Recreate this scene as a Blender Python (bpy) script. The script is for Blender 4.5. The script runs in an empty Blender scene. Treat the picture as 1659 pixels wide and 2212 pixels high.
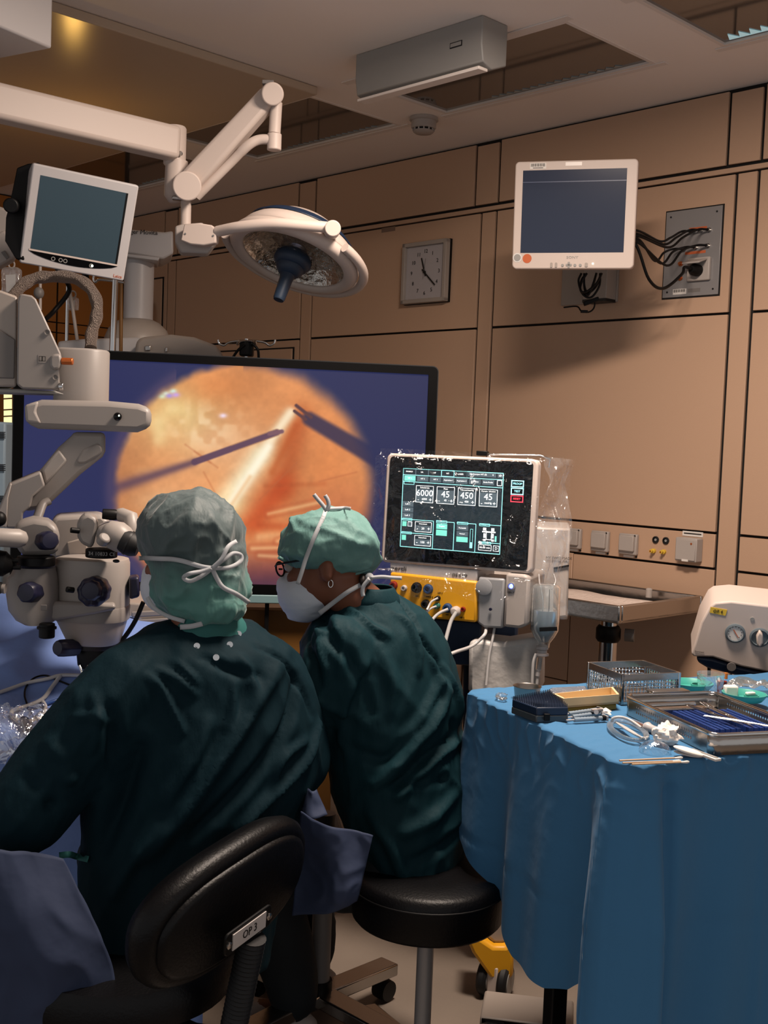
import bpy, bmesh, math, random
import numpy as np
from mathutils import Vector, Matrix, noise
from mathutils.bvhtree import BVHTree

random.seed(7)
scene = bpy.context.scene
COL = scene.collection
# ------------------------------------------------------------------ camera
FPX, CX, CY, CAMH = 2473.6, 829.5, 1106.0, 1.45
PIT, ROL, YAW = math.radians(-3.38), math.radians(2.21), math.radians(-45.636)
_F = Vector((0, math.cos(PIT), math.sin(PIT)))
_r = Vector((1, 0, 0))
_u = _r.cross(_F)
CR = _r * math.cos(ROL) + _u * math.sin(ROL)
CU = -_r * math.sin(ROL) + _u * math.cos(ROL)
cam = bpy.data.cameras.new('camera')
cam.sensor_fit = 'HORIZONTAL'
cam.sensor_width = 36.0
cam.lens = 36.0 * FPX / 1659.0
cam.clip_start = 0.05
cam_o = bpy.data.objects.new('camera', cam)
COL.objects.link(cam_o)
cam_o.matrix_world = Matrix(((CR.x, CU.x, -_F.x, 0), (CR.y, CU.y, -_F.y, 0), (CR.z, CU.z, -_F.z, CAMH), (0, 0, 0, 1)))
scene.camera = cam_o
# ------------------------------------------------------------------ world, lights, exposure
w = bpy.data.worlds.new('world')
scene.world = w
w.use_nodes = True
w.node_tree.nodes['Background'].inputs[0].default_value = (0.88, 0.86, 0.86, 1)
w.node_tree.nodes['Background'].inputs[1].default_value = 0.48
scene.view_settings.view_transform = 'Standard'
scene.view_settings.look = 'None'
scene.view_settings.exposure = 0.25
scene.view_settings.gamma = 1.0
scene.view_settings.use_curve_mapping = False
KEY_POWER, KEY_COL = 66.0, (1.0, 0.83, 0.70)

XR = Vector((math.cos(YAW), math.sin(YAW), 0))      # along the panelled wall
YR = Vector((-math.sin(YAW), math.cos(YAW), 0))     # into the panelled wall
YW, XW, ZC = 3.75, -6.15, 2.76


def area_light(name, loc, size_x, size_y, power, col, rot):
    l = bpy.data.lights.new(name, 'AREA')
    l.shape = 'RECTANGLE'
    l.size, l.size_y, l.energy, l.color = size_x, size_y, power, col
    o = bpy.data.objects.new(name, l)
    COL.objects.link(o)
    o.location, o.rotation_euler = loc, rot
    return o


def room(u, v, z=0.0):
    p = XR * u + YR * v
    return Vector((p.x, p.y, z))


# assumed lit luminaire of the ceiling, above the instrument table and out of the frame
area_light('assumed_ceiling_key', room(-1.50, 1.97, ZC - 0.035), 0.56, 0.30, KEY_POWER, KEY_COL, (0, 0, YAW))


# ------------------------------------------------------------------ geometry helpers
def ray(px, py):
    return CR * ((px - CX) / FPX) - CU * ((py - CY) / FPX) + _F


def at(px, py, Y):
    d = ray(px, py)
    p = d * (Y / d.y)
    return Vector((p.x, p.y, p.z + CAMH))


def on_z(px, py, z):
    d = ray(px, py)
    p = d * ((z - CAMH) / d.z)
    return Vector((p.x, p.y, z))


def on_wall(px, py, off=0.0):
    d = ray(px, py)
    p = d * ((YW - off) / d.dot(YR))
    return p.dot(XR), p.z + CAMH


def srgb(h):
    h = h.lstrip('#')
    o = []
    for i in (0, 2, 4):
        c = int(h[i:i + 2], 16) / 255.0
        o.append(c / 12.92 if c <= 0.04045 else ((c + 0.055) / 1.055) ** 2.4)
    return tuple(o) + (1.0,)


MATS = {}


def mat(name, col, rough=0.5, metal=0.0, spec=0.5, emit=None, estr=1.0, trans=0.0, alpha=1.0, bump=None, var=None, ior=1.45, sheen=0.0, coat=0.0):
    """procedural material; bump=(scale,strength,detail,stretch) var=(scale,amount)"""
    m = bpy.data.materials.new(name)
    m.use_nodes = True
    nt = m.node_tree
    b = nt.nodes['Principled BSDF']
    c = srgb(col) if isinstance(col, str) else tuple(col) + (1.0,)
    b.inputs['Base Color'].default_value = c
    b.inputs['Roughness'].default_value = rough
    b.inputs['Metallic'].default_value = metal
    b.inputs['Specular IOR Level'].default_value = spec
    b.inputs['IOR'].default_value = ior
    b.inputs['Transmission Weight'].default_value = trans
    b.inputs['Alpha'].default_value = alpha
    b.inputs['Coat Weight'].default_value = coat
    if sheen:
        b.inputs['Sheen Weight'].default_value = sheen
    if emit is not None:
        b.inputs['Emission Color'].default_value = srgb(emit) if isinstance(emit, str) else tuple(emit) + (1.0,)
        b.inputs['Emission Strength'].default_value = estr
    tc = nt.nodes.new('ShaderNodeTexCoord')
    if var:
        n = nt.nodes.new('ShaderNodeTexNoise')
        n.inputs['Scale'].default_value = var[0]
        n.inputs['Detail'].default_value = 4
        nt.links.new(tc.outputs['Object'], n.inputs['Vector'])
        mx = nt.nodes.new('ShaderNodeMix')
        mx.data_type = 'RGBA'
        mx.blend_type = 'MULTIPLY'
        mx.inputs[0].default_value = var[1]
        mx.inputs[6].default_value = c
        rmp = nt.nodes.new('ShaderNodeMapRange')
        rmp.inputs[1].default_value, rmp.inputs[2].default_value = 0.3, 0.7
        rmp.inputs[3].default_value, rmp.inputs[4].default_value = 0.45, 1.25
        nt.links.new(n.outputs['Fac'], rmp.inputs[0])
        nt.links.new(rmp.outputs[0], mx.inputs[7])
        nt.links.new(mx.outputs[2], b.inputs['Base Color'])
    if bump:
        mp = nt.nodes.new('ShaderNodeMapping')
        if len(bump) > 3:
            mp.inputs['Scale'].default_value = bump[3]
        if len(bump) > 4:
            mp.inputs['Rotation'].default_value = bump[4]
        n = nt.nodes.new('ShaderNodeTexNoise')
        n.inputs['Scale'].default_value = bump[0]
        n.inputs['Detail'].default_value = bump[2] if len(bump) > 2 else 3
        bp = nt.nodes.new('ShaderNodeBump')
        bp.inputs['Strength'].default_value = bump[1]
        bp.inputs['Distance'].default_value = 0.02
        nt.links.new(tc.outputs['Object'], mp.inputs['Vector'])
        nt.links.new(mp.outputs[0], n.inputs['Vector'])
        nt.links.new(n.outputs['Fac'], bp.inputs['Height'])
        nt.links.new(bp.outputs[0], b.inputs['Normal'])
    MATS[name] = m
    return m


def film(name, tint=(1, 1, 1), gloss=0.10, rough=0.12, base=0.0):
    """thin clear plastic film: see-through with glossy creases"""
    m = bpy.data.materials.new(name)
    m.use_nodes = True
    nt = m.node_tree
    nt.nodes.remove(nt.nodes['Principled BSDF'])
    out = nt.nodes['Material Output']
    tr = nt.nodes.new('ShaderNodeBsdfTransparent')
    tr.inputs[0].default_value = tuple(tint) + (1,)
    gl = nt.nodes.new('ShaderNodeBsdfGlossy')
    gl.inputs['Roughness'].default_value = rough
    gl.inputs['Color'].default_value = (1, 1, 1, 1)
    df = nt.nodes.new('ShaderNodeBsdfDiffuse')
    df.inputs[0].default_value = (0.8, 0.82, 0.85, 1)
    lw = nt.nodes.new('ShaderNodeLayerWeight')
    lw.inputs[0].default_value = 0.35
    mr = nt.nodes.new('ShaderNodeMapRange')
    mr.inputs[3].default_value, mr.inputs[4].default_value = gloss, min(1.0, gloss * 9)
    nt.links.new(lw.outputs['Facing'], mr.inputs[0])
    tc = nt.nodes.new('ShaderNodeTexCoord')
    n = nt.nodes.new('ShaderNodeTexNoise')
    n.inputs['Scale'].default_value = 15
    n.inputs['Detail'].default_value = 3
    n.inputs['Distortion'].default_value = 1.5
    bp = nt.nodes.new('ShaderNodeBump')
    bp.inputs['Strength'].default_value = 0.7
    bp.inputs['Distance'].default_value = 0.03
    nt.links.new(tc.outputs['Object'], n.inputs['Vector'])
    nt.links.new(n.outputs['Fac'], bp.inputs['Height'])
    nt.links.new(bp.outputs[0], gl.inputs['Normal'])
    m1 = nt.nodes.new('ShaderNodeMixShader')
    nt.links.new(mr.outputs[0], m1.inputs[0])
    nt.links.new(tr.outputs[0], m1.inputs[1])
    nt.links.new(gl.outputs[0], m1.inputs[2])
    m2 = nt.nodes.new('ShaderNodeMixShader')
    m2.inputs[0].default_value = base
    nt.links.new(m1.outputs[0], m2.inputs[1])
    nt.links.new(df.outputs[0], m2.inputs[2])
    nt.links.new(m2.outputs[0], out.inputs[0])
    MATS[name] = m
    return m


ORG = {}


def T(name, label, cat, loc, group=None, kind=None):
    o = bpy.data.objects.new(name, None)
    o.empty_display_size = 0.05
    COL.objects.link(o)
    o.location = loc
    ORG[o.name] = Vector(loc)
    tag(o, label, cat, group, kind)
    return o


def tag(o, label=None, cat=None, group=None, kind=None):
    if label:
        o['label'] = label
    if cat:
        o['category'] = cat
    if group:
        o['group'] = group
    if kind:
        o['kind'] = kind
    return o


def frame(o, right, up):
    """matrix: local x=right, y=up, z=towards the viewer side"""
    r = Vector(right).normalized()
    n = r.cross(Vector(up)).normalized()
    u = n.cross(r)
    return Matrix(((r.x, u.x, n.x, o[0]), (r.y, u.y, n.y, o[1]), (r.z, u.z, n.z, o[2]), (0, 0, 0, 1)))


class MB:
    def __init__(s, M=None):
        s.v, s.f, s.M = [], [], M

    def add(s, vs, fs):
        o = len(s.v)
        if s.M is not None:
            s.v += [s.M @ Vector(p) for p in vs]
        else:
            s.v += [Vector(p) for p in vs]
        s.f += [tuple(i + o for i in f) for f in fs]
        return s

    def box(s, c, size, ax=None):
        x, y, z = size[0] / 2, size[1] / 2, size[2] / 2
        c = Vector(c)
        A = ax or (Vector((1, 0, 0)), Vector((0, 1, 0)), Vector((0, 0, 1)))
        vs = [c + A[0] * (i * x) + A[1] * (j * y) + A[2] * (k * z) for k in (-1, 1) for j in (-1, 1) for i in (-1, 1)]
        return s.add(vs, [(0, 2, 3, 1), (4, 5, 7, 6), (0, 1, 5, 4), (2, 6, 7, 3), (0, 4, 6, 2), (1, 3, 7, 5)])

    def prism(s, pts, vec):
        n = len(pts)
        vec = Vector(vec)
        vs = [Vector(p) for p in pts] + [Vector(p) + vec for p in pts]
        nrm = Vector((0, 0, 0))
        for i in range(n):
            a, b = vs[i], vs[(i + 1) % n]
            nrm += a.cross(b)
        fs = [tuple(range(n))[::-1], tuple(range(n, 2 * n))] + [(i, (i + 1) % n, n + (i + 1) % n, n + i) for i in range(n)]
        if nrm.dot(vec) < 0:
            fs = [f[::-1] for f in fs]
        return s.add(vs, fs)

    def loft(s, rings, caps=True, closed=True):
        n = len(rings[0])
        vs = [p for r in rings for p in r]
        fs = []
        m = n if closed else n - 1
        for k in range(len(rings) - 1):
            for i in range(m):
                j = (i + 1) % n
                fs.append((k * n + i, k * n + j, (k + 1) * n + j, (k + 1) * n + i))
        if caps and closed:
            fs.append(tuple(range(n))[::-1])
            fs.append(tuple((len(rings) - 1) * n + i for i in range(n)))
        return s.add(vs, fs)

    def tube(s, path, r, n=10, caps=True, flat=1.0, up=None):
        P = [Vector(p) for p in path]
        R = r if isinstance(r, (list, tuple)) else [r] * len(P)
        rings, prev = [], None
        for i, p in enumerate(P):
            t = (P[min(i + 1, len(P) - 1)] - P[max(i - 1, 0)]).normalized()
            if prev is None:
                a = Vector(up) if up else (Vector((0, 0, 1)) if abs(t.z) < 0.9 else Vector((1, 0, 0)))
            else:
                a = prev
            a = (a - t * a.dot(t)).normalized()
            b = t.cross(a)
            prev = a
            rings.append([p + a * (math.cos(q) * R[i] * flat) + b * (math.sin(q) * R[i]) for q in [2 * math.pi * k / n for k in range(n)]])
        return s.loft(rings, caps)

    def cyl(s, p0, p1, r, n=24, r1=None):
        return s.tube([p0, p1], [r, r if r1 is None else r1], n)

    def lathe(s, prof, o, ax=(0, 0, 1), n=28, caps=True):
        ax = Vector(ax).normalized()
        a = Vector((1, 0, 0)) if abs(ax.x) < 0.9 else Vector((0, 1, 0))
        a = (a - ax * a.dot(ax)).normalized()
        b = ax.cross(a)
        o = Vector(o)
        rings = [[o + ax * h + a * (math.cos(q) * r) + b * (math.sin(q) * r) for q in [2 * math.pi * k / n for k in range(n)]] for r, h in prof]
        return s.loft(rings, caps)

    def ell(s, c, rad, nu=24, nv=14, R=None):
        c = Vector(c)
        rings = []
        for j in range(nv + 1):
            th = math.pi * (j + 0.001 * (j == 0) - 0.001 * (j == nv)) / nv
            ring = []
            for i in range(nu):
                ph = 2 * math.pi * i / nu
                p = Vector((rad[0] * math.sin(th) * math.cos(ph), rad[1] * math.sin(th) * math.sin(ph), -rad[2] * math.cos(th)))
                if R is not None:
                    p = R @ p
                ring.append(c + p)
            rings.append(ring)
        return s.loft(rings, True)

    def chain(s, pts, rr, n=14):
        """capsule chain with rounded ends"""
        P, R = [Vector(p) for p in pts], list(rr)
        d0, d1 = (P[0] - P[1]).normalized(), (P[-1] - P[-2]).normalized()
        path = [P[0] + d0 * R[0] * 0.95, P[0] + d0 * R[0] * 0.7] + P + [P[-1] + d1 * R[-1] * 0.7, P[-1] + d1 * R[-1] * 0.95]
        rad = [R[0] * 0.25, R[0] * 0.72] + R + [R[-1] * 0.72, R[-1] * 0.25]
        return s.tube(path, rad, n)

    def grid(s, fn, nu, nv):
        vs = [fn(i / (nu - 1), j / (nv - 1)) for j in range(nv) for i in range(nu)]
        fs = [(j * nu + i, j * nu + i + 1, (j + 1) * nu + i + 1, (j + 1) * nu + i) for j in range(nv - 1) for i in range(nu - 1)]
        return s.add(vs, fs)

    def rect(s, x0, y0, x1, y1, z=0.0, th=0.0004):
        return s.box(((x0 + x1) / 2, (y0 + y1) / 2, z), (abs(x1 - x0), abs(y1 - y0), th))

    def outline(s, x0, y0, x1, y1, t, z=0.0):
        s.rect(x0, y0, x1, y0 + t, z)
        s.rect(x0, y1 - t, x1, y1, z)
        s.rect(x0, y0, x0 + t, y1, z)
        return s.rect(x1 - t, y0, x1, y1, z)

    def text(s, txt, x, y, h, z=0.0, align='CENTER', th=0.0004, sx=1.0):
        c = bpy.data.curves.new('txt', 'FONT')
        c.body, c.size, c.align_x, c.align_y = txt, h, align, 'CENTER'
        c.extrude = th
        c.resolution_u = 2
        o = bpy.data.objects.new('txt', c)
        me = bpy.data.meshes.new_from_object(o)
        s.add([(p.co.x * sx + x, p.co.y + y, p.co.z + z) for p in me.vertices], [tuple(f.vertices) for f in me.polygons])
        bpy.data.meshes.remove(me)
        bpy.data.objects.remove(o)
        bpy.data.curves.remove(c)
        return s

    def build(s, name, m, parent=None, smooth=None, bevel=0.0, seg=2, solid=0.0, sub=0, loc=None):
        me = bpy.data.meshes.new(name)
        if parent is not None:
            org = ORG[parent.name]
        elif loc is not None:
            org = Vector(loc)
        else:
            org = Vector((sum(p.x for p in s.v) / len(s.v), sum(p.y for p in s.v) / len(s.v), min(p.z for p in s.v)))
        me.from_pydata([p - org for p in s.v], [], s.f)
        me.update()
        if smooth is not None:
            me.shade_smooth()
            if smooth < 180:
                me.set_sharp_from_angle(angle=math.radians(smooth))
        o = bpy.data.objects.new(name, me)
        COL.objects.link(o)
        ORG[o.name] = org
        if parent is not None:
            o.parent = parent
        else:
            o.location = org
        if m is not None:
            me.materials.append(m if not isinstance(m, str) else MATS[m])
        if solid:
            md = o.modifiers.new('solid', 'SOLIDIFY')
            md.thickness = solid
            md.offset = 0
        if bevel:
            md = o.modifiers.new('bevel', 'BEVEL')
            md.width, md.segments, md.limit_method = bevel, seg, 'ANGLE'
            md.angle_limit = math.radians(35)
            md.harden_normals = False
            if smooth is None:
                me.shade_smooth()
                me.set_sharp_from_angle(angle=math.radians(50))
        if sub:
            md = o.modifiers.new('sub', 'SUBSURF')
            md.levels = md.render_levels = sub
        return o


def bvh_of(o):
    off = ORG[o.name]
    dg = bpy.context.evaluated_depsgraph_get()
    me = o.evaluated_get(dg).to_mesh()
    t = BVHTree.FromPolygons([p.co + off for p in me.vertices], [tuple(f.vertices) for f in me.polygons])
    o.evaluated_get(dg).to_mesh_clear()
    return t


def on(px, py, bvh, off=0.003, fall=None):
    """point where the sight line through a pixel meets a surface, lifted off it"""
    d = ray(px, py).normalized()
    h = bvh.ray_cast(Vector((0, 0, CAMH)), d)
    if h[0] is None:
        return at(px, py, fall)
    n = h[1] if h[1].dot(d) < 0 else -h[1]
    return h[0] + n * off


def spline(pts, k=8):
    """Catmull-Rom through 3-D points"""
    P = [Vector(p) for p in pts]
    P = [P[0] * 2 - P[1]] + P + [P[-1] * 2 - P[-2]]
    out = []
    for i in range(1, len(P) - 2):
        a, b, c, d = P[i - 1], P[i], P[i + 1], P[i + 2]
        for j in range(k):
            t = j / k
            out.append(0.5 * ((2 * b) + (c - a) * t + (2 * a - 5 * b + 4 * c - d) * t * t + (3 * b - a - 3 * c + d) * t ** 3))
    out.append(P[-2])
    return out


def pxs(pts, Y):
    """pixel outline to points on the plane Y (or (x,y,Y) triples)"""
    return [at(p[0], p[1], p[2] if len(p) > 2 else Y) for p in pts]


def slab(name, pts, Y, th, m, parent, bevel=0.006, smooth=None):
    """an outline with a real distance and thickness, extruded away from the viewer"""
    P = pxs(pts, Y)
    c = sum(P, Vector()) / len(P)
    v = (c - Vector((0, 0, CAMH)))
    v.z = 0
    return MB().prism(P, v.normalized() * th).build(name, m, parent, bevel=bevel, smooth=smooth)


def remesh(mb, voxel, sm=6):
    """fuse overlapping closed shapes into one skin; returns (verts, faces)"""
    me = bpy.data.meshes.new('tmp')
    me.from_pydata([tuple(p) for p in mb.v], [], mb.f)
    o = bpy.data.objects.new('tmp', me)
    COL.objects.link(o)
    md = o.modifiers.new('r', 'REMESH')
    md.mode, md.voxel_size = 'VOXEL', voxel
    if sm:
        md = o.modifiers.new('s', 'SMOOTH')
        md.factor, md.iterations = 0.5, sm
    dg = bpy.context.evaluated_depsgraph_get()
    ev = o.evaluated_get(dg).to_mesh()
    v = [p.co.copy() for p in ev.vertices]
    nn = [p.normal.copy() for p in ev.vertices]
    f = [tuple(q.vertices) for q in ev.polygons]
    o.evaluated_get(dg).to_mesh_clear()
    bpy.data.objects.remove(o)
    bpy.data.meshes.remove(me)
    return v, nn, f


def ridge(x):
    return 1.0 - min(1.0, abs(x) * 2.2)


# ------------------------------------------------------------------ materials
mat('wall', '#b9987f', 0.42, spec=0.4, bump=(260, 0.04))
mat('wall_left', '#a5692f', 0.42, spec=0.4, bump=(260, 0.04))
mat('gap', '#0a0706', 0.8)
mat('ceil', '#efe5de', 0.55, spec=0.35)
mat('canopy', '#bba894', 0.22, spec=0.5)
mat('ceil_trim', '#e0d6cf', 0.4)
mat('glass_dark', '#544d47', 0.06, spec=1.0, ior=1.9)
mat('fin_dim', '#9aa0a0', 0.35, metal=0.4)
mat('fin_lit', '#c8dde0', 0.3, emit='#a8d8e0', estr=0.35)  # emission stands in for the light these bright fins catch
mat('assumed_lamp_panel', '#ffffff', 0.5, emit=(1.0, 0.83, 0.7), estr=6.0)  # diffuser of the assumed luminaire out of frame
mat('floor', '#7d7268', 0.45, var=(3, 0.25), bump=(40, 0.05))
mat('white', '#a69d97', 0.42, spec=0.4)
mat('white_cool', '#aeaaaa', 0.38)
mat('enamel', '#c0b1a8', 0.5)
mat('offwhite', '#998f87', 0.42)
mat('grey', '#8d8b88', 0.45)
mat('grey_panel', '#8f8c8c', 0.35, metal=0.3)
mat('grey_mid', '#6d6865', 0.5)
mat('dark', '#141416', 0.45)
mat('black', '#050506', 0.5, spec=0.25)
mat('tv_black', '#020203', 0.6, spec=0.12)
mat('black_gloss', '#030305', 0.12, spec=0.3)
mat('bowl_steel', '#8c8782', 0.34, metal=1.0)
mat('rubber', '#0b0b0d', 0.6)
mat('leather', '#050507', 0.42, spec=0.22, bump=(180, 0.08))
mat('navy', '#14152e', 0.45)
mat('navy_lamp', '#1c2c40', 0.5)
mat('chrome', '#c9c9c9', 0.14, metal=1.0)
mat('steel', '#b4b0ac', 0.24, metal=1.0, bump=(60, 0.03))
mat('mirror', '#b8b4ae', 0.10, metal=1.0, bump=(55, 0.25))
mat('copper', '#b5602e', 0.35, metal=0.6)
mat('screen_off', '#1d2436', 0.14, spec=0.6, coat=0.3, emit='#27304a', estr=0.08)  # faint blue glow put into the colour, though the screen is off
mat('screen_leica', '#2b3941', 0.2, spec=0.4, emit='#33454e', estr=0.22)
mat('paper', '#d8d2cc', 0.8)
mat('paper_print', '#3a3634', 0.8)
mat('orange_print', '#b85c34', 0.7)
mat('ink', '#15120f', 0.7)
mat('yellow', '#d89a1c', 0.4)
mat('yellow_tag', '#d8b43c', 0.6)
mat('beige_tray', '#d7bc92', 0.5)
mat('brown_tray', '#8a6a1c', 0.45)
mat('gown', '#082028', 0.75, spec=0.12, bump=(26, 0.22, 5, (1, 1, 0.35), (0.3, 0.5, 0)))  # same cloth as gown2, darkened for the shade on this surgeon's back
mat('gown2', '#0d2b32', 0.7, spec=0.15, bump=(26, 0.25, 5, (1, 1, 0.3), (0.2, -0.7, 0)))
mat('scrubs', '#0a1116', 0.8)
mat('cap_cloth', '#577d79', 0.7, bump=(22, 0.45, 4, (1, 1, 0.4)))
mat('cap_dark', '#3f6a68', 0.62, sheen=0.2, bump=(15, 0.7, 4, (1, 1, 0.35)), var=(9, 0.5))
mat('skin', '#70422f', 0.5, spec=0.4)
mat('skin2', '#6c412e', 0.5, spec=0.4)
mat('hair', '#1c110c', 0.5)
mat('mask', '#bdc2cc', 0.75, bump=(30, 0.15))
mat('tie', '#a3a6aa', 0.8)
mat('drape', '#3c6f98', 0.75, spec=0.2, bump=(9, 0.25, 4), sheen=0.1)
mat('drape_field', '#6e86bd', 0.7, spec=0.2, bump=(10, 0.3, 4))
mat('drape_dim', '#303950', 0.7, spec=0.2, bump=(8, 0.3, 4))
mat('teal_plastic', '#3f9c90', 0.35)
mat('blue_plastic', '#27467f', 0.4)
mat('blue_brush', '#1d3f86', 0.5)
mat('blue_dark', '#16263e', 0.45)
mat('red', '#7a1d12', 0.4)
mat('teal_knob', '#1f5e58', 0.4)
mat('blue_knob', '#1f3f66', 0.4)
mat('gauze', '#e4dcd4', 0.85)
mat('wood', '#c8a888', 0.7)
mat('tubing', '#c9c7c6', 0.25, spec=0.6, trans=0.2)
mat('clear', '#e6ecef', 0.08, trans=0.92, ior=1.3)
mat('clear_bottle', '#dfe8ec', 0.12, trans=0.9, ior=1.12)
mat('water', '#bcd0dc', 0.02, trans=1.0, ior=1.33)
mat('braid', '#7d7068', 0.5, metal=0.5, bump=(420, 0.9, 2))
mat('scope', '#857f7b', 0.42, spec=0.4)
mat('scope_light', '#968f8a', 0.42, spec=0.4)
mat('sheath', '#9e8d80', 0.25, spec=0.7, bump=(35, 0.5, 4, (1, 1, 0.25)))
mat('brown_panel', '#6e4a1c', 0.5)
mat('led_blue', '#3040ff', 0.3, emit='#5060ff', estr=9)
mat('led_white', '#ffffff', 0.3, emit='#e8ffe0', estr=3)
mat('ui_bg', '#0a1218', 0.25, emit='#1c262c', estr=0.9)
mat('ui_line', '#8fe0e0', 0.5, emit='#86dcdc', estr=0.95)
mat('ui_fill', '#6fc8b8', 0.5, emit='#62bfae', estr=0.85)
mat('ui_grey', '#39454c', 0.5, emit='#4a575f', estr=0.8)
mat('ui_text', '#ffffff', 0.5, emit='#e8f2f4', estr=1.0)
mat('ui_red', '#ff4050', 0.5, emit='#ff3a50', estr=1.0)
mat('ui_cyan', '#a0ffff', 0.5, emit='#9aeaff', estr=1.3)
mat('sky_panel', '#cfd8b8', 0.5, emit='#e0d79a', estr=1.1)
mat('assumed_warm_lamp', '#ffffff', 0.4, emit=(1.0, 0.55, 0.12), estr=30.0)  # bulb of the assumed lamp, added for its warm reflection overhead
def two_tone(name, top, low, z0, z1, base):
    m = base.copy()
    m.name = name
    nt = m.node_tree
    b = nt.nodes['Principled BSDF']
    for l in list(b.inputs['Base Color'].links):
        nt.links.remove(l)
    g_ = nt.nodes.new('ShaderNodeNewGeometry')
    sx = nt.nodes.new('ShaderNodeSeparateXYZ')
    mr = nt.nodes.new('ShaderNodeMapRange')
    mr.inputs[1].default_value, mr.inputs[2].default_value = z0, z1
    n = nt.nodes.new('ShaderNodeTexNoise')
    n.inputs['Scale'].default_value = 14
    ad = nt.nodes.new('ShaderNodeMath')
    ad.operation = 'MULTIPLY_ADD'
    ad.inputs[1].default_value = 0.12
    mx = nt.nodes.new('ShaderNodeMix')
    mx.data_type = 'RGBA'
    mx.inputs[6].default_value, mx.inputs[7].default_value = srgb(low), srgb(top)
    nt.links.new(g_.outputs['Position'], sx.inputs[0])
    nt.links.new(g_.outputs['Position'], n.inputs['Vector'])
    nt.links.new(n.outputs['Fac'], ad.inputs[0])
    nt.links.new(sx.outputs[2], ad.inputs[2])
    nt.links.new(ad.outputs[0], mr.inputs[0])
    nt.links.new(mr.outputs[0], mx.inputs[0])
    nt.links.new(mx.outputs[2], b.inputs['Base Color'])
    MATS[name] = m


# sheer bouffant cap: dark hair shows through the crown, the nape is plain cloth
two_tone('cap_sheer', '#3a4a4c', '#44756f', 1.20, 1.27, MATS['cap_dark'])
film('film', gloss=0.024, rough=0.14)
film('film_side', gloss=0.05, rough=0.16, base=0.06)
film('film_bag', gloss=0.07, rough=0.12, base=0.12)
# ================================================================== the room
S = 'structure'


def rbox(mb, u0, u1, v0, v1, z0, z1):
    return mb.box(room((u0 + u1) / 2, (v0 + v1) / 2, (z0 + z1) / 2), (u1 - u0, v1 - v0, z1 - z0), (XR, YR, Vector((0, 0, 1))))


UMAX = 0.9
f = rbox(MB(), XW, 2.2, -1.6, YW + 0.1, -0.05, 0.0).build('floor', 'floor')
tag(f, 'beige grey operating room floor in deep shade', kind=S)
# panelled wall: dark backing with proud panels
wall = rbox(MB(), XW - 0.1, UMAX + 1.3, YW + 0.014, YW + 0.10, 0.0, ZC + 0.05).build('wall_right', 'gap')
tag(wall, 'beige panelled wall with black joints', kind=S)
PIL = [-5.6585, -4.452, -3.265, -2.068, -0.872, 0.32]
G = 0.006


def panel(u0, u1, z0, z1, proud=0.0, m='wall', par=wall, nm='panel', hg=G, vg=0.0045):
    return rbox(MB(), u0 + hg, u1 - hg, YW - proud, YW + 0.012, z0 + vg, z1 - vg).build(nm, m, par, bevel=0.0015, seg=1)


rows = [(0.10, 1.045), (1.045, 1.175), (1.175, 1.965), (1.965, 2.460)]
for i, c in enumerate(PIL):
    panel(c - 0.0425, c + 0.0425, 0.10, 2.460, nm='pilaster')
    panel(c - 0.084, c + 0.048, 2.488, ZC - 0.012, nm='pilaster_top')
    u1 = (PIL[i + 1] - 0.0425) if i + 1 < len(PIL) else UMAX + 1.2
    for z0, z1 in rows:
        if i == 2 and z0 == 0.10:
            panel(c + 0.0425, -2.74, 0.523, z1, nm='panel', hg=0.002, vg=0.002)
            panel(c + 0.0425, -2.74, 0.10, 0.523, nm='panel', hg=0.002, vg=0.002)
            panel(-2.74, u1, z0, z1, hg=0.002)
            continue
        panel(c + 0.0425, u1, z0, z1)
    ut = (PIL[i + 1] - 0.084) if i + 1 < len(PIL) else UMAX + 1.2
    panel(c + 0.048, ut, 2.488, ZC - 0.004, nm='panel_top')
for z0, z1 in rows:
    panel(XW, PIL[0] - 0.0425, z0, z1)
panel(XW, PIL[0] - 0.084, 2.488, ZC - 0.004, nm='panel_top')
tr = rbox(MB(), XW, UMAX + 1.2, YW - 0.004, YW + 0.012, 2.462, 2.479).build('trim_1', 'wall')
tag(tr, 'narrow beige rail running along the wall panels', kind=S)
bb = rbox(MB(), XW, UMAX + 1.2, YW - 0.006, YW + 0.014, 0.0, 0.10).build('baseboard_right', 'grey_mid', bevel=0.002)
tag(bb, 'grey baseboard under the panelled wall', kind=S)
# far wall on the left
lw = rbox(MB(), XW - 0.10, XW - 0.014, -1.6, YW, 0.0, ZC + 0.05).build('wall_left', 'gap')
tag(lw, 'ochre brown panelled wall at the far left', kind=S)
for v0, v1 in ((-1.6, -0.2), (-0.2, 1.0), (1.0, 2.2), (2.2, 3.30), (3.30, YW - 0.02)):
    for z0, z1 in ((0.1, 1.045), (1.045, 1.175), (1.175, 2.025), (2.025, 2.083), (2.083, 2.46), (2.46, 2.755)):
        rbox(MB(), XW - 0.012, XW, v0 + G, v1 - G, z0 + 0.003, z1 - 0.003).build('panel', 'wall_left', lw, bevel=0.0015, seg=1)
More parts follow.
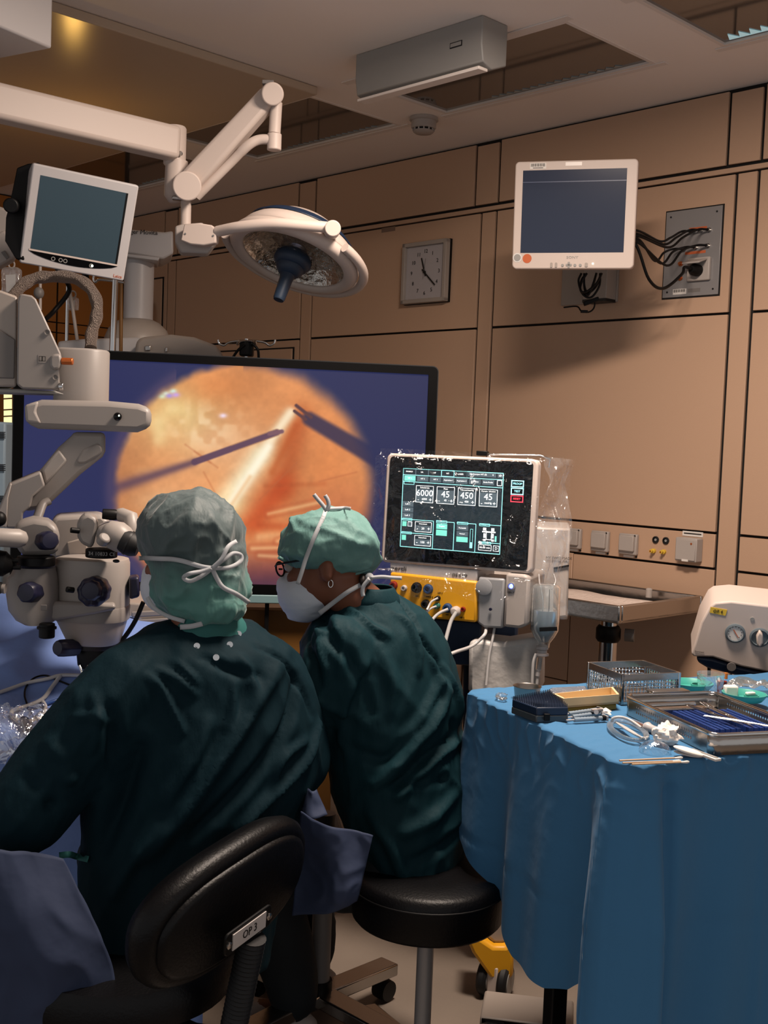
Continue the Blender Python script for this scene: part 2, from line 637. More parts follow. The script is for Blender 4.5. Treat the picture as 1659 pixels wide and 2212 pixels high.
# ceiling with recesses left open for the luminaires
cl = MB()
PAN = [(-5.555, -4.61), (-4.36, -3.41), (-3.162, -2.206), (-1.96, -1.005), (-0.76, 0.195)]
PV0, PV1 = 2.855, 3.35
us = [XW - 0.1]
for a, b in PAN:
    us += [a, b]
us.append(UMAX + 1.3)
rbox(cl, XW - 0.1, UMAX + 1.3, PV1, YW + 0.1, ZC, ZC + 0.05)
rbox(cl, XW - 0.1, UMAX + 1.3, -1.6, PV0, ZC, ZC + 0.05)
for i in range(0, len(us), 2):
    rbox(cl, us[i], us[i + 1], PV0, PV1, ZC, ZC + 0.05)
ce = cl.build('ceiling', 'ceil')
tag(ce, 'flat painted ceiling with recessed light panels', kind=S)
cn = rbox(MB(), XW, -3.30, -1.6, 2.80, ZC - 0.032, ZC - 0.001).build('trim_2', 'canopy', bevel=0.004)
tag(cn, 'glossy lowered ceiling field over the operating area', kind=S)
for u0, u1 in ((XW, -3.42), (-3.16, -2.20), (-1.96, -1.0)):
    pass
# recessed luminaires, switched off: dark glass reflecting the wall, louvre fins at the far edge, last row with a painted glow
LBL = ['dark recessed ceiling light panel farthest left, above the small off monitor', 'dark recessed ceiling light panel behind the tall lamp elbow',
       'dark recessed ceiling light panel behind the grey ceiling box', 'recessed ceiling light panel with bright toothed louvre at the top right corner', '']
for k, (a, b) in enumerate(PAN[:4]):
    t = T('ceiling_light', LBL[k], 'ceiling light', room((a + b) / 2, (PV0 + PV1) / 2, ZC), 'recessed ceiling light panels')
    fr = MB()
    w_ = 0.014
    rbox(fr, a, b, PV0, PV0 + w_, ZC - 0.002, ZC + 0.03)
    rbox(fr, a, b, PV1 - w_, PV1, ZC - 0.002, ZC + 0.03)
    rbox(fr, a, a + w_, PV0 + w_, PV1 - w_, ZC - 0.002, ZC + 0.03)
    rbox(fr, b - w_, b, PV0 + w_, PV1 - w_, ZC - 0.002, ZC + 0.03)
    fr.build('frame', 'ceil_trim', t)
    rbox(MB(), a + w_, b - w_, PV0 + w_, PV1 - w_, ZC + 0.006, ZC + 0.012).build('glass_panel', 'glass_dark', t)
    gl = 'fin_lit' if k == 3 else 'fin_dim'
    n = 24
    du = (b - a - 0.08) / n
    for i in range(n):
        if k != 3 and (i % 24) not in range(6, 22):
            continue
        u = a + 0.04 + i * du
        hh = (0.045 if k == 3 else 0.018)
        MB().prism([room(u, PV1 - 0.03, ZC + 0.0055), room(u + du, PV1 - 0.03, ZC + 0.0055), room(u + du / 2, PV1 - 0.03 - hh, ZC + 0.0055)], (0, 0, -0.002)).build('louvre_fin', gl, t)
# pale seams of the ceiling trim
for i, (a, b) in enumerate(PAN[:4]):
    st = rbox(MB(), a - 0.03, b + 0.03, PV0 - 0.035, PV0 - 0.004, ZC - 0.004, ZC - 0.0005)
    rbox(st, a - 0.03, b + 0.03, PV1 + 0.004, PV1 + 0.03, ZC - 0.004, ZC - 0.0005)
    tag(st.build('trim_%d' % (3 + i), 'ceil_trim'), 'pale ceiling strips beside a light recess', kind=S)
# assumed lit luminaire (out of frame, read off the shadows) that lights the room
t = T('ceiling_light', 'assumed lit ceiling luminaire over the instrument table', 'ceiling light', room(-1.50, 1.97, ZC), 'recessed ceiling light panels')
fr = MB()
for q in (-1, 1):
    rbox(fr, -1.82, -1.18, 1.97 + q * 0.18 - 0.01, 1.97 + q * 0.18 + 0.01, ZC - 0.03, ZC)
    rbox(fr, -1.50 + q * 0.32 - 0.01, -1.50 + q * 0.32 + 0.01, 1.80, 2.14, ZC - 0.03, ZC)
fr.build('frame', 'ceil_trim', t)
rbox(MB(), -1.81, -1.19, 1.80, 2.14, ZC - 0.02, ZC - 0.005).build('diffuser', 'assumed_lamp_panel', t)
# grey ceiling box (emergency light housing)
t = T('ceiling_box', 'long grey sloped housing mounted on the ceiling before a dark light panel', 'ceiling unit', room(-2.64, 2.72, ZC))
prof = [(2.655, ZC), (2.655, ZC - 0.085), (2.665, ZC - 0.135), (2.71, ZC - 0.150), (2.775, ZC - 0.125), (2.775, ZC)]
MB().prism([room(-2.935, v, z) for v, z in prof], XR * 0.565).build('housing', 'grey', t, bevel=0.004)
rbox(MB(), -2.925, -2.38, 2.658, 2.70, ZC - 0.158, ZC - 0.148).build('lower_lip', 'ceil_trim', t, bevel=0.002)
rbox(MB(), -2.50, -2.45, 2.653, 2.656, ZC - 0.075, ZC - 0.058).build('label', 'dark', t)
rbox(MB(), -2.497, -2.453, 2.652, 2.6535, ZC - 0.072, ZC - 0.061).build('label_face', 'grey', t)
# smoke detector
p = room(-3.268, 3.335, ZC)
t = T('smoke_detector', 'round white smoke detector on the ceiling between two light panels', 'smoke detector', p)
MB().lathe([(0.001, -0.001), (0.056, -0.001), (0.058, -0.012), (0.050, -0.016)], p, n=32).build('base', 'white', t, smooth=40)
MB().lathe([(0.050, -0.012), (0.050, -0.040), (0.046, -0.044), (0.001, -0.044)], p, n=32).build('body', 'white', t, smooth=40)
MB().lathe([(0.034, -0.043), (0.034, -0.055)], p, n=24).build('chamber', 'black', t, smooth=40)
MB().lathe([(0.001, -0.052), (0.042, -0.052), (0.042, -0.056), (0.034, -0.062), (0.001, -0.063)], p, n=32).build('cover', 'white', t, smooth=40)
for q in range(12):
    a = q * math.pi / 6
    pp = p + Vector((math.cos(a) * 0.041, math.sin(a) * 0.041, -0.048))
    MB().box(pp, (0.006, 0.006, 0.011)).build('rib', 'white', t)
# ------------------------------------------------------------------ things on the wall
VW = YW - 0.0005


def wbox(mb, u0, u1, z0, z1, d0, d1):
    return rbox(mb, u0, u1, YW - d1, YW - d0, z0, z1)


def wall_frame(u, z, d=0.0):
    return frame(room(u, YW - d, z), XR, Vector((0, 0, 1)))


# clock
t = T('wall_clock', 'square white framed wall clock showing about twenty two past eleven', 'clock', room(-3.607, YW, 2.085))
cu, cz = -3.607, 2.226
wbox(MB(), cu - 0.138, cu + 0.138, cz - 0.138, cz + 0.138, 0.0, 0.012).build('back_plate', 'black', t)
fb = MB()
for q in (-1, 1):
    wbox(fb, cu - 0.136, cu + 0.136, cz + q * 0.127 - 0.009, cz + q * 0.127 + 0.009, 0.008, 0.038)
    wbox(fb, cu + q * 0.127 - 0.009, cu + q * 0.127 + 0.009, cz - 0.136, cz + 0.136, 0.008, 0.038)
fb.build('frame', 'offwhite', t, bevel=0.002)
dial_ = wbox(MB(), cu - 0.12, cu + 0.12, cz - 0.12, cz + 0.12, 0.010, 0.022).build('dial', mat('dial', '#a8a2a4', 0.6), t)
F = wall_frame(cu, cz, 0.0235)
for h in range(1, 13):
    a = math.radians(90 - 30 * h)
    MB(F).text(str(h), math.cos(a) * 0.085, math.sin(a) * 0.093, 0.024).build('numeral', 'ink', dial_)


def hand(ang, l, tail, w_, z, name, m='ink'):
    a = math.radians(90 - ang)
    d = Vector((math.cos(a), math.sin(a), 0))
    n_ = Vector((-d.y, d.x, 0))
    MB(F).prism([-d * tail - n_ * w_, d * l - n_ * w_, d * l + n_ * w_, -d * tail + n_ * w_], (0, 0, 0.001)).v
    mb = MB(F)
    mb.prism([p + Vector((0, 0, z)) for p in (-d * tail - n_ * w_, d * l - n_ * w_, d * l + n_ * w_, -d * tail + n_ * w_)], (0, 0, 0.001))
    mb.build(name, m, t)


hand(341, 0.068, 0.018, 0.0035, 0.003, 'hour_hand')
hand(132, 0.092, 0.02, 0.003, 0.005, 'minute_hand')
hand(8, 0.06, 0.03, 0.0006, 0.007, 'second_hand', 'grey_mid')
MB(F).cyl((0, 0, 0), (0, 0, 0.009), 0.006, 16).build('hub', 'ink', t)
# grey service panel
u0, u1, z0, z1 = -2.385, -2.156, 2.035, 2.351
t = T('service_panel', 'grey metal connection panel set into the wall beside the off monitor', 'panel', room(-2.27, YW, 2.035))
wbox(MB(), u0 - 0.005, u1 + 0.005, z0 - 0.005, z1 + 0.005, 0.0, 0.003).build('shadow_gap', 'gap', t)
plate_ = wbox(MB(), u0, u1, z0, z1, 0.002, 0.007).build('plate', 'grey_panel', t, bevel=0.001)
for (a, b) in ((u0 + 0.02, z1 - 0.02), (u1 - 0.02, z1 - 0.02), (u0 + 0.02, z0 + 0.02), (u1 - 0.02, z0 + 0.02)):
    MB(wall_frame(a, b, 0.006)).cyl((0, 0, 0), (0, 0, 0.003), 0.0035, 12).build('screw', 'dark', plate_)
PLUG = {}
for nme, pts in (('top', [(1498, 501), (1515, 498), (1533, 497)]), ('low', [(1478, 539), (1504, 535), (1530, 531)])):
    PLUG[nme] = []
    for q in pts:
        a, b = on_wall(q[0], q[1], 0.007)
        MB(wall_frame(a, b, 0.006)).lathe([(0.0085, 0), (0.0085, 0.006), (0.006, 0.006), (0.006, 0.016)], (0, 0, 0), (0, 0, 1), 14).build('connector', 'steel', plate_, smooth=40)
        PLUG[nme].append((a, b))
for q in ((1471, 570), (1470, 601)):
    a, b = on_wall(q[0], q[1], 0.007)
    MB(wall_frame(a, b, 0.006)).lathe([(0.009, 0), (0.009, 0.006), (0.0055, 0.006), (0.0055, 0.014)], (0, 0, 0), (0, 0, 1), 14).build('connector', 'copper', plate_, smooth=40)
a, b = on_wall(1508, 494, 0.007)
wbox(MB(), a - 0.036, a + 0.036, b - 0.005, b + 0.006, 0.006, 0.0075).build('label_strip', 'orange_print', t)
a, b = on_wall(1502, 546, 0.007)
wbox(MB(), a - 0.042, a + 0.042, b - 0.004, b + 0.006, 0.006, 0.0075).build('label_strip', 'orange_print', t)
a, b = on_wall(1468, 630, 0.007)
bl__ = wbox(MB(), a - 0.028, a + 0.028, b - 0.010, b + 0.010, 0.006, 0.0075).build('barcode_label', 'paper', t)
lb = MB(wall_frame(a, b, 0.0078))
for i in range(14):
    lb.rect(-0.024 + i * 0.0034, -0.002, -0.024 + i * 0.0034 + 0.0014 + 0.001 * (i % 3 == 0), 0.008)
lb.build('barcode', 'paper_print', bl__)
wbox(MB(), a + 0.034, a + 0.085, b - 0.006, b + 0.008, 0.006, 0.0072).build('plate_mark', 'grey_mid', t)
# mains socket in that panel with raised lid and plug
a, b = on_wall(1512, 582, 0.007)
so = T('wall_socket', 'white socket with lifted lid and black plug on the grey panel', 'socket', room(a, YW, b - 0.04))
wbox(MB(), a - 0.046, a + 0.046, b - 0.042, b + 0.042, 0.006, 0.022).build('body', 'white', so, bevel=0.004)
MB().prism([room(a - 0.036, YW - 0.022, b + 0.030), room(a + 0.036, YW - 0.022, b + 0.030), room(a + 0.036, YW - 0.075, b + 0.012), room(a - 0.036, YW - 0.075, b + 0.012)], (0, 0, 0.006)).build('lid', 'white', so, bevel=0.002)
MB(wall_frame(a, b - 0.006, 0.02)).lathe([(0.022, 0), (0.022, 0.03), (0.012, 0.045), (0.001, 0.046)], (0, 0, 0), (0, 0, 1), 18).build('plug', 'black', so, smooth=50)
SOCK = room(a, YW - 0.062, b - 0.006)
# socket strip low on the wall
for i, (pa, pb) in enumerate((((1241, 1163), 0), ((1300, 1168), 0), ((1361, 1173), 0))):
    a, b = on_wall(*pa)
    b = 1.104
    nm_ = ['white lidded wall socket half hidden by the surgical machine', 'middle white lidded wall socket of the strip', 'white lidded wall socket next to the round jacks'][i]
    so = T('wall_socket', nm_, 'socket', room(a, YW, b - 0.04), 'lidded sockets in the wall strip')
    wbox(MB(), a - 0.04, a + 0.04, b - 0.040, b + 0.040, 0.0, 0.018).build('body', 'white', so, bevel=0.004)
    wbox(MB(), a - 0.033, a + 0.033, b - 0.026, b + 0.033, 0.016, 0.030).build('lid', 'white', so, bevel=0.003)
    MB(wall_frame(a + 0.032, b + 0.034, 0.017)).cyl((0, 0, 0), (0, 0, 0.003), 0.0035, 10).build('screw', 'ink', so)
    wbox(MB(), a - 0.026, a + 0.02, b - 0.052, b - 0.043, 0.0, 0.0015).build('name_strip', 'paper', so)
    MB(wall_frame(a + 0.032, b - 0.047, 0.0)).cyl((0, 0, 0), (0, 0, 0.004), 0.004, 10).build('dot', 'ink', so)
for i, q in enumerate(((1417, 1166), (1439, 1168))):
    a, b = on_wall(*q)
    so = T('wall_jack', ['left', 'right'][i] + ' one of two round black jacks in the wall strip', 'jack', room(a, YW, b))
    MB(wall_frame(a, b)).lathe([(0.0135, 0), (0.0135, 0.005), (0.009, 0.006), (0.009, 0.002), (0.001, 0.002)], (0, 0, 0), (0, 0, 1), 20).build('ring', 'dark', so, smooth=40)
    MB(wall_frame(a, b)).cyl((0, 0, 0), (0, 0, 0.004), 0.005, 12).build('core', 'grey', so)
for i, q in enumerate(((1413, 1190), (1435, 1192))):
    a, b = on_wall(*q)
    so = T('earth_pin', ['left', 'right'][i] + ' one of two yellow pins below the round jacks', 'plug pin', room(a, YW, b))
    MB(wall_frame(a, b)).lathe([(0.009, 0), (0.009, 0.012), (0.006, 0.013), (0.006, 0.026), (0.001, 0.0265)], (0, 0, 0), (0, 0, 1), 16).build('collar', 'yellow_tag', so, smooth=40)
    MB(wall_frame(a, b)).cyl((0, 0, 0.024), (0, 0, 0.028), 0.003, 10).build('core', 'red', so)
a, b = on_wall(1495, 1187)
b = 1.110
so = T('wall_switch_box', 'white box with a paper name strip at the right end of the wall strip', 'socket', room(a, YW, b - 0.045))
wbox(MB(), a - 0.044, a + 0.044, b - 0.045, b + 0.042, 0.0, 0.045).build('body', 'white', so, bevel=0.004)
wbox(MB(), a - 0.040, a + 0.040, b - 0.040, b + 0.036, 0.044, 0.049).build('cover', 'white', so, bevel=0.002)
MB(wall_frame(a + 0.024, b + 0.022, 0.048)).cyl((0, 0, 0), (0, 0, 0.002), 0.004, 10).build('screw', 'copper', so)
wbox(MB(), a - 0.042, a + 0.042, b + 0.046, b + 0.064, 0.0, 0.002).build('name_strip', 'paper', so)
wbox(MB(), a - 0.036, a + 0.036, b + 0.053, b + 0.058, 0.0015, 0.0025).build('print', 'paper_print', so)
wbox(MB(), a - 0.012, a + 0.014, b - 0.044, b - 0.036, 0.046, 0.0495).build('tag', 'paper', so)
# small label above the clock
a, b = on_wall(839, 496)
tag(wbox(MB(), a - 0.045, a + 0.045, b - 0.010, b + 0.011, 0.0, 0.001).build('wall_label', mat('faded', '#7d6658', 0.6)), 'tiny faded label on the wall above the clock', 'label')
# framed panel in the far wall seen beside the white column
t = T('wall_hatch', 'framed hatch in the wall beyond the white ceiling column', 'hatch', room(-5.80, YW, 1.75))
wbox(MB(), -6.02, -5.735, 1.70, 2.372, 0.0, 0.004).build('gap_frame', 'gap', t)
wbox(MB(), -6.01, -5.745, 1.71, 2.362, 0.002, 0.010).build('leaf', 'wall', t, bevel=0.002)
MB().tube(spline([room(-5.86, YW - 0.02, 2.24), room(-5.80, YW - 0.06, 2.18), room(-5.80, YW - 0.06, 2.05), room(-5.86, YW - 0.02, 1.99)]), 0.016, 12).build('grab_handle', 'grey_mid', t, smooth=60)
t = T('wall_hatch', 'low framed hatch behind the chrome drip hooks', 'hatch', room(-5.0, YW, 1.5))
wbox(MB(), -5.42, -4.53, 1.30, 1.926, 0.0, 0.004).build('gap_frame', 'gap', t)
wbox(MB(), -5.41, -4.54, 1.31, 1.918, 0.002, 0.008).build('leaf', 'wall', t, bevel=0.002)
wbox(MB(), -4.95, -4.62, 1.55, 1.86, 0.006, 0.010).build('window_pane', mat('pane_blue', '#3a3f52', 0.2), t)
# ================================================================== off monitor on the wall
def rot_frame(c, deg, pitch=0.0, roll=0.0):
    """screen frame facing the viewer, turned by deg (right side nearer for positive)"""
    a = math.radians(deg)
    r = Vector((math.cos(a), -math.sin(a), 0))
    n = Vector((-math.sin(a), -math.cos(a), 0))
    u = Vector((0, 0, 1)) * math.cos(math.radians(pitch)) + n * math.sin(math.radians(pitch))
    q = math.radians(roll)
    return frame(c, r * math.cos(q) + u * math.sin(q), u * math.cos(q) - r * math.sin(q))


def rr(x0, y0, x1, y1, r, n=5):
    """rounded rectangle outline (local xy)"""
    o = []
    for cx, cy, a0 in ((x1 - r, y1 - r, 0), (x0 + r, y1 - r, 90), (x0 + r, y0 + r, 180), (x1 - r, y0 + r, 270)):
        for i in range(n + 1):
            a = math.radians(a0 + 90 * i / n)
            o.append(Vector((cx + r * math.cos(a), cy + r * math.sin(a), 0)))
    return o


def ringframe(mb, outer, inner, z0, z1):
    """frame between two outlines with equal point counts"""
    n = len(outer)
    A = [Vector((p.x, p.y, z1)) for p in outer]
    B = [Vector((p.x, p.y, z1)) for p in inner]
    C = [Vector((p.x, p.y, z0)) for p in outer]
    D = [Vector((p.x, p.y, z0)) for p in inner]
    fs = []
    for i in range(n):
        j = (i + 1) % n
        fs += [(i, j, n + j, n + i), (2 * n + i, i + 0, 0, 0)] if False else [(i, j, n + j, n + i), (j, i, 2 * n + i, 2 * n + j), (n + i, n + j, 3 * n + j, 3 * n + i)]
    return mb.add(A + B + C + D, fs)


mc = at(1240, 463, 3.93)
t = T('wall_monitor', 'pale bezelled switched off monitor with dark blue screen on the panelled wall', 'monitor', mc - Vector((0, 0, 0.18)))
MF = rot_frame(mc, 15, 4)
W2, H2 = 0.2055, 0.178
outer = rr(-W2, -H2, W2, H2, 0.014)
# belly of the lower edge
body_pts = []
for p in outer:
    q = p.copy()
    if q.y < -H2 + 0.02:
        q.y -= 0.018 * math.cos(q.x / W2 * 1.5)
    body_pts.append(q)
hs_ = MB(MF).prism([Vector((p.x, p.y, -0.045)) for p in body_pts], (0, 0, 0.045)).build('housing', 'enamel', t, bevel=0.004)
MB(MF).prism([Vector((p.x * 0.72, p.y * 0.72, -0.085)) for p in outer], (0, 0, 0.04)).build('rear_cover', 'offwhite', t, bevel=0.01)
MB(MF).rect(-0.178, -0.127, 0.170, 0.148, 0.0005, 0.001).build('screen', 'screen_off', t)
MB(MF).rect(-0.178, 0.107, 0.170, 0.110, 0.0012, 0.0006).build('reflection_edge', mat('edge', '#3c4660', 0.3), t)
al_ = MB(MF).rect(-0.155, 0.152, -0.100, 0.172, 0.0006, 0.001).build('asset_label', 'paper', t)
bc = MB(MF)
for i in range(16):
    bc.rect(-0.152 + i * 0.0031, 0.160, -0.152 + i * 0.0031 + (0.0018 if i % 3 else 0.0012), 0.170, 0.0014)
bc.rect(-0.145, 0.1545, -0.110, 0.1565, 0.0014)
bc.build('barcode', 'paper_print', al_)
MB(MF).rect(-0.035, 0.160, 0.02, 0.172, 0.0006, 0.0008).build('clear_sticker', mat('sticker', '#e6ddd6', 0.3), t)
MB(MF).text('SONY', 0.0, -0.143, 0.012, 0.001, sx=1.25).build('logo', 'grey', hs_)
MB(MF).cyl((-0.188, -0.143, 0), (-0.188, -0.143, 0.001), 0.0155, 24).build('seal_sticker', mat('seal', '#cfcdcb', 0.5), t)
MB(MF).cyl((-0.188, -0.143, 0.0008), (-0.188, -0.143, 0.0014), 0.012, 24).build('seal_print', 'grey', t)
MB(MF).cyl((-0.154, -0.146, 0), (-0.154, -0.146, 0.001), 0.0155, 24).build('orange_sticker', 'orange_print', t)
for i, x in enumerate((-0.070, -0.054, -0.032, 0.010, 0.028)):
    if i < 2:
        MB(MF).prism([Vector((x + p.x, -0.168 + p.y, 0)) for p in rr(-0.004, -0.008, 0.004, 0.008, 0.003, 3)], (0, 0, 0.003)).build('button', 'offwhite', hs_)
    else:
        MB(MF).cyl((x, -0.169, 0), (x, -0.169, 0.003), 0.0048, 14).build('button', 'grey', hs_)
MB(MF).box((-0.011, -0.168, 0.0012), (0.020, 0.007, 0.003)).build('cross_key', 'grey', hs_)
MB(MF).box((-0.011, -0.168, 0.0012), (0.007, 0.020, 0.003)).build('cross_key', 'grey', hs_)
MB(MF).prism([Vector((0.048 + p.x, -0.168 + p.y, 0)) for p in rr(-0.005, -0.007, 0.005, 0.007, 0.003, 3)], (0, 0, 0.003)).build('button', 'offwhite', hs_)
MB(MF).cyl((0.070, -0.164, 0), (0.070, -0.164, 0.002), 0.0028, 10).build('power_light', 'led_white', hs_)
# wall bracket
t2 = T('monitor_bracket', 'pale wall bracket box with swing arm under the switched off monitor', 'bracket', room(-2.72, YW, 2.03))
wbox(MB(), -2.852, -2.585, 2.034, 2.20, 0.0, 0.012).build('wall_plate', 'offwhite', t2, bevel=0.002)
wbox(MB(), -2.700, -2.590, 2.040, 2.20, 0.010, 0.075).build('terminal_box', 'offwhite', t2, bevel=0.003)
wbox(MB(), -2.700, -2.590, 2.030, 2.041, 0.010, 0.075).build('terminal_base', 'dark', t2)
back = MF @ Vector((0, -0.05, -0.08))
MB().tube([room(-2.76, YW - 0.012, 2.24), room(-2.74, YW - 0.22, 2.24), back], 0.018, 12).build('swing_arm', 'offwhite', t2, smooth=60)
# cables monitor -> panel
t3 = None


def cable(name, pts, r, m, label, cat='cable', group=None, k=8):
    o = MB().tube(spline(pts, k), r, 8).build(name, m, None, smooth=60)
    tag(o, label, cat, group)
    return o


exits = [(0.19, -0.045), (0.19, -0.055), (0.19, -0.062), (0.19, -0.070), (0.19, -0.078), (0.19, -0.083)]
allp = PLUG['top'] + PLUG['low']
names = ['black cable to the left plug of the upper row', 'black cable to the middle plug of the upper row', 'black cable to the right plug of the upper row',
         'black cable to the left plug of the lower row', 'black cable to the middle plug of the lower row', 'black cable to the right plug of the lower row']
for i, (e, pl) in enumerate(zip(exits, allp)):
    a = MF @ Vector((0.12, e[1], -0.045))
    a2 = MF @ Vector((e[0] + 0.02, e[1] - 0.005, -0.055))
    b = room(pl[0], YW - 0.022, pl[1])
    b1 = room(pl[0] - 0.02, YW - 0.055, pl[1] - 0.004)
    mid = (a2 + b1) / 2 + Vector((0, 0, -0.035 - 0.008 * i % 3))
    mid2 = a2 * 0.25 + b1 * 0.75 + Vector((0, 0, -0.022))
    cable('video_cable', [a, a2, mid, mid2, b1, b], 0.0042, 'black', names[i], group='black cables between monitor and grey panel')
a = MF @ Vector((0.12, -0.085, -0.045))
a2 = MF @ Vector((0.20, -0.088, -0.055))
cable('power_cable', [a, a2, a2 * 0.75 + SOCK * 0.25 + Vector((0, -0.02, -0.105)), a2 * 0.5 + SOCK * 0.5 + Vector((0, -0.02, -0.115)), a2 * 0.2 + SOCK * 0.8 + Vector((0, -0.02, -0.04)), SOCK + YR * -0.05, SOCK], 0.0055, 'black', 'thick black mains cable sagging from the monitor to the socket')
# coiled leads under the monitor
cpt = [(1262, 590, 4.15), (1256, 610, 4.16), (1260, 632, 4.15), (1272, 636, 4.15), (1288, 615, 4.14), (1295, 590, 4.12)]
for i in range(5):
    pts = [at(x + 7 * math.sin(i * 2.1 + k), y + (6 * math.cos(i * 1.7 + k) if 0 < k < 5 else 0), Y - 0.012 * i) for k, (x, y, Y) in enumerate(cpt)]
    cable('hanging_lead', pts, 0.004, 'black', ['outermost', 'second', 'third', 'fourth', 'innermost'][i] + ' loop of the black leads hanging under the off monitor', group='looped leads under the monitor')
lead = at(1284, 650, 4.2)
t4 = T('inline_adapter', 'small black power adapter hanging at the wall bracket', 'adapter', lead)
MB().box(at(1277, 651, 4.22), (0.058, 0.02, 0.016), (Vector((0.93, 0, 0.37)), Vector((0, 1, 0)), Vector((-0.37, 0, 0.93)))).build('body', 'black', t4, bevel=0.003)
MB().tube(spline([at(1286, 645, 4.22), at(1283, 665, 4.22), at(1272, 674, 4.22), at(1256, 672, 4.22), at(1246, 662, 4.25), at(1218, 664, 4.28)]), 0.003, 8).build('lead', 'black', t4, smooth=60)
MB().box(at(1262, 673, 4.22), (0.026, 0.012, 0.010)).build('ferrite', 'black', t4, bevel=0.002)

# ================================================================== operating lamp with its arms
LY = 3.6
t = T('lamp_arm', 'white ceiling lamp arm with a long beam, angled spring arm and drop tube', 'lamp arm', at(380, 330, LY))


def beam(name, p0, p1, h0, h1, wd, m, par, bevel=0.012):
    d = (p1 - p0).normalized()
    side = d.cross(Vector((0, 0, 1))).normalized()
    up = side.cross(d)
    rings = []
    for p, h in ((p0, h0), (p1, h1)):
        rings.append([p + side * (sx * wd / 2) + up * (sy * h / 2) for sx, sy in ((-1, -1), (1, -1), (1, 1), (-1, 1))])
    return MB().loft(rings).build(name, m, par, bevel=bevel, seg=3)


bm0 = at(380, 312, 3.55) + (at(-160, 186, 3.1) - at(380, 312, 3.55)) * 1.7
MB().cyl(bm0 + Vector((0, 0, -0.08)), Vector((bm0.x, bm0.y, ZC - 0.03)), 0.055, 28).build('ceiling_spindle', 'enamel', t, smooth=40)
beam('long_beam', bm0, at(380, 312, 3.55), 0.098, 0.098, 0.075, 'enamel', t, 0.014)
c0 = at(378, 318, 3.58)
MB().lathe([(0.001, 0.062), (0.030, 0.062), (0.034, 0.056), (0.034, -0.052), (0.028, -0.058), (0.001, -0.058)], c0, n=28).build('joint_sleeve', 'enamel', t, smooth=40)
MB(frame(at(390, 332, 3.545), Vector((1, 0, 0)), Vector((0, 0, 1)))).cyl((0, 0, 0), (0, 0, 0.006), 0.007, 14).build('joint_screw', 'steel', t)
MB().lathe([(0.034, 0.05), (0.036, -0.02), (0.036, -0.055), (0.022, -0.075), (0.001, -0.078)], at(381, 384, 3.58), n=28).build('lower_knuckle', 'enamel', t, smooth=50)
MB().box(at(388, 430, 3.56), (0.042, 0.035, 0.012)).build('knuckle_catch', 'steel', t, bevel=0.003)
ka = at(403, 405, 3.54)
kb = at(586, 205, 3.50)
MB().cyl(at(404, 402, 3.47), at(402, 402, 3.57), 0.043, 32).build('pivot_disc', 'enamel', t, smooth=40, bevel=0.004)
beam('spring_arm', ka, kb, 0.074, 0.060, 0.058, 'enamel', t, 0.013)
MB().cyl(at(589, 203, 3.44), at(586, 202, 3.55), 0.033, 32).build('elbow_disc', 'enamel', t, smooth=40, bevel=0.004)
MB().box(at(580, 181, 3.50), (0.035, 0.04, 0.012)).build('elbow_cap', 'grey_mid', t, bevel=0.002)
MB().cyl(at(597, 222, 3.50), at(593, 288, 3.50), 0.018, 20).build('drop_pin', 'enamel', t, smooth=40)
MB().cyl(at(593, 289, 3.50), at(592, 325, 3.50), 0.0215, 24).build('drop_sleeve', 'enamel', t, smooth=40, bevel=0.003)
MB().tube(spline([at(590, 302, 3.50), at(560, 302, 3.50), at(535, 315, 3.50), at(500, 350, 3.52), at(455, 395, 3.53), at(425, 425, 3.54)]), [0.015] * 20 + [0.014] * 21, 14).build('curved_tube', 'enamel', t, smooth=60)
# lamp head
t = T('operating_lamp', 'round white operating lamp with faceted mirror reflector and dark blue centre handle', 'surgical lamp', at(640, 545, LY))
MB().cyl(at(402, 435, 3.56), at(401, 488, 3.56), 0.016, 20).build('drop_tube', 'enamel', t, smooth=40)
jb = frame(at(434, 513, 3.50), Vector((0.97, -0.2, -0.02)), Vector((0.1, 0, 1)))
MB(jb).prism([Vector((x, y, 0.02)) for x, y in ((-0.045, -0.02), (-0.012, -0.031), (0.03, -0.033), (0.066, -0.024), (0.068, 0.014), (0.05, 0.028), (0.012, 0.033), (-0.036, 0.03))], (0, 0, 0.03)).build('joint_box', 'enamel', t, bevel=0.004)
slab('joint_bracket', [(378, 488), (392, 484), (438, 480), (470, 520), (449, 548), (390, 545), (378, 520)], 3.50, 0.07, 'white', t, 0.006)
MB(jb).cyl((-0.03, 0.0, 0.049), (-0.03, 0.0, 0.052), 0.003, 8).build('rivet', 'steel', t)
MB(jb).cyl((0.058, -0.004, 0.049), (0.058, -0.004, 0.052), 0.003, 8).build('rivet', 'steel', t)
# dome: axis tilted towards lower left viewer side
ax = Vector((0.26, 0.30, 0.92)).normalized()        # up-axis of dome
dc = at(636, 553, LY)
prof_out = [(0.0, 0.118), (0.06, 0.115), (0.12, 0.098), (0.165, 0.070), (0.190, 0.045)]
dome = MB().lathe([(0.001, 0.132), (0.05, 0.128), (0.10, 0.112), (0.145, 0.082), (0.178, 0.046), (0.198, 0.012)], dc, ax, 64, caps=False)
dome.build('dome', 'enamel', t, smooth=60, solid=0.004)
MB().lathe([(0.150, 0.083), (0.154, 0.079), (0.170, 0.062), (0.170, 0.066)], dc, ax, 64, caps=False).build('seal_ring', 'blue_dark', t, smooth=60, solid=0.002)
MB().lathe([(0.199, 0.014), (0.206, 0.004), (0.206, -0.010), (0.196, -0.020), (0.174, -0.022), (0.166, -0.014), (0.166, -0.004)], dc, ax, 64, caps=False).build('rim', 'enamel', t, smooth=60, solid=0.003)
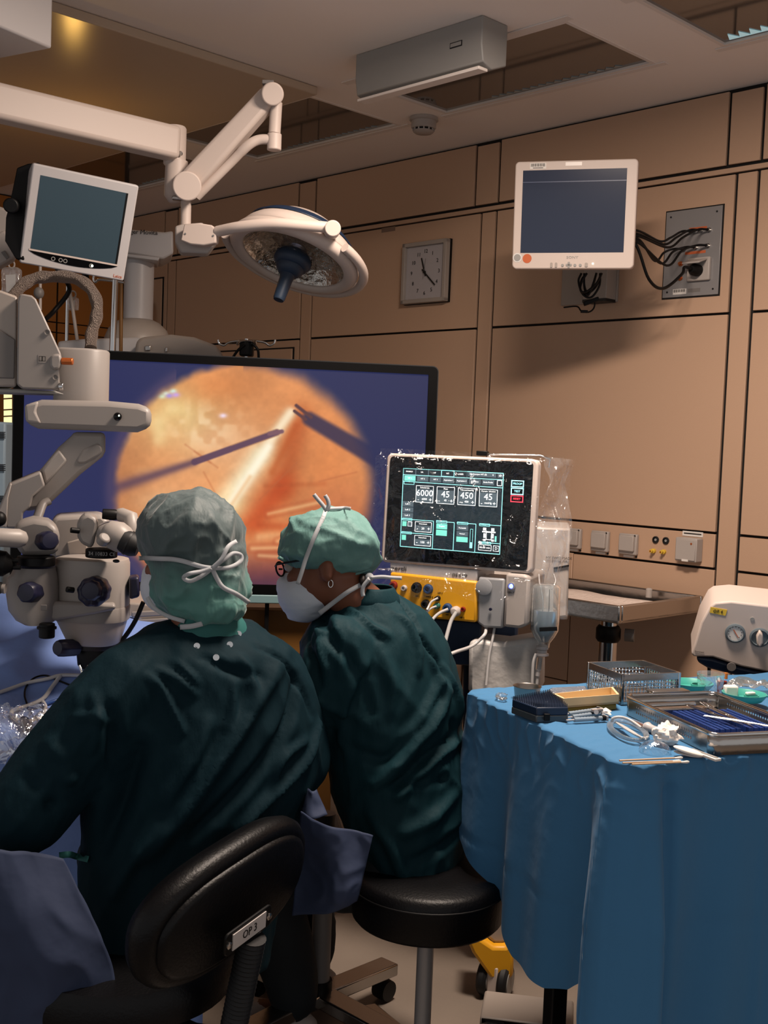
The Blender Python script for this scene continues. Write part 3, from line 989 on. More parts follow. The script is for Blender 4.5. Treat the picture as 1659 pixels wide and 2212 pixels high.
# faceted reflector
refl = MB()
NF, NR = 28, 5
rp = [(0.030, 0.074), (0.065, 0.068), (0.100, 0.054), (0.132, 0.030), (0.158, 0.002), (0.166, -0.010)]
refl.lathe(rp, dc, ax, NF * 2, caps=False)
refl.build('reflector', 'mirror', t)
g = MB()
g.lathe([(0.001, -0.0125), (0.166, -0.0125)], dc, ax, 48, caps=False)
g.build('glass_cover', film('lamp_glass', gloss=0.03, rough=0.02), t, smooth=60)
hub = MB()
hub.lathe([(0.001, 0.03), (0.032, 0.028), (0.034, 0.004), (0.030, -0.004)], dc, ax, 28).build('bulb_core', 'chrome', t, smooth=40)
MB().lathe([(0.001, 0.012), (0.045, 0.010), (0.058, -0.006), (0.060, -0.024), (0.050, -0.038), (0.044, -0.040), (0.042, -0.052), (0.030, -0.066), (0.001, -0.072)], dc, ax, 40).build('centre_knob', 'navy_lamp', t, smooth=50)
MB().lathe([(0.024, -0.060), (0.021, -0.085), (0.0185, -0.150), (0.016, -0.156), (0.001, -0.157)], dc, ax, 28).build('sterile_handle', 'navy_lamp', t, smooth=50)
# guard rail: tube bow from joint box over the dome to the round end cap, then around the rim
e1 = Vector((1, 0, 0)) - ax * ax.x
e1.normalize()
e2 = ax.cross(e1)
MB().tube(spline([at(470, 500, 3.45), at(520, 490, 3.40), at(590, 483, 3.37), at(660, 487, 3.37), at(718, 492, 3.38)]), 0.0165, 14).build('yoke_tube', 'enamel', t, smooth=60)
MB().cyl(at(719, 493, 3.345), at(716, 500, 3.44), 0.0235, 28).build('yoke_cap', 'enamel', t, smooth=40, bevel=0.003)
rail = []
for k in range(0, 41):
    a = math.radians(-150 + 250 * k / 40)
    rr_ = 0.228 + 0.01 * math.sin(a * 2)
    rail.append(dc + e1 * (math.cos(a) * rr_) + e2 * (math.sin(a) * rr_) + ax * (0.004))
# keep the part that swings round the right and lower side
rail2 = [dc + e1 * (math.cos(a) * 0.226) + e2 * (math.sin(a) * 0.226) + ax * 0.0 for a in [math.radians(-42 + 225 * k / 40) for k in range(41)]]
MB().tube(rail2, 0.0145, 12, flat=1.0).build('guard_rail', 'enamel', t, smooth=60)
for k in (2, 20, 38):
    a = math.radians(-42 + 225 * k / 40)
    d_ = e1 * math.cos(a) + e2 * math.sin(a)
    MB().cyl(dc + d_ * 0.198, dc + d_ * 0.224, 0.008, 10).build('rail_strut', 'enamel', t, smooth=40)

# ================================================================== small monitor at the left
cTL, cTR, cBL = at(75, 353, 3.19), at(304, 402, 3.31), at(38, 567, 3.245)
rgt, upv = (cTR - cTL).normalized(), (cTL - cBL).normalized()
Wm, Hm = (cTR - cTL).length / 2, (cTL - cBL).length / 2
LF = frame((cTR + cBL) / 2, rgt, upv) @ Matrix.Diagonal((Wm / 0.157, Hm / 0.146, 1, 1))
t = T('equipment_monitor', 'tilted white monitor with dark teal screen and black button strip on a black yoke', 'monitor', at(150, 600, 3.25))
Wm, Hm = 0.157, 0.146
MB(LF).prism([p + Vector((0, 0, -0.03)) for p in rr(-Wm, -Hm, Wm, Hm, 0.007)], (0, 0, 0.03)).build('bezel', 'white_cool', t, bevel=0.004)
MB(LF).loft([[p + Vector((0, 0, -0.03)) for p in rr(-Wm, -Hm + 0.002, Wm, Hm - 0.002, 0.007)], [Vector((p.x * 0.94 - 0.012, p.y * 0.93, -0.055)) for p in rr(-Wm, -Hm, Wm, Hm, 0.02)], [Vector((p.x * 0.8, p.y * 0.8, -0.085)) for p in rr(-Wm, -Hm, Wm, Hm, 0.03)]]).build('back_shell', 'white_cool', t, smooth=50)
MB(LF).rect(-0.131, -0.098, 0.128, 0.117, 0.0006, 0.0012).build('screen', 'screen_leica', t)
MB(LF).rect(0.1225, -0.098, 0.1285, 0.117, 0.0016, 0.0008).build('screen_edge', 'black', t)
MB(LF).rect(-0.135, -0.1035, 0.131, -0.0985, 0.0014, 0.0014).build('light_edge', 'enamel', t)
strip = [Vector((-0.135 + 0.266 * i / 16, -0.1045, 0)) for i in range(17)] + [Vector((0.131 - 0.266 * i / 16, -0.1045 - 0.022 * math.sin(math.pi * i / 16) ** 0.7 - 0.0005, 0)) for i in range(1, 16)]
bs_ = MB(LF).prism(strip, (0, 0, 0.0015)).build('button_strip', 'black_gloss', t)
for x in (-0.062, -0.040, -0.026, 0.052):
    bt = MB(LF).lathe([(0.0042, 0.0015), (0.0062, 0.0015), (0.0062, 0.0024), (0.0042, 0.0024), (0.0042, 0.0015)], (x, -0.116, 0), (0, 0, 1), 18, caps=False).build('button_ring', 'grey', bs_)
MB(LF).cyl((0.055, -0.116, 0.001), (0.055, -0.116, 0.003), 0.0035, 12).build('power_light', 'led_white', bs_)
MB(LF).text('Leica', 0.136, -0.134, 0.013, 0.0008, sx=1.0).build('logo', 'orange_print', t)
yk = MB()
yk.prism(pxs([(36, 362), (60, 353), (84, 350), (60, 430), (50, 500), (52, 562), (34, 560), (10, 520), (12, 470), (24, 420)], 3.245), Vector((0.0, 0.06, 0))).build('yoke', 'black', t, bevel=0.004)
MB().cyl(at(23, 444, 3.20), at(28, 444, 3.25), 0.021, 20, ).build('yoke_knob', 'black', t, smooth=40, bevel=0.004)
t = T('ceiling_pendant', 'white pendant arm partly cut off behind the left monitor', 'pendant', at(0, 520, 3.6))
slab('arm', [(-60, 440), (0, 445), (20, 452), (25, 500), (-60, 520)], 3.6, 0.12, 'white', t, 0.01)
slab('lower_arm', [(-60, 540), (10, 495), (36, 545), (34, 556), (-10, 580), (-60, 590)], 3.55, 0.10, 'white', t, 0.01)
slab('slot', [(2, 545), (10, 541), (20, 556), (14, 560)], 3.545, 0.01, 'grey_mid', t, 0.001)
# ceiling pendant box top left and an assumed warm lamp, unseen behind the left monitor
t = T('ceiling_pendant', 'white box of a ceiling pendant at the top left corner', 'pendant', at(20, 40, 3.0))
pc = at(66, 45, 3.0)
MB().box(pc + Vector((-0.17, 0.10, 0.075)), (0.34, 0.20, 0.22), (Vector((0.86, -0.5, 0)), Vector((0.5, 0.86, 0)), Vector((0, 0, 1)))).build('housing', 'white_cool', t, bevel=0.006)
MB().cyl(pc + Vector((-0.3, 0.15, 0.18)), pc + Vector((-0.3, 0.15, ZC - 0.033 - pc.z)), 0.04, 20).build('drop_tube', 'white', t, smooth=40)
wl = at(150, 455, 4.62)  # unseen lamp, assumed from the warm glow reflected in the lowered ceiling field
t = T('assumed_lamp', 'assumed small warm lamp on a rod, unseen behind the left monitor', 'lamp', wl)
MB().lathe([(0.001, -0.03), (0.03, -0.03), (0.04, 0.0), (0.036, 0.0)], wl, n=24).build('shade', 'white', t, smooth=40)
MB().ell(wl + Vector((0, 0, 0.02)), (0.034, 0.034, 0.034), 18, 10).build('bulb', 'assumed_warm_lamp', t, smooth=180)
MB().cyl(wl + Vector((0, 0, -0.60)), wl + Vector((0, 0, -0.03)), 0.008, 12).build('rod', 'chrome', t, smooth=40)

# ================================================================== ceiling supply unit with column
t = T('supply_column', 'white ceiling supply boom with round column and shallow equipment head', 'supply unit', at(300, 740, 4.6))
Yc = 4.6
boom_ = slab('boom', [(120, 470), (262, 494), (356, 501), (374, 498), (375, 547), (352, 560), (262, 545), (120, 530)], 4.52, 0.22, 'white_cool', t, 0.008)
slab('boom_lip', [(262, 546), (345, 556), (342, 563), (262, 553)], 4.50, 0.2, 'white_cool', t, 0.003)
BF = frame(at(316, 502, 4.515), at(356, 504, 4.515) - at(262, 500, 4.515), Vector((0, 0, 1)))
MB(BF).text('Dr\u00e4ger Movita', 0.045, 0.0, 0.025, 0.001, align='RIGHT').build('lettering', 'ink', boom_)
cb = at(298, 700, Yc)
ct = at(299, 556, Yc)
MB().cyl(Vector((cb.x, cb.y, cb.z - 0.02)), Vector((cb.x, cb.y, ct.z)), 0.058, 36).build('column', 'white_cool', t, smooth=40)
MB().lathe([(0.001, 0.028), (0.058, 0.028), (0.085, 0.016), (0.115, -0.012), (0.13, -0.05), (0.13, -0.07)], Vector((cb.x + 0.0, cb.y, cb.z - 0.01)), n=40).build('flange', 'offwhite', t, smooth=60)
slab('shelf', [(125, 737), (180, 732), (296, 728), (310, 732), (310, 790), (125, 790)], 4.45, 0.45, 'white_cool', t, 0.01)
slab('head', [(292, 760), (294, 738), (305, 728), (370, 722), (420, 728), (465, 745), (482, 765), (482, 800), (292, 800)], 4.30, 0.5, 'offwhite', t, 0.012)
slab('latch', [(313, 747), (325, 746), (325, 757), (314, 757)], 4.29, 0.02, 'steel', t, 0.002)
slab('hook', [(357, 750), (362, 750), (362, 760), (357, 760)], 4.29, 0.02, 'steel', t, 0.002)


def drip_pole(px, ytop, ybot, Y, label, hook_r=28, right=True):
    t = T('drip_stand', label, 'drip stand', at(px, ybot, Y))
    a, b = at(px, ytop, Y), at(px - 4, ybot, Y)
    MB().cyl(a, b, 0.009, 14).build('pole', 'chrome', t, smooth=40)
    MB().box(at(px, ytop + 22, Y), (0.05, 0.05, 0.055)).build('clamp', 'black', t, bevel=0.006)
    for s_, dy in ((-1, 0), (1, 1)):
        q = [at(px, ytop + 4, Y), at(px + s_ * 22, ytop + 5, Y), at(px + s_ * hook_r * 1.4, ytop + 8, Y), at(px + s_ * hook_r * 1.75, ytop + 14, Y), at(px + s_ * hook_r * 2.1, ytop + 10, Y), at(px + s_ * hook_r * 2.2, ytop + 2, Y)]
        MB().tube(spline(q, 6), 0.0045, 8).build('hook', 'chrome', t, smooth=60)
        q = [at(px, ytop + 4, Y - 0.01), at(px + s_ * 14, ytop + 6, Y - 0.05), at(px + s_ * 20, ytop + 12, Y - 0.09), at(px + s_ * 18, ytop + 4, Y - 0.11)]
        MB().tube(spline(q, 6), 0.0045, 8).build('hook', 'chrome', t, smooth=60)
    MB().tube(spline([at(px - 4, ytop + 12, Y - 0.03), at(px - 20, ytop + 26, Y - 0.03), at(px - 36, ytop + 50, Y - 0.02)]), 0.005, 8).build('lead', 'black', t, smooth=60)
    MB().tube(spline([at(px + 12, ytop + 10, Y - 0.03), at(px + 24, ytop + 24, Y - 0.03), at(px + 26, ytop + 48, Y - 0.02)]), 0.005, 8).build('lead', 'black', t, smooth=60)
    return t


drip_pole(533, 732, 900, 4.3, 'chrome drip stand with black clamp rising behind the big screen')
t = T('drip_stand', 'thin chrome drip stand with wire hooks below the left monitor', 'drip stand', at(243, 760, 4.2))
MB().cyl(at(249, 605, 4.2), at(243, 760, 4.2), 0.012, 14).build('pole', 'chrome', t, smooth=40)
MB().tube(spline([at(268, 610, 4.2), at(240, 606, 4.2), at(214, 604, 4.2), at(206, 609, 4.2), at(202, 603, 4.2), at(203, 594, 4.2)]), 0.005, 8).build('hook', 'chrome', t, smooth=60)
MB().cyl(at(262, 612, 4.3), at(261, 760, 4.3), 0.007, 10).build('rear_rod', 'brown_panel', t, smooth=40)


def drip_bag(cx, cy, w_, h_, Y, label, line=True):
    t = T('drip_bag', label, 'infusion bag', at(cx, cy + h_, Y))
    pts = pxs([(cx - w_, cy - h_ * 0.8), (cx - w_ * 0.7, cy - h_), (cx + w_ * 0.7, cy - h_), (cx + w_, cy - h_ * 0.8), (cx + w_ * 0.95, cy + h_), (cx - w_ * 0.95, cy + h_)], Y)
    MB().prism(pts, (0, 0.03, 0)).build('pouch', 'film_bag', t, bevel=0.008)
    MB().prism(pxs([(cx - w_ * 0.5, cy - h_ * 0.4), (cx + w_ * 0.55, cy - h_ * 0.45), (cx + w_ * 0.5, cy + h_ * 0.8), (cx - w_ * 0.4, cy + h_ * 0.8)], Y - 0.002), (0, 0.003, 0)).build('label_patch', mat('bag_label%d' % cx, '#b5b2b0', 0.4), t)
    R = at(cx, cy - h_ - 6, Y)
    MB().tube([R + Vector((math.cos(a) * 0.010, 0.015, math.sin(a) * 0.012)) for a in [k * math.pi / 8 for k in range(17)]], 0.003, 8).build('hang_loop', 'white', t, smooth=60)
    return t


drip_bag(22, 606, 21, 30, 3.9, 'clear drip bag with pale label hanging below the left monitor')
t = drip_bag(155, 655, 11, 14, 4.0, 'small clear drip pouch on a thin line behind the braided hose')
MB().tube([at(151, 630, 4.0), at(156, 660, 3.99), at(167, 735, 3.99)], 0.006, 8).build('drip_line', 'white', t, smooth=60)
t = T('drip_chamber', 'dark round drip sensor on a thin rod above the microscope housing', 'sensor', at(82, 640, 3.8))
MB().cyl(at(87, 572, 3.8), at(87, 670, 3.8), 0.005, 10).build('rod', 'white', t, smooth=40)
MB().ell(at(84, 633, 3.8), (0.017, 0.017, 0.02), 18, 10).build('sensor_body', 'grey_mid', t, smooth=180)
cable('black_cable', [at(118, 568, 3.9), at(128, 590, 3.9), at(150, 625, 3.95), at(120, 668, 3.95), at(98, 690, 3.9)], 0.008, 'black', 'black cable crossing the ochre wall under the left monitor')
cable('monitor_lead', [at(180, 585, 3.4), at(186, 600, 3.4), at(178, 620, 3.4)], 0.009, 'black', 'short black lead hanging from the left monitor')
# devices at the far left edge
t = T('anaesthesia_machine', 'pale blue vented device stack at the left edge beyond the big screen', 'medical device', at(0, 1150, 4.2))
MB().box(at(-60, 1010, 4.2) , (0.34, 0.3, 0.34)).build('upper_unit', mat('blue_device', '#8fa4b4', 0.45), t, bevel=0.008)
MB().box(at(-60, 1010, 4.2) - Vector((0, 0, 0.36)), (0.34, 0.3, 0.34)).build('lower_unit', 'blue_device', t, bevel=0.008)
for yy in (940, 1010, 1078):
    for k in range(4):
        slab('vent_slot', [(-6, yy - 7 + k * 4), (12, yy - 7 + k * 4), (12, yy - 5 + k * 4), (-6, yy - 5 + k * 4)], 4.04, 0.006, 'dark', t, 0)
t = T('lit_window_slot', 'bright narrow lit opening at the left edge beside the big screen', 'light', at(17, 915, 4.8))
slab('lit_pane', [(8, 848), (26, 848), (26, 918), (8, 918)], 4.8, 0.02, 'sky_panel', t, 0)
for yy in (860, 884, 898):
    slab('bar', [(8, yy), (26, yy - 1), (26, yy + 2), (8, yy + 3)], 4.79, 0.01, 'brown_panel', t, 0)
# ================================================================== big screen
th = math.radians(7.5)
TF = frame(Vector((-0.470, 3.42, 1.338)), Vector((math.cos(th), math.sin(th), 0)), Vector((0, 0, 1)))
TW, TH = 0.622, 0.352
t = T('big_screen', 'large black framed display showing an orange round eye surgery view', 'display', TF @ Vector((0, -TH, 0)))
MB(TF).prism([p + Vector((0, 0, -0.05)) for p in rr(-TW, -TH, TW, TH, 0.016)], (0, 0, 0.046)).build('housing', 'tv_black', t, bevel=0.004)
bz = MB(TF)
ringframe(bz, rr(-TW, -TH, TW, TH, 0.016), rr(-TW + 0.028, -TH + 0.028, TW - 0.028, TH - 0.024, 0.002), -0.006, 0.004)
bz.build('bezel', 'tv_black', t)
re_ = MB(TF)
ringframe(re_, rr(-TW - 0.003, -TH - 0.003, TW + 0.003, TH + 0.003, 0.018), rr(-TW, -TH, TW, TH, 0.016), -0.05, 0.001)
re_.build('edge_trim', 'dark', t)
MB(TF).box((0, -TH - 0.016, -0.02), (1.2, 0.026, 0.05)).build('lower_bar', mat('tealbar', '#6f8d92', 0.4), t, bevel=0.003)
# picture
nx, ny = 440, 246
X0, X1, Y0, Y1 = -TW + 0.026, TW - 0.026, -TH + 0.026, TH - 0.022
gx, gy = np.meshgrid(np.linspace(X0, X1, nx), np.linspace(Y0, Y1, ny))
Mt = np.array(TF)
P3 = Mt[:3, 0][:, None, None] * gx + Mt[:3, 1][:, None, None] * gy + Mt[:3, 3][:, None, None]
Q = P3 - np.array([0, 0, CAMH])[:, None, None]
dF = sum(Q[i] * _F[i] for i in range(3))
PX = CX + FPX * sum(Q[i] * CR[i] for i in range(3)) / dF
PY = CY - FPX * sum(Q[i] * CU[i] for i in range(3)) / dF
rs = np.random.RandomState(3)


def vnoise(x, y, s):
    lat = rs.rand(64, 64)
    xi, yi = x / s, y / s
    x0, y0 = np.floor(xi).astype(int), np.floor(yi).astype(int)
    fx, fy = xi - x0, yi - y0
    fx, fy = fx * fx * (3 - 2 * fx), fy * fy * (3 - 2 * fy)
    g_ = lambda a, b: lat[a % 64, b % 64]
    return g_(x0, y0) * (1 - fx) * (1 - fy) + g_(x0 + 1, y0) * fx * (1 - fy) + g_(x0, y0 + 1) * (1 - fx) * fy + g_(x0 + 1, y0 + 1) * fx * fy


def segd(ax_, ay, bx, by):
    dx, dy = bx - ax_, by - ay
    tt = np.clip(((PX - ax_) * dx + (PY - ay) * dy) / (dx * dx + dy * dy), 0, 1)
    return np.hypot(PX - ax_ - tt * dx, PY - ay - tt * dy), tt


def sm(a, b, x):
    q = np.clip((x - a) / (b - a), 0, 1)
    return q * q * (3 - 2 * q)


def C3(h):
    return np.array([int(h[i:i + 2], 16) / 255 for i in (1, 3, 5)])


img = np.ones((ny, nx, 3)) * C3('#262b55')


def lay(img, mask, col):
    return img * (1 - mask[..., None]) + C3(col) * mask[..., None]


img = lay(img, np.clip((PX - 560) / 500, 0, 1) * 0.5, '#1b2142')
n1, n2, n3 = vnoise(PX, PY, 90), vnoise(PX, PY, 38), vnoise(PX, PY, 14)
fine = vnoise(PX, PY, 6)
d = np.hypot((PX - 526) / 279, (PY - 1058) / 275)
disc = np.ones((ny, nx, 3)) * C3('#e2955c')
disc = lay(disc, np.clip(np.exp(-(((PX - 372) / 95) ** 2 + ((PY - 915) / 85) ** 2)) * (0.75 + 0.5 * n2), 0, 1), '#f3d08a')
disc = lay(disc, np.clip(np.exp(-(((PX - 480) / 110) ** 2 + ((PY - 960) / 60) ** 2)) * 0.7, 0, 1), '#f0b98a')
disc = lay(disc, np.clip(np.exp(-(((PX - 470) / 90) ** 2 + ((PY - 835) / 40) ** 2)) * 0.6, 0, 1), '#d98246')
disc = lay(disc, np.clip(np.exp(-(((PX - 700) / 90) ** 2 + ((PY - 1010) / 150) ** 2)) * 0.7, 0, 1), '#dc8247')
disc = lay(disc, np.clip(np.exp(-(((PX - 380) / 70) ** 2 + ((PY - 1040) / 40) ** 2)) * 0.6, 0, 1), '#eeb27e')
disc = lay(disc, np.clip(np.exp(-(((PX - 345) / 60) ** 2 + ((PY - 1085) / 30) ** 2)) * 0.7, 0, 1), '#f6dcb0')
# dark fold from the forceps down, red spot, bright crease
dd, tt = segd(648, 900, 610, 1060)
disc = lay(disc, np.exp(-(dd / 26) ** 2) * 0.75, '#c25a28')
dd, tt = segd(610, 1050, 545, 1130)
disc = lay(disc, np.exp(-(dd / 30) ** 2) * 0.8, '#cf4f22')
dd, tt = segd(625, 895, 560, 985)
disc = lay(disc, np.exp(-(dd / 14) ** 2) * 0.85, '#f6d9ae')
dd, tt = segd(560, 985, 480, 1095)
disc = lay(disc, np.exp(-(dd / 26) ** 2) * 0.95, '#fbe9c0')
dd, tt = segd(500, 1090, 440, 1130)
disc = lay(disc, np.exp(-(dd / 30) ** 2) * 0.8, '#f8d59a')
dd, tt = segd(575, 1050, 700, 1045)
disc = lay(disc, np.exp(-(dd / 6) ** 2) * 0.35, '#b8562a')
dd, tt = segd(560, 1160, 660, 1150)
disc = lay(disc, np.exp(-(dd / 9) ** 2) * 0.7, '#f4bd83')
dd, tt = segd(560, 1135, 640, 1140)
disc = lay(disc, np.exp(-(dd / 10) ** 2) * 0.6, '#c74f24')
disc = lay(disc, sm(1080, 1200, PY) * 0.5 * sm(500, 640, PX), '#c9683a')
disc = lay(disc, sm(1150, 1270, PY) * 0.95, '#7c3a3e')
disc = lay(disc, sm(250, 120, np.hypot(PX - 250, PY - 1075)) * 0.5, '#c98050')
disc = lay(disc, sm(140, 0, np.hypot((PX - 740) * 0.9, PY - 1130)) * 0.6, '#a85a3c')
disc = disc * (0.88 + 0.16 * n1[..., None] + 0.05 * (n3[..., None] - 0.5) + 0.035 * (fine[..., None] - 0.5))
disc = lay(disc, np.clip(np.exp(-(((PX - 345) / 55) ** 2 + ((PY - 935) / 60) ** 2)) * sm(0.35, 0.75, n2) * 0.9, 0, 1), '#f7e2a4')
disc = lay(disc, np.clip(np.exp(-(((PX - 440) / 70) ** 2 + ((PY - 925) / 45) ** 2)) * sm(0.4, 0.8, n3) * 0.6, 0, 1), '#f9dcb2')
dd, tt = segd(628, 890, 585, 950)
disc = lay(disc, np.exp(-(dd / 9) ** 2) * 0.8, '#fbe6c4')
dd, tt = segd(580, 965, 500, 1085)
disc = lay(disc, np.exp(-(dd / 11) ** 2) * 0.9, '#fff6dc')
dd, tt = segd(640, 920, 588, 1020)
disc = lay(disc, np.exp(-(dd / 8) ** 2) * 0.5, '#b4501f')
dd, tt = segd(540, 1030, 480, 1120)
disc = lay(disc, np.exp(-(dd / 5) ** 2) * 0.4, '#e09a58')
for a in ((600, 1170, 700, 1140), (545, 1185, 690, 1180), (580, 1110, 690, 1085), (560, 1200, 640, 1205)):
    dd, tt = segd(*a)
    disc = lay(disc, np.exp(-(dd / 4) ** 2) * 0.45, '#f6c890')
    disc = lay(disc, np.exp(-((dd - 9) / 4) ** 2) * 0.25, '#a84a2c')
# vessels
for a in ((400, 960, 470, 1010), (440, 1020, 470, 1075), (420, 975, 455, 1000), (640, 1000, 560, 1080), (690, 1040, 770, 1020)):
    dd, tt = segd(*a)
    disc = lay(disc, np.exp(-(dd / 2.2) ** 2) * 0.35, '#b0603a')
# instruments
dd, tt = segd(225, 1062, 420, 998)
disc = lay(disc, np.exp(-(dd / (15 - 7 * tt)) ** 2) * 0.85, '#5c4253')
dd, tt = segd(420, 998, 598, 934)
disc = lay(disc, sm(9, 5, dd) * 0.95, '#5a3f55')
disc = lay(disc, sm(2.5, 0, np.abs(dd - 7)) * 0.5 * (tt > 0.45), '#c08a5a')
dd, tt = segd(582, 937, 609, 932)
disc = lay(disc, sm(6, 3, dd), '#7a5660')
dd, tt = segd(668, 905, 830, 1000)
disc = lay(disc, sm(15 + 6, 6 + 3, dd - 4 * tt) * 0.95, '#3c3048')
dd, tt = segd(640, 876, 672, 901)
disc = lay(disc, sm(5, 2.5, dd), '#5a3a3c')
dd, tt = segd(636, 888, 660, 906)
disc = lay(disc, sm(4.5, 2.5, dd), '#5a3a3c')
for (x, y, c_) in ((358, 850, '#e8f0d0'), (374, 845, '#cfe8d8'), (350, 856, '#d8e8c0'), (366, 855, '#a890d8'), (380, 853, '#c8a0e0'), (482, 898, '#f0d8e8')):
    disc = lay(disc, np.exp(-(np.hypot((PX - x) / 8, (PY - y) / 5)) ** 2), c_)
edge = d + 0.03 * (n2 - 0.5) + 0.012 * (n3 - 0.5)
soft = np.where(PX > 526, 0.10, 0.05)
mask = sm(1.0, 0, (edge - (1 - soft)) / (2 * soft)) if False else 1 - np.clip((edge - (1.0 - soft)) / (1.6 * soft), 0, 1)
mask = mask * mask * (3 - 2 * mask)
mask *= 1 - 0.55 * sm(1200, 1300, PY)
img = img * (1 - mask[..., None]) + disc * mask[..., None]
rim = np.exp(-((d - 1.03) / 0.05) ** 2) * (PX < 380)
img = lay(img, np.clip(rim * 0.25, 0, 1), '#9a6a70')
img = np.clip(img, 0, 1)
lin = np.where(img <= 0.04045, img / 12.92, ((img + 0.055) / 1.055) ** 2.4)
me = bpy.data.meshes.new('screen_picture')
vl = np.stack([gx.ravel(), gy.ravel(), np.full(nx * ny, 0.0)], 1)
W3 = (Mt[:3, :3] @ vl.T).T + Mt[:3, 3] - np.array(ORG[t.name])
jj, ii = np.meshgrid(np.arange(ny - 1), np.arange(nx - 1), indexing='ij')
a0 = (jj * nx + ii).ravel()
fc = np.stack([a0, a0 + 1, a0 + nx + 1, a0 + nx], 1)
me.vertices.add(nx * ny)
me.vertices.foreach_set('co', W3.astype(np.float32).ravel())
me.loops.add(fc.size)
me.loops.foreach_set('vertex_index', fc.astype(np.int32).ravel())
me.polygons.add(len(fc))
me.polygons.foreach_set('loop_start', np.arange(0, fc.size, 4, dtype=np.int32))
me.update(calc_edges=True)
ca = me.color_attributes.new('picture', 'FLOAT_COLOR', 'POINT')
ca.data.foreach_set('color', np.concatenate([lin.reshape(-1, 3), np.ones((nx * ny, 1))], 1).astype(np.float32).ravel())
pm = bpy.data.materials.new('picture')
pm.use_nodes = True
nt = pm.node_tree
b = nt.nodes['Principled BSDF']
b.inputs['Base Color'].default_value = (0.01, 0.01, 0.012, 1)
b.inputs['Roughness'].default_value = 0.3
b.inputs['Specular IOR Level'].default_value = 0.15
vc = nt.nodes.new('ShaderNodeVertexColor')
vc.layer_name = 'picture'
nt.links.new(vc.outputs[0], b.inputs['Emission Color'])
b.inputs['Emission Strength'].default_value = 0.86
me.materials.append(pm)
o = bpy.data.objects.new('screen_picture', me)
COL.objects.link(o)
o.parent = t
# stand under the screen
MB(TF).box((0.10, -TH - 0.42, -0.10), (0.50, 0.72, 0.06)).build('stand_board', 'brown_panel', t, bevel=0.004)
MB(TF).box((0.13, -TH - 0.42, -0.04), (0.012, 0.78, 0.03)).build('stand_post', 'black', t)
MB(TF).box((0.10, -TH - 0.80, -0.10), (0.60, 0.05, 0.40)).build('stand_base', 'dark', t, bevel=0.01)

# ================================================================== surgical machine with touch display
def mach_px(x, y, Y):
    return at(x, y, Y)


MCc = at(988, 1106, 3.0)
SF = rot_frame(MCc, 22, -3)
SWd, SHt = 0.197, 0.139
t = T('surgical_console', 'white and yellow eye surgery machine with a lit black touch display', 'medical machine', at(1010, 2050, 3.1).xy.to_3d())
MB(SF).prism([p + Vector((0, 0, -0.035)) for p in rr(-SWd - 0.012, -SHt - 0.008, SWd + 0.012, SHt + 0.008, 0.016)], (0, 0, 0.034)).build('display_housing', 'enamel', t, bevel=0.005)
scr = MB(SF).prism([p + Vector((0, 0, 0.0)) for p in rr(-SWd, -SHt, SWd, SHt, 0.010)], (0, 0, 0.002)).build('display_glass', 'black_gloss', t)


def ui(px, py):
    """photo pixel -> local xy on the display plane"""
    d_ = ray(px, py)
    n_ = SF.col[2].xyz
    o_ = SF.col[3].xyz - Vector((0, 0, CAMH))
    tt_ = o_.dot(n_) / d_.dot(n_)
    v_ = d_ * tt_ - o_
    return v_.dot(SF.col[0].xyz), v_.dot(SF.col[1].xyz)


def crop(x, y):
    return ui(850 + x * 0.18083, 1000 + y * 0.18083)


# corners of the picture area in the crop: TL(125,65) TR(1315,125) BR(1275,1092) BL(85,995)
TLc, TRc, BRc, BLc = crop(125, 65), crop(1318, 125), crop(1272, 1092), crop(85, 995)


def U(a, b):
    """a,b in 0..1 across the drawn interface (b down)"""
    x = (1 - a) * (1 - b) * TLc[0] + a * (1 - b) * TRc[0] + a * b * BRc[0] + (1 - a) * b * BLc[0]
    y = (1 - a) * (1 - b) * TLc[1] + a * (1 - b) * TRc[1] + a * b * BRc[1] + (1 - a) * b * BLc[1]
    return x, y


UW = TRc[0] - TLc[0]
ZU = 0.0026
bgm, lin_, fil, gry, txt = MB(SF), MB(SF), MB(SF), MB(SF), MB(SF)


def quad(mb, a0, b0, a1, b1, z):
    p = [U(a0, b0), U(a1, b0), U(a1, b1), U(a0, b1)]
    mb.prism([Vector((q[0], q[1], z)) for q in p], (0, 0, 0.0002))


def seg(mb, a0, b0, a1, b1, wd=0.0055, z=ZU + 0.0004):
    p, q = Vector(U(a0, b0)).to_3d(), Vector(U(a1, b1)).to_3d()
    d_ = (q - p).normalized()
    n_ = Vector((-d_.y, d_.x, 0)) * (wd * UW / 2)
    mb.prism([v + Vector((0, 0, z)) for v in (p - n_, q - n_, q + n_, p + n_)], (0, 0, 0.0002))


def obox(mb, a0, b0, a1, b1, wd=0.005):
    for s_ in ((a0, b0, a1, b0), (a1, b0, a1, b1), (a1, b1, a0, b1), (a0, b1, a0, b0)):
        seg(mb, *s_, wd=wd)


def tx(s_, a, b, h, mb=txt):
    x, y = U(a, b)
    mb.text(s_, x, y, h * UW, ZU + 0.0007, th=0.0001, sx=1.02)


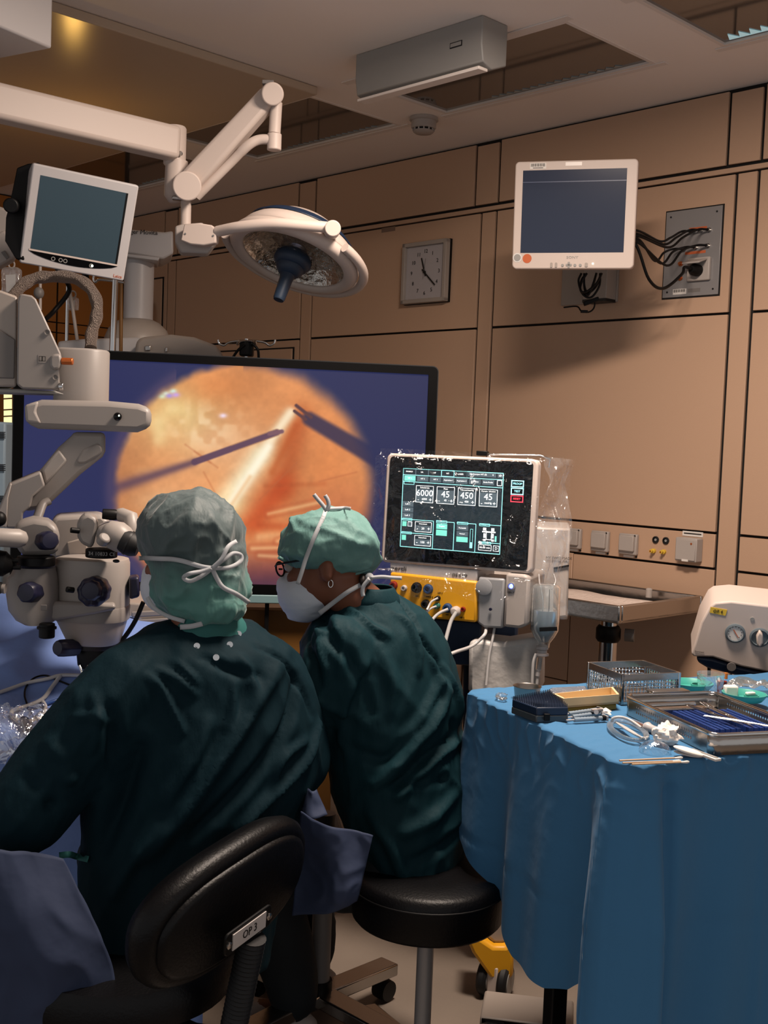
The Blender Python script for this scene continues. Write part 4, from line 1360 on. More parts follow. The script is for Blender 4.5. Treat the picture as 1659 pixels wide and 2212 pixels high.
quad(bgm, 0, 0, 1, 1, ZU - 0.0004)
for i in range(5):
    obox(gry if i != 3 else lin_, 0.13 * i, 0.0, 0.13 * i + 0.125, 0.075)
for i, s_ in enumerate(('PHAKO', 'I/A', 'HF', 'VIT', 'LASER')):
    tx(s_, 0.062 + 0.13 * i, 0.038, 0.020)
quad(gry, 0.655, 0.0, 0.93, 0.058, ZU)
tx('Glaskoerper-VIT (2)', 0.755, 0.028, 0.020)
tx('v', 0.90, 0.026, 0.03)
quad(gry, 0.945, 0.0, 0.995, 0.058, ZU)
tx('o', 0.97, 0.028, 0.04)
seg(lin_, 0.0, 0.08, 1.0, 0.08)
for i, s_ in enumerate(('VIT 1', 'VIT 2', 'VIT 3', 'Aspiration 1', 'Aspiration 2', 'Extrusion', 'Endo-Probe')):
    quad(fil if i == 0 else gry, 0.012 + 0.131 * i, 0.09, 0.012 + 0.131 * i + 0.115, 0.155, ZU)
    tx(s_, 0.07 + 0.131 * i, 0.122, 0.019)
obox(txt, 0.945, 0.09, 0.988, 0.155)
seg(lin_, 0.0, 0.165, 1.0, 0.18)
obox(lin_, 0.012, 0.165, 0.115, 0.2, 0.004)
for i, (hd, big, sm_) in enumerate((('Schnittrate', '6000', '6000'), ('Fluss', '45', '45'), ('Vakuum/mmHg', '450', '450'), ('Dynam. Infusion', '45', 'mmHg'))):
    a0 = 0.14 + 0.212 * i
    quad(gry, a0, 0.21, a0 + 0.175, 0.42, ZU)
    quad(bgm, a0 + 0.006, 0.215, a0 + 0.169, 0.25, ZU + 0.0002)
    obox(txt, a0, 0.21, a0 + 0.175, 0.42, 0.004)
    tx(hd, a0 + 0.0875, 0.233, 0.021)
    tx(big, a0 + 0.0875, 0.305, 0.085)
    tx(sm_, a0 + 0.0875, 0.378, 0.026)
    tx('-', a0 + 0.025, 0.385, 0.05)
    tx('+', a0 + 0.148, 0.385, 0.055)
for i in range(3):
    quad(gry, 0.005, 0.42 + 0.073 * i, 0.118, 0.485 + 0.073 * i, ZU)
    tx('Luft %d' % (i + 1), 0.06, 0.452 + 0.073 * i, 0.022)
seg(lin_, 0.0, 0.648, 0.33, 0.648)
seg(lin_, 0.33, 0.648, 0.33, 1.0)
seg(lin_, 0.0, 0.82, 0.33, 0.82)
for b0 in (0.648, 0.82):
    obox(lin_, 0.012, b0 - 0.012, 0.11, b0 + 0.014, 0.004)
quad(fil, 0.012, 0.675, 0.055, 0.738, ZU)
quad(txt, 0.068, 0.675, 0.112, 0.738, ZU)
quad(gry, 0.073, 0.681, 0.107, 0.732, ZU + 0.0009)
quad(fil, 0.012, 0.85, 0.055, 0.915, ZU)
for b0, v_ in ((0.67, '20'), (0.845, '100')):
    obox(txt, 0.145, b0, 0.31, b0 + 0.125, 0.004)
    quad(gry, 0.147, b0 + 0.045, 0.308, b0 + 0.123, ZU)
    tx('Intensitaet', 0.225, b0 + 0.024, 0.019)
    tx(v_, 0.225, b0 + 0.083, 0.03)
    tx('-', 0.17, b0 + 0.085, 0.05)
    tx('+', 0.285, b0 + 0.085, 0.05)
seg(lin_, 0.36, 0.648, 0.54, 0.648)
seg(lin_, 0.54, 0.648, 0.54, 1.0)
obox(lin_, 0.36, 0.636, 0.465, 0.665, 0.004)
quad(fil, 0.36, 0.675, 0.47, 0.742, ZU)
quad(fil, 0.36, 0.752, 0.47, 0.825, ZU)
tx('Tropfen', 0.415, 0.708, 0.018)
seg(lin_, 0.565, 0.648, 0.755, 0.648)
seg(lin_, 0.755, 0.648, 0.755, 1.0)
obox(lin_, 0.57, 0.636, 0.675, 0.665, 0.004)
quad(gry, 0.567, 0.678, 0.68, 0.742, ZU)
quad(gry, 0.567, 0.752, 0.68, 0.812, ZU)
quad(fil, 0.567, 0.82, 0.68, 0.885, ZU)
tx('Peristaltik', 0.623, 0.71, 0.018)
tx('Venturi', 0.623, 0.782, 0.018)
obox(lin_, 0.703, 0.715, 0.727, 0.95, 0.003)
quad(lin_, 0.705, 0.88, 0.725, 0.95, ZU)
seg(lin_, 0.785, 0.648, 1.0, 0.648)
obox(lin_, 0.79, 0.636, 0.89, 0.665, 0.004)
tx('Pedal', 0.84, 0.650, 0.016, lin_)
for a_ in (0.845, 0.925):
    quad(txt, a_ - 0.018, 0.685, a_ + 0.012, 0.72, ZU)
    quad(txt, a_ - 0.012, 0.755, a_ + 0.008, 0.81, ZU)
    quad(txt, a_ - 0.012, 0.825, a_ + 0.012, 0.85, ZU)
seg(txt, 0.82, 0.735, 0.95, 0.735, 0.012)
seg(txt, 0.86, 0.72, 0.862, 0.83, 0.006)
seg(txt, 0.912, 0.72, 0.91, 0.83, 0.006)
seg(txt, 0.862, 0.83, 0.91, 0.83, 0.006)
quad(fil, 0.945, 0.78, 0.962, 0.85, ZU)
seg(lin_, 0.785, 0.87, 1.0, 0.87)
obox(lin_, 0.79, 0.862, 0.91, 0.885, 0.004)
obox(txt, 0.79, 0.9, 0.915, 0.965, 0.004)
tx('00:00 min', 0.852, 0.932, 0.026)
obox(txt, 0.935, 0.9, 0.99, 0.965, 0.004)
tx('D', 0.963, 0.932, 0.035)
obox(lin_, 0.0, 0.0, 1.0, 1.0, 0.006)
pt = bgm.build('interface_ground', 'ui_bg', scr)
for mb_, m_, nme in ((lin_, 'ui_line', 'interface_lines'), (fil, 'ui_fill', 'interface_buttons'), (gry, 'ui_grey', 'interface_fields'), (txt, 'ui_text', 'interface_text')):
    tag(mb_.build(nme, m_, scr), kind='stuff')
for i, (yy, m_, s_) in enumerate(((250, 'ui_cyan', 'PROOP'), (340, 'ui_cyan', 'TEST'), (430, 'ui_red', 'RESET'))):
    c_ = crop(1485 - 4 * i, yy)
    k_ = MB(SF)
    k_.outline(c_[0] - 0.0168, c_[1] - 0.0088, c_[0] + 0.0168, c_[1] + 0.0088, 0.0022, ZU)
    k_.text(s_, c_[0], c_[1], 0.0075, ZU, th=0.0001)
    k_.build('soft_key', m_, scr)
# housing under the display
LFm = rot_frame(at(940, 1232, 3.02), 22, 0)


def fpt(px, py, dz=0.0, F0=None):
    F_ = F0 or LFm
    d_ = ray(px, py)
    n_ = F_.col[2].xyz
    o_ = F_.col[3].xyz - Vector((0, 0, CAMH)) + n_ * dz
    return d_ * (o_.dot(n_) / d_.dot(n_)) + Vector((0, 0, CAMH))


def face(name, pts, depth, m, par, dz=0.0, bevel=0.004):
    n_ = LFm.col[2].xyz
    return MB().prism([fpt(x, y, dz) for x, y in pts], -n_ * depth).build(name, m, par, bevel=bevel)


nb_ = face('name_band', [(842, 1214), (1032, 1232), (1030, 1258), (842, 1238)], 0.16, 'white_cool', t, 0.004)
MB(frame(fpt(861, 1228, 0.0045), LFm.col[0].xyz, LFm.col[1].xyz)).text('oertli', 0, 0, 0.017, 0.0005, sx=1.25).build('maker_lettering', 'ink', nb_)
MB(frame(fpt(993, 1243, 0.0045), LFm.col[0].xyz, LFm.col[1].xyz)).text('OS 4 UP', 0, 0, 0.012, 0.0005).build('model_lettering', 'paper_print', nb_)
cb_ = face('connector_block', [(842, 1236), (1031, 1256), (1028, 1345), (842, 1328)], 0.15, 'yellow', t, 0.012, bevel=0.006)
nL = LFm.col[2].xyz


def knob(px, py, r, L, m, nme, prof=None):
    p_ = fpt(px, py, 0.011)
    MB().lathe(prof or [(r * 1.15, 0), (r * 1.15, L * 0.3), (r, L * 0.35), (r * 0.92, L), (r * 0.55, L), (r * 0.5, L * 0.6), (0.0005, L * 0.6)], p_, nL, 20).build(nme, m, cb_, smooth=40)


knob(851, 1264, 0.010, 0.014, 'red', 'red_socket')
knob(874, 1270, 0.007, 0.012, 'white_cool', 'luer_port')
knob(901, 1269, 0.0125, 0.016, 'black', 'black_socket')
knob(926, 1272, 0.0115, 0.014, 'blue_knob', 'blue_socket')
knob(947, 1292, 0.006, 0.020, 'black', 'small_plug')
knob(921, 1304, 0.010, 0.018, 'dark', 'dark_plug')
knob(946, 1308, 0.007, 0.022, 'teal_knob', 'green_plug')
knob(968, 1313, 0.011, 0.018, 'blue_knob', 'blue_plug')
knob(986, 1320, 0.0135, 0.022, 'white', 'white_plug', [(0.0135, 0.0), (0.0135, 0.014), (0.008, 0.022), (0.0005, 0.023)])
knob(1001, 1316, 0.006, 0.008, 'red', 'small_red_socket')
for (x, y, s_) in ((902, 1288, 'HF 2'), (926, 1289, 'PHAKO 2'), (951, 1281, 'VIT II'), (966, 1328, 'VIT'), (998, 1334, 'AIR 2')):
    MB(frame(fpt(x, y, 0.0125), LFm.col[0].xyz, LFm.col[1].xyz)).text(s_, 0, 0, 0.006, 0.0003).build('print', 'ink', cb_)
for i, q in enumerate((((968, 1316), (950, 1324), (938, 1334), (930, 1345)), ((986, 1322), (975, 1340), (968, 1362), (962, 1385)), ((946, 1292), (932, 1300), (925, 1312), (922, 1318)), ((944, 1309), (930, 1315), (920, 1325), (915, 1330)))):
    MB().tube(spline([fpt(x, y, 0.03 + 0.01 * k) for k, (x, y) in enumerate(q)]), [0.0042, 0.0052, 0.003, 0.003][i], 8).build('tube', 'tubing', t, smooth=60)
face('body_lower', [(842, 1330), (1040, 1345), (1036, 1440), (842, 1425)], 0.30, 'blue_dark', t, -0.03)
# cassette bay and eject unit
face('cassette', [(1033, 1246), (1091, 1250), (1086, 1358), (1045, 1356), (1030, 1345)], 0.10, mat('cassette', '#9d9ea1', 0.3, trans=0.2), t, 0.006, bevel=0.006)
for (x, y, r, m_) in ((1046, 1268, 0.022, 'cassette'), (1060, 1316, 0.004, 'navy')):
    p_ = fpt(x, y, 0.010)
    MB().lathe([(r, 0), (r, 0.004), (r * 0.9, 0.005), (0.0005, 0.005)], p_, nL, 24).build('dial' if r > 0.01 else 'port', m_, t, smooth=40)
eu_ = face('eject_unit', [(1092, 1238), (1132, 1241), (1145, 1246), (1138, 1352), (1122, 1358), (1086, 1354)], 0.16, 'white', t, 0.016, bevel=0.008)
p_ = fpt(1105, 1266, 0.017)
MB().lathe([(0.011, 0), (0.011, 0.003), (0.008, 0.004), (0.008, 0.002)], p_, nL, 24).build('eject_ring', 'grey', eu_, smooth=40)
MB().ell(p_ + nL * 0.002, (0.006, 0.003, 0.006), 14, 8).build('eject_light', 'led_blue', eu_, smooth=180)
MB(frame(fpt(1104, 1280, 0.0175), LFm.col[0].xyz, LFm.col[1].xyz)).text('EJECT', 0, 0, 0.007, 0.0003).build('eject_print', 'ink', eu_)
# tall white body behind
slab('body_tower', [(1146, 1138), (1232, 1142), (1226, 1333), (1140, 1340)], 3.18, 0.28, 'white', t, 0.006)
slab('body_core', [(1030, 1250), (1150, 1256), (1148, 1335), (1030, 1340)], 3.16, 0.26, 'white', t, 0.01)
slab('body_slit', [(1196, 1226), (1229, 1220), (1229, 1224), (1196, 1230)], 3.175, 0.01, 'black', t, 0)
MB(frame(at(1212, 1206, 3.176), Vector((1, 0, 0)), Vector((0, 0, 1)))).text('MY SWISS MADE', -0.006, 0, 0.010, 0.0004).build('side_lettering', 'ink', t)
slab('neck', [(1000, 1335), (1120, 1350), (1110, 1700), (1000, 1700)], 3.14, 0.2, 'blue_dark', t, 0.01)
slab('foot_pillar', [(1000, 1700), (1110, 1700), (1095, 1990), (1020, 1990)], 3.14, 0.2, 'white', t, 0.01)
slab('leg_cover', [(1000, 2010), (1042, 2030), (1066, 2046), (1092, 2046), (1110, 2032), (1109, 2110), (1097, 2119), (1060, 2116), (1045, 2095), (1020, 2060)], 2.93, 0.13, 'yellow', t, 0.012)
slab('leg_top', [(1050, 1985), (1088, 1985), (1104, 2030), (1090, 2040), (1066, 2040), (1050, 2026)], 2.955, 0.09, 'offwhite', t, 0.012)
pb_ = on_z(1140, 2178, 0.10)
MB().box(Vector((pb_.x, pb_.y, 0.075)), (0.22, 0.14, 0.05), (Vector((0.985, -0.17, 0)), Vector((0.17, 0.985, 0)), Vector((0, 0, 1)))).build('base_bar', 'offwhite', t, bevel=0.006)
MB().box(Vector((pb_.x, pb_.y, 0.075)) - Vector((0.17, 0.985, 0)) * 0.072, (0.21, 0.006, 0.044), (Vector((0.985, -0.17, 0)), Vector((0.17, 0.985, 0)), Vector((0, 0, 1)))).build('base_edge', 'black_gloss', t)
wc = at(1068, 2148, 2.96)
wc.z = 0.046
wx = Vector((0.92, -0.39, 0))
for s_ in (-0.028, 0.028):
    c_ = wc + wx * s_
    MB().lathe([(0.001, -0.013), (0.040, -0.013), (0.046, -0.006), (0.046, 0.006), (0.040, 0.013), (0.001, 0.013)], c_, wx, 32).build('castor_tyre', 'rubber', t, smooth=40)
    MB().lathe([(0.001, -0.0145), (0.032, -0.0145), (0.034, -0.012), (0.034, 0.012), (0.032, 0.0145), (0.001, 0.0145)], c_, wx, 28).build('castor_hub', 'grey', t, smooth=40)
MB().box(wc + Vector((0, 0, 0.01)), (0.03, 0.06, 0.07), (wx, Vector((0.39, 0.92, 0)), Vector((0, 0, 1)))).build('castor_fork', 'enamel', t, bevel=0.004)
MB().cyl(wc + Vector((0, 0.0, 0.03)), wc + Vector((0, 0, 0.09)), 0.012, 12).build('castor_stem', 'steel', t, smooth=40)
# white bin bag / tray under the cassette
t5 = T('waste_bag', 'translucent white waste bag hanging under the surgical machine', 'bag', at(1090, 1490, 2.98))
slabpts = [(1012, 1385), (1040, 1382), (1090, 1388), (1150, 1378), (1168, 1372), (1166, 1500), (1010, 1500)]
MB().prism(pxs(slabpts, 2.96), (0.03, 0.12, 0)).build('pouch', mat('bagwhite', '#b9b6b3', 0.4, bump=(12, 0.4, 4)), t5, bevel=0.012)
cable('drain_tube', [fpt(1050, 1356, -0.01), fpt(1046, 1372, 0.02), fpt(1020, 1395, 0.05), at(985, 1408, 2.8), at(960, 1418, 2.75)], 0.0045, 'tubing', 'clear drain tube running from the machine cassette to the seated assistant')
cable('drain_tube', [fpt(1068, 1357, -0.01), fpt(1064, 1380, 0.0), at(1056, 1420, 2.95), at(1050, 1480, 2.94)], 0.0035, 'tubing', 'thin clear tube hanging down before the white waste bag')
# plastic cover over the display
def cover(u_, v_):
    # u around the display (front left edge -> right side), v from top to bottom
    x = -SWd - 0.030 + u_ * (2 * SWd + 0.115)
    y = SHt + 0.020 - v_ * (2 * SHt + 0.10)
    z = 0.020 + 0.014 * math.sin(u_ * 9 + v_ * 3) * math.sin(v_ * 7 + u_ * 2)
    p = Vector((x, y, z))
    nz = noise.noise(Vector((x * 22, y * 14, 1.3)))
    n_2 = noise.noise(Vector((x * 55, y * 40, 4.3)))
    p.z += 0.014 * ridge(nz) + 0.006 * n_2
    if u_ > 0.84:
        k_ = (u_ - 0.84) / 0.16
        p.z -= 0.10 * k_ ** 1.5
        p.x += 0.004 * math.sin(v_ * 30)
    if v_ > 0.86:
        p.z += 0.02 * (v_ - 0.86) / 0.14
        p.y += 0.012 * math.sin(u_ * 17)
    if v_ < 0.05:
        p.z -= 0.03
    return p


t6 = T('plastic_cover', 'crumpled clear plastic cover pulled over the machine display', 'cover', SF @ Vector((0, -SHt - 0.08, 0.02)))
cv = MB(SF).grid(cover, 70, 50)
cv.build('sheet', 'film', t6, smooth=180)
side = MB(SF).grid(lambda a, b: Vector((SWd + 0.022 + 0.050 * a + 0.012 * math.sin(b * 11 + a * 3) + 0.01 * noise.noise(Vector((a * 4, b * 9, 2))), SHt + 0.016 - b * 0.42, -0.02 - 0.10 * a + 0.022 * noise.noise(Vector((a * 5, b * 12, 7))))), 26, 60)
side.build('side_sheet', 'film_side', t6, smooth=180)
MB(SF).box((0.055, SHt + 0.018, -0.015), (0.030, 0.012, 0.02)).build('clip', 'black', t6, bevel=0.002)
pr = MB(SF).tube([Vector((0.04, SHt + 0.016, -0.03)), Vector((0.20, SHt + 0.020, -0.05)), Vector((0.225, SHt + 0.012, -0.06)), Vector((0.222, SHt - 0.01, -0.06))], 0.003, 8)
pr.build('cover_rod', 'chrome', t6, smooth=60)
# infusion bottle
bx = at(1178, 1330, 2.93)
t7 = T('infusion_bottle', 'upside down clear infusion bottle hanging right of the machine', 'infusion bottle', at(1172, 1470, 2.93))
sc = 2.93 / FPX
P0 = at(1181, 1262, 2.93)


def bz(pxy):
    return -(pxy - 1262) * sc


MB().lathe([(0.001, bz(1262)), (0.028, bz(1262)), (0.036, bz(1268)), (0.037, bz(1340)), (0.036, bz(1362)), (0.028, bz(1376)), (0.016, bz(1390)), (0.014, bz(1400)), (0.001, bz(1400))], P0, (0, 0, 1), 32).build('bottle', 'clear_bottle', t7, smooth=50)
MB().lathe([(0.001, bz(1318)), (0.0335, bz(1318)), (0.0335, bz(1360)), (0.026, bz(1373)), (0.013, bz(1388)), (0.001, bz(1388))], P0, (0, 0, 1), 32).build('liquid', mat('liquid', '#9fb4c2', 0.1, trans=0.6), t7, smooth=50)
MB().lathe([(0.001, bz(1398)), (0.016, bz(1398)), (0.016, bz(1404)), (0.013, bz(1406)), (0.013, bz(1412)), (0.018, bz(1414)), (0.018, bz(1418)), (0.010, bz(1420)), (0.001, bz(1420))], P0 + Vector((-0.004, 0, 0)), (0, 0, 1), 24).build('neck_cap', 'white_cool', t7, smooth=40)
MB().box(at(1180, 1354, 2.93) + Vector((0, -0.037, 0)), (0.045, 0.003, 0.010), (Vector((1, 0, 0.08)), Vector((0, 1, 0)), Vector((-0.08, 0, 1)))).build('mark', 'black', t7)
MB().cyl(at(1166, 1420, 2.93), at(1163, 1447, 2.93), 0.0075, 14).build('drip_chamber', 'clear', t7, smooth=40)
MB().cyl(at(1163, 1447, 2.93), at(1161, 1460, 2.93), 0.006, 12).build('spike_collar', 'white_cool', t7, smooth=40)
MB().tube(spline([at(1158, 1412, 2.92), at(1152, 1432, 2.92), at(1150, 1460, 2.92), at(1149, 1490, 2.92)]), 0.004, 8).build('vent_tube', 'tubing', t7, smooth=60)
MB().tube(spline([at(1161, 1460, 2.93), at(1160, 1476, 2.93), at(1157, 1492, 2.93)]), 0.004, 8).build('drip_line', 'tubing', t7, smooth=60)
MB().tube(spline([at(1164, 1240, 2.95), at(1166, 1262, 2.94), at(1172, 1300, 2.93), at(1170, 1350, 2.93)]), 0.002, 6).build('hanger_cord', 'tubing', t7, smooth=60)
MB().tube(spline([at(1196, 1240, 2.95), at(1200, 1256, 2.94), at(1192, 1272, 2.93)]), 0.002, 6).build('hanger_cord', 'tubing', t7, smooth=60)
MB().tube([at(1188, 1272, 2.93), at(1187, 1310, 2.93), at(1184, 1350, 2.93)], 0.0012, 6).build('scale_line', 'black', t7)
# ================================================================== operating microscope
def cyv(px, y0, y1, Y, rpx, n=32, rpx1=None):
    """vertical cylinder between two pixel rows"""
    a, b = at(px, y1, Y), at(px, y0, Y)
    return MB().tube([a, Vector((a.x, a.y, b.z))], [rpx * Y / FPX, (rpx if rpx1 is None else rpx1) * Y / FPX], n)


def ball(px, py, Y, rx, rz=None, ry=None):
    k = Y / FPX
    return MB().ell(at(px, py, Y), (rx * k, (ry or rx) * k, (rz or rx) * k), 28, 16)


def knob_px(name, px, py, Y, r, L, m, par, d=Vector((0.15, -0.98, 0.1)), lobes=8):
    k = Y / FPX
    d = Vector(d).normalized()
    c = at(px, py, Y)
    a = Vector((0, 0, 1)) - d * d.z
    a.normalize()
    b = d.cross(a)
    rings = []
    for rr_, h in ((1.0, -L), (1.04, -L * 0.3), (1.0, 0.0), (0.82, 0.006), (0.3, 0.008)):
        ring = []
        for i in range(48):
            q = 2 * math.pi * i / 48
            R_ = r * k * rr_ * (1 + 0.035 * math.cos(lobes * q) * (rr_ > 0.9))
            ring.append(c + d * h + a * (math.cos(q) * R_) + b * (math.sin(q) * R_))
        rings.append(ring)
    return MB().loft(rings).build(name, m, par, smooth=40)


YM = 2.62
t = T('operating_microscope', 'white ceiling operating microscope with blue knobs, black eyepiece and jointed arm', 'microscope', at(190, 1450, YM))
# counterweight housing
sp0_ = slab('side_plate', [(36, 830), (38, 650), (41, 638), (48, 634), (69, 638), (78, 646), (131, 762), (134, 776), (133, 790), (129, 800), (129, 842), (48, 840)], 2.78, 0.03, 'scope', t, 0.006)
sp_ = at(-330, 700, 2.92)
MB().cyl(Vector((sp_.x, sp_.y, sp_.z - 0.1)), Vector((sp_.x, sp_.y, ZC - 0.03)), 0.07, 28).build('ceiling_column', 'scope', t, smooth=40)
slab('housing_body', [(-420, 600), (0, 626), (38, 640), (36, 836), (-420, 830)], 2.80, 0.16, 'offwhite', t, 0.006)
slab('housing_recess', [(-60, 690), (0, 712), (33, 733), (31, 818), (-60, 815)], 2.795, 0.02, 'grey_mid', t, 0.003)
slab('housing_underside', [(-400, 826), (36, 840), (120, 844), (140, 852), (60, 850), (-400, 838)], 2.81, 0.14, 'grey', t, 0.004)
for (x, y) in ((102, 718), (120, 815)):
    k = 2.77 / FPX
    MB().lathe([(0.0075, 0.0), (0.0075, 0.002), (0.0055, 0.002), (0.004, -0.001), (0.0003, -0.001)], at(x, y, 2.778), (0, -1, 0), 18).build('screw_recess', 'grey_mid', sp0_, smooth=40)
ip_ = slab('icon_plate', [(82, 766), (101, 766), (101, 784), (82, 784)], 2.779, 0.002, 'scope', t, 0)
icon = MB(frame(at(91, 775, 2.776), Vector((1, 0, 0)), Vector((0, 0, 1))))
icon.outline(-0.008, -0.006, 0.0, 0.006, 0.0012)
icon.outline(0.0, -0.006, 0.008, 0.006, 0.0012)
icon.build('icon', 'ink', ip_)
slab('plate_boss', [(107, 772), (115, 764), (131, 764), (134, 782), (128, 798), (114, 800), (107, 790)], 2.772, 0.02, 'scope', t, 0.008)
MB().tube([at(133, 780, 2.78), at(158, 781, 2.78)], [0.0085, 0.0085], 20).build('orange_knob', 'copper', t, smooth=40, bevel=0.002)
MB().tube([at(128, 835, 2.78), at(138, 835, 2.78)], 0.010, 16).build('side_bolt', 'chrome', t, smooth=40, bevel=0.002)
# vertical cylinder housing: rounded right flank
k = 2.85 / FPX
c0 = at(180, 860, 2.87)
prof = []
for i in range(13):
    a = math.radians(-95 + 190 * i / 12)
    prof.append((0.010 + 0.052 * math.cos(a), 0.055 * math.sin(a)))
prof += [(-0.058, 0.055), (-0.062, 0.03), (-0.062, -0.045), (-0.045, -0.056)]
ztop = at(180, 757, 2.87).z
rings = [[Vector((c0.x + x * s, c0.y + y * s, z)) for x, y in prof] for z, s in ((c0.z - 0.01, 1.0), (ztop - 0.004, 1.0), (ztop, 0.96), (ztop + 0.002, 0.9))]
MB().loft(rings).build('column_housing', 'scope', t, smooth=45)
# swing disc
slab('swing_housing', [(53, 874), (90, 863), (236, 866), (300, 872), (328, 882), (328, 922), (298, 934), (82, 926), (54, 913)], 2.74, 0.17, 'scope', t, 0.014)
slab('swing_end', [(53, 875), (84, 866), (78, 890), (90, 916), (56, 912)], 2.735, 0.03, 'scope_light', t, 0.006)
MB().ell(at(254, 900, 2.735), (0.010, 0.010, 0.010), 20, 12).build('camera_eye', 'black_gloss', t, smooth=180)
MB().ell(at(257, 898, 2.726), (0.002, 0.002, 0.002), 10, 6).build('camera_light', 'led_white', t, smooth=180)
# lower arm
slab('arm_upper', [(157, 933), (228, 934), (228, 975), (222, 987), (175, 1024), (111, 1085), (92, 1100), (52, 1106), (62, 1040), (90, 1012), (125, 968), (154, 942)], 2.76, 0.10, 'scope', t, 0.016)
slab('arm_cover', [(164, 994), (180, 970), (210, 957), (220, 964), (222, 976), (214, 984), (185, 1001), (168, 1002)], 2.756, 0.02, 'scope', t, 0.006)
slab('arm_facet', [(90, 1014), (127, 970), (146, 995), (98, 1050)], 2.755, 0.02, 'scope_light', t, 0.006)
slab('arm_lower', [(20, 1046), (30, 1042), (88, 1018), (98, 1050), (72, 1072), (66, 1096), (50, 1108), (48, 1142), (15, 1142), (-10, 1100), (0, 1098)], 2.70, 0.12, 'scope', t, 0.014)
slab('arm_lower_edge', [(0, 1096), (20, 1046), (26, 1044), (18, 1076), (14, 1140), (-20, 1140)], 2.695, 0.10, 'scope_light', t, 0.008)
MB().tube(spline([at(106, 1082, 2.75), at(92, 1090, 2.74), at(84, 1110, 2.72), at(78, 1128, 2.70)]), [0.014] * 25, 14, flat=0.7).build('arm_hook', 'grey_mid', t, smooth=60)
# braided hose
hp = [(20, 655, 2.92), (45, 620, 2.93), (75, 602, 2.94), (110, 598, 2.94), (155, 600, 2.92), (190, 618, 2.9), (208, 650, 2.9), (208, 685, 2.9), (198, 720, 2.9), (196, 752, 2.88)]
hpts = spline(pxs(hp, 2.9), 8)
MB().tube(hpts, [0.0150 + 0.002 * math.sin(i * 0.7) * 0.6 for i in range(len(hpts))], 20).build('braided_hose', 'braid', t, smooth=60)
# optical head: rear housing
slab('rear_housing', [(108, 1134), (120, 1116), (168, 1113), (220, 1112), (240, 1130), (240, 1200), (112, 1210)], 2.72, 0.14, 'scope_light', t, 0.01)
slab('rear_recess', [(144, 1172), (186, 1160), (190, 1196), (148, 1200)], 2.715, 0.01, 'offwhite', t, 0.003)
# main optics carrier
k = YM / FPX
o0 = at(199, 1330, YM + 0.03)


def oz(y):
    return (1330 - y) * k


def ovalring(cx, rx, ry, z, n=40):
    return [Vector((o0.x + cx * k + rx * k * math.copysign(abs(math.cos(q)) ** 0.75, math.cos(q)), o0.y + ry * k * math.copysign(abs(math.sin(q)) ** 0.75, math.sin(q)), o0.z + oz(z))) for q in [2 * math.pi * i / n for i in range(n)]]


MB().loft([ovalring(0, 78, 70, 1312), ovalring(0, 79, 72, 1300), ovalring(0, 78, 72, 1258), ovalring(-1, 78, 72, 1212), ovalring(-2, 76, 70, 1203), ovalring(-2, 70, 64, 1201)]).build('optics_carrier', 'scope_light', t, smooth=50)
MB().loft([ovalring(0, 79, 73, 1336), ovalring(0, 80, 74, 1331), ovalring(0, 80, 74, 1308), ovalring(0, 79, 73, 1305)]).build('optics_band', 'scope', t, smooth=50)
MB().loft([ovalring(8, 48, 48, 1392), ovalring(6, 56, 55, 1386), ovalring(2, 70, 64, 1350), ovalring(0, 76, 69, 1334)]).build('optics_skirt', 'offwhite', t, smooth=50)
MB().loft([ovalring(6, 50, 48, 1400), ovalring(6, 54, 50, 1390), ovalring(6, 54, 50, 1384)]).build('dark_ring', 'dark', t, smooth=40)
MB().loft([ovalring(14, 38, 38, 1442), ovalring(14, 41, 41, 1436), ovalring(12, 43, 42, 1400), ovalring(12, 42, 41, 1396)]).build('lens_block', 'black', t, smooth=40)
MB().loft([ovalring(0, 64, 30, 1408), ovalring(0, 64, 30, 1392)]).build('lens_bracket', 'navy', t, smooth=40)
knob_px('lens_knob', 128, 1400, 2.56, 18, 0.05, 'navy', t, (-0.5, -0.8, 0.1))
cyv(101, 1346, 1378, 2.52, 17).build('lower_knob', 'black', t, smooth=40, bevel=0.003)
cyv(101, 1354, 1358, 2.52, 21).build('lower_knob_flange', 'black', t, smooth=40)
MB().loft([ovalring(14, 30, 30, 1450), ovalring(14, 34, 34, 1443)]).build('lens_clip', 'chrome', t, smooth=40)
MB().tube([at(172, 1438, 2.56), at(177, 1455, 2.55), at(186, 1448, 2.55), at(190, 1438, 2.56)], 0.003, 8).build('lens_wire', 'chrome', t, smooth=60)
slab('handle_seam', [(279, 1247), (280, 1247), (280, 1330), (279, 1330)], 2.60, 0.002, 'grey_mid', t, 0)
knob_px('focus_knob', 199, 1279, 2.505, 32, 0.05, 'navy', t, (0.05, -0.99, 0.05), 9)
knob_px('focus_knob_cap', 196, 1276, 2.485, 22, 0.03, 'navy', t, (0.05, -0.99, 0.05), 9)
MB().tube([at(160, 1275, 2.50), at(143, 1273, 2.49)], 0.0065, 14).build('lock_pin', 'black', t, smooth=40, bevel=0.002)
MB().ell(at(251, 1212, 2.535), (0.008, 0.005, 0.004), 14, 8).build('finger_notch', 'dark', t, smooth=180)
slab('side_bracket', [(278, 1248), (300, 1246), (302, 1290), (280, 1296)], 2.62, 0.06, 'navy', t, 0.006)
# ring with number
nr_ = cyv(219, 1185, 1204, 2.55, 34, 40).build('number_ring', 'black', t, smooth=40, bevel=0.003)
MB(frame(at(220, 1197, 2.514), Vector((1, -0.0, 0)), Vector((0, 0, 1)))).text('34 10833 CE', 0, 0, 0.0115, 0.0003).build('ring_print', mat('print_grey', '#8a8a8a', 0.6), nr_)
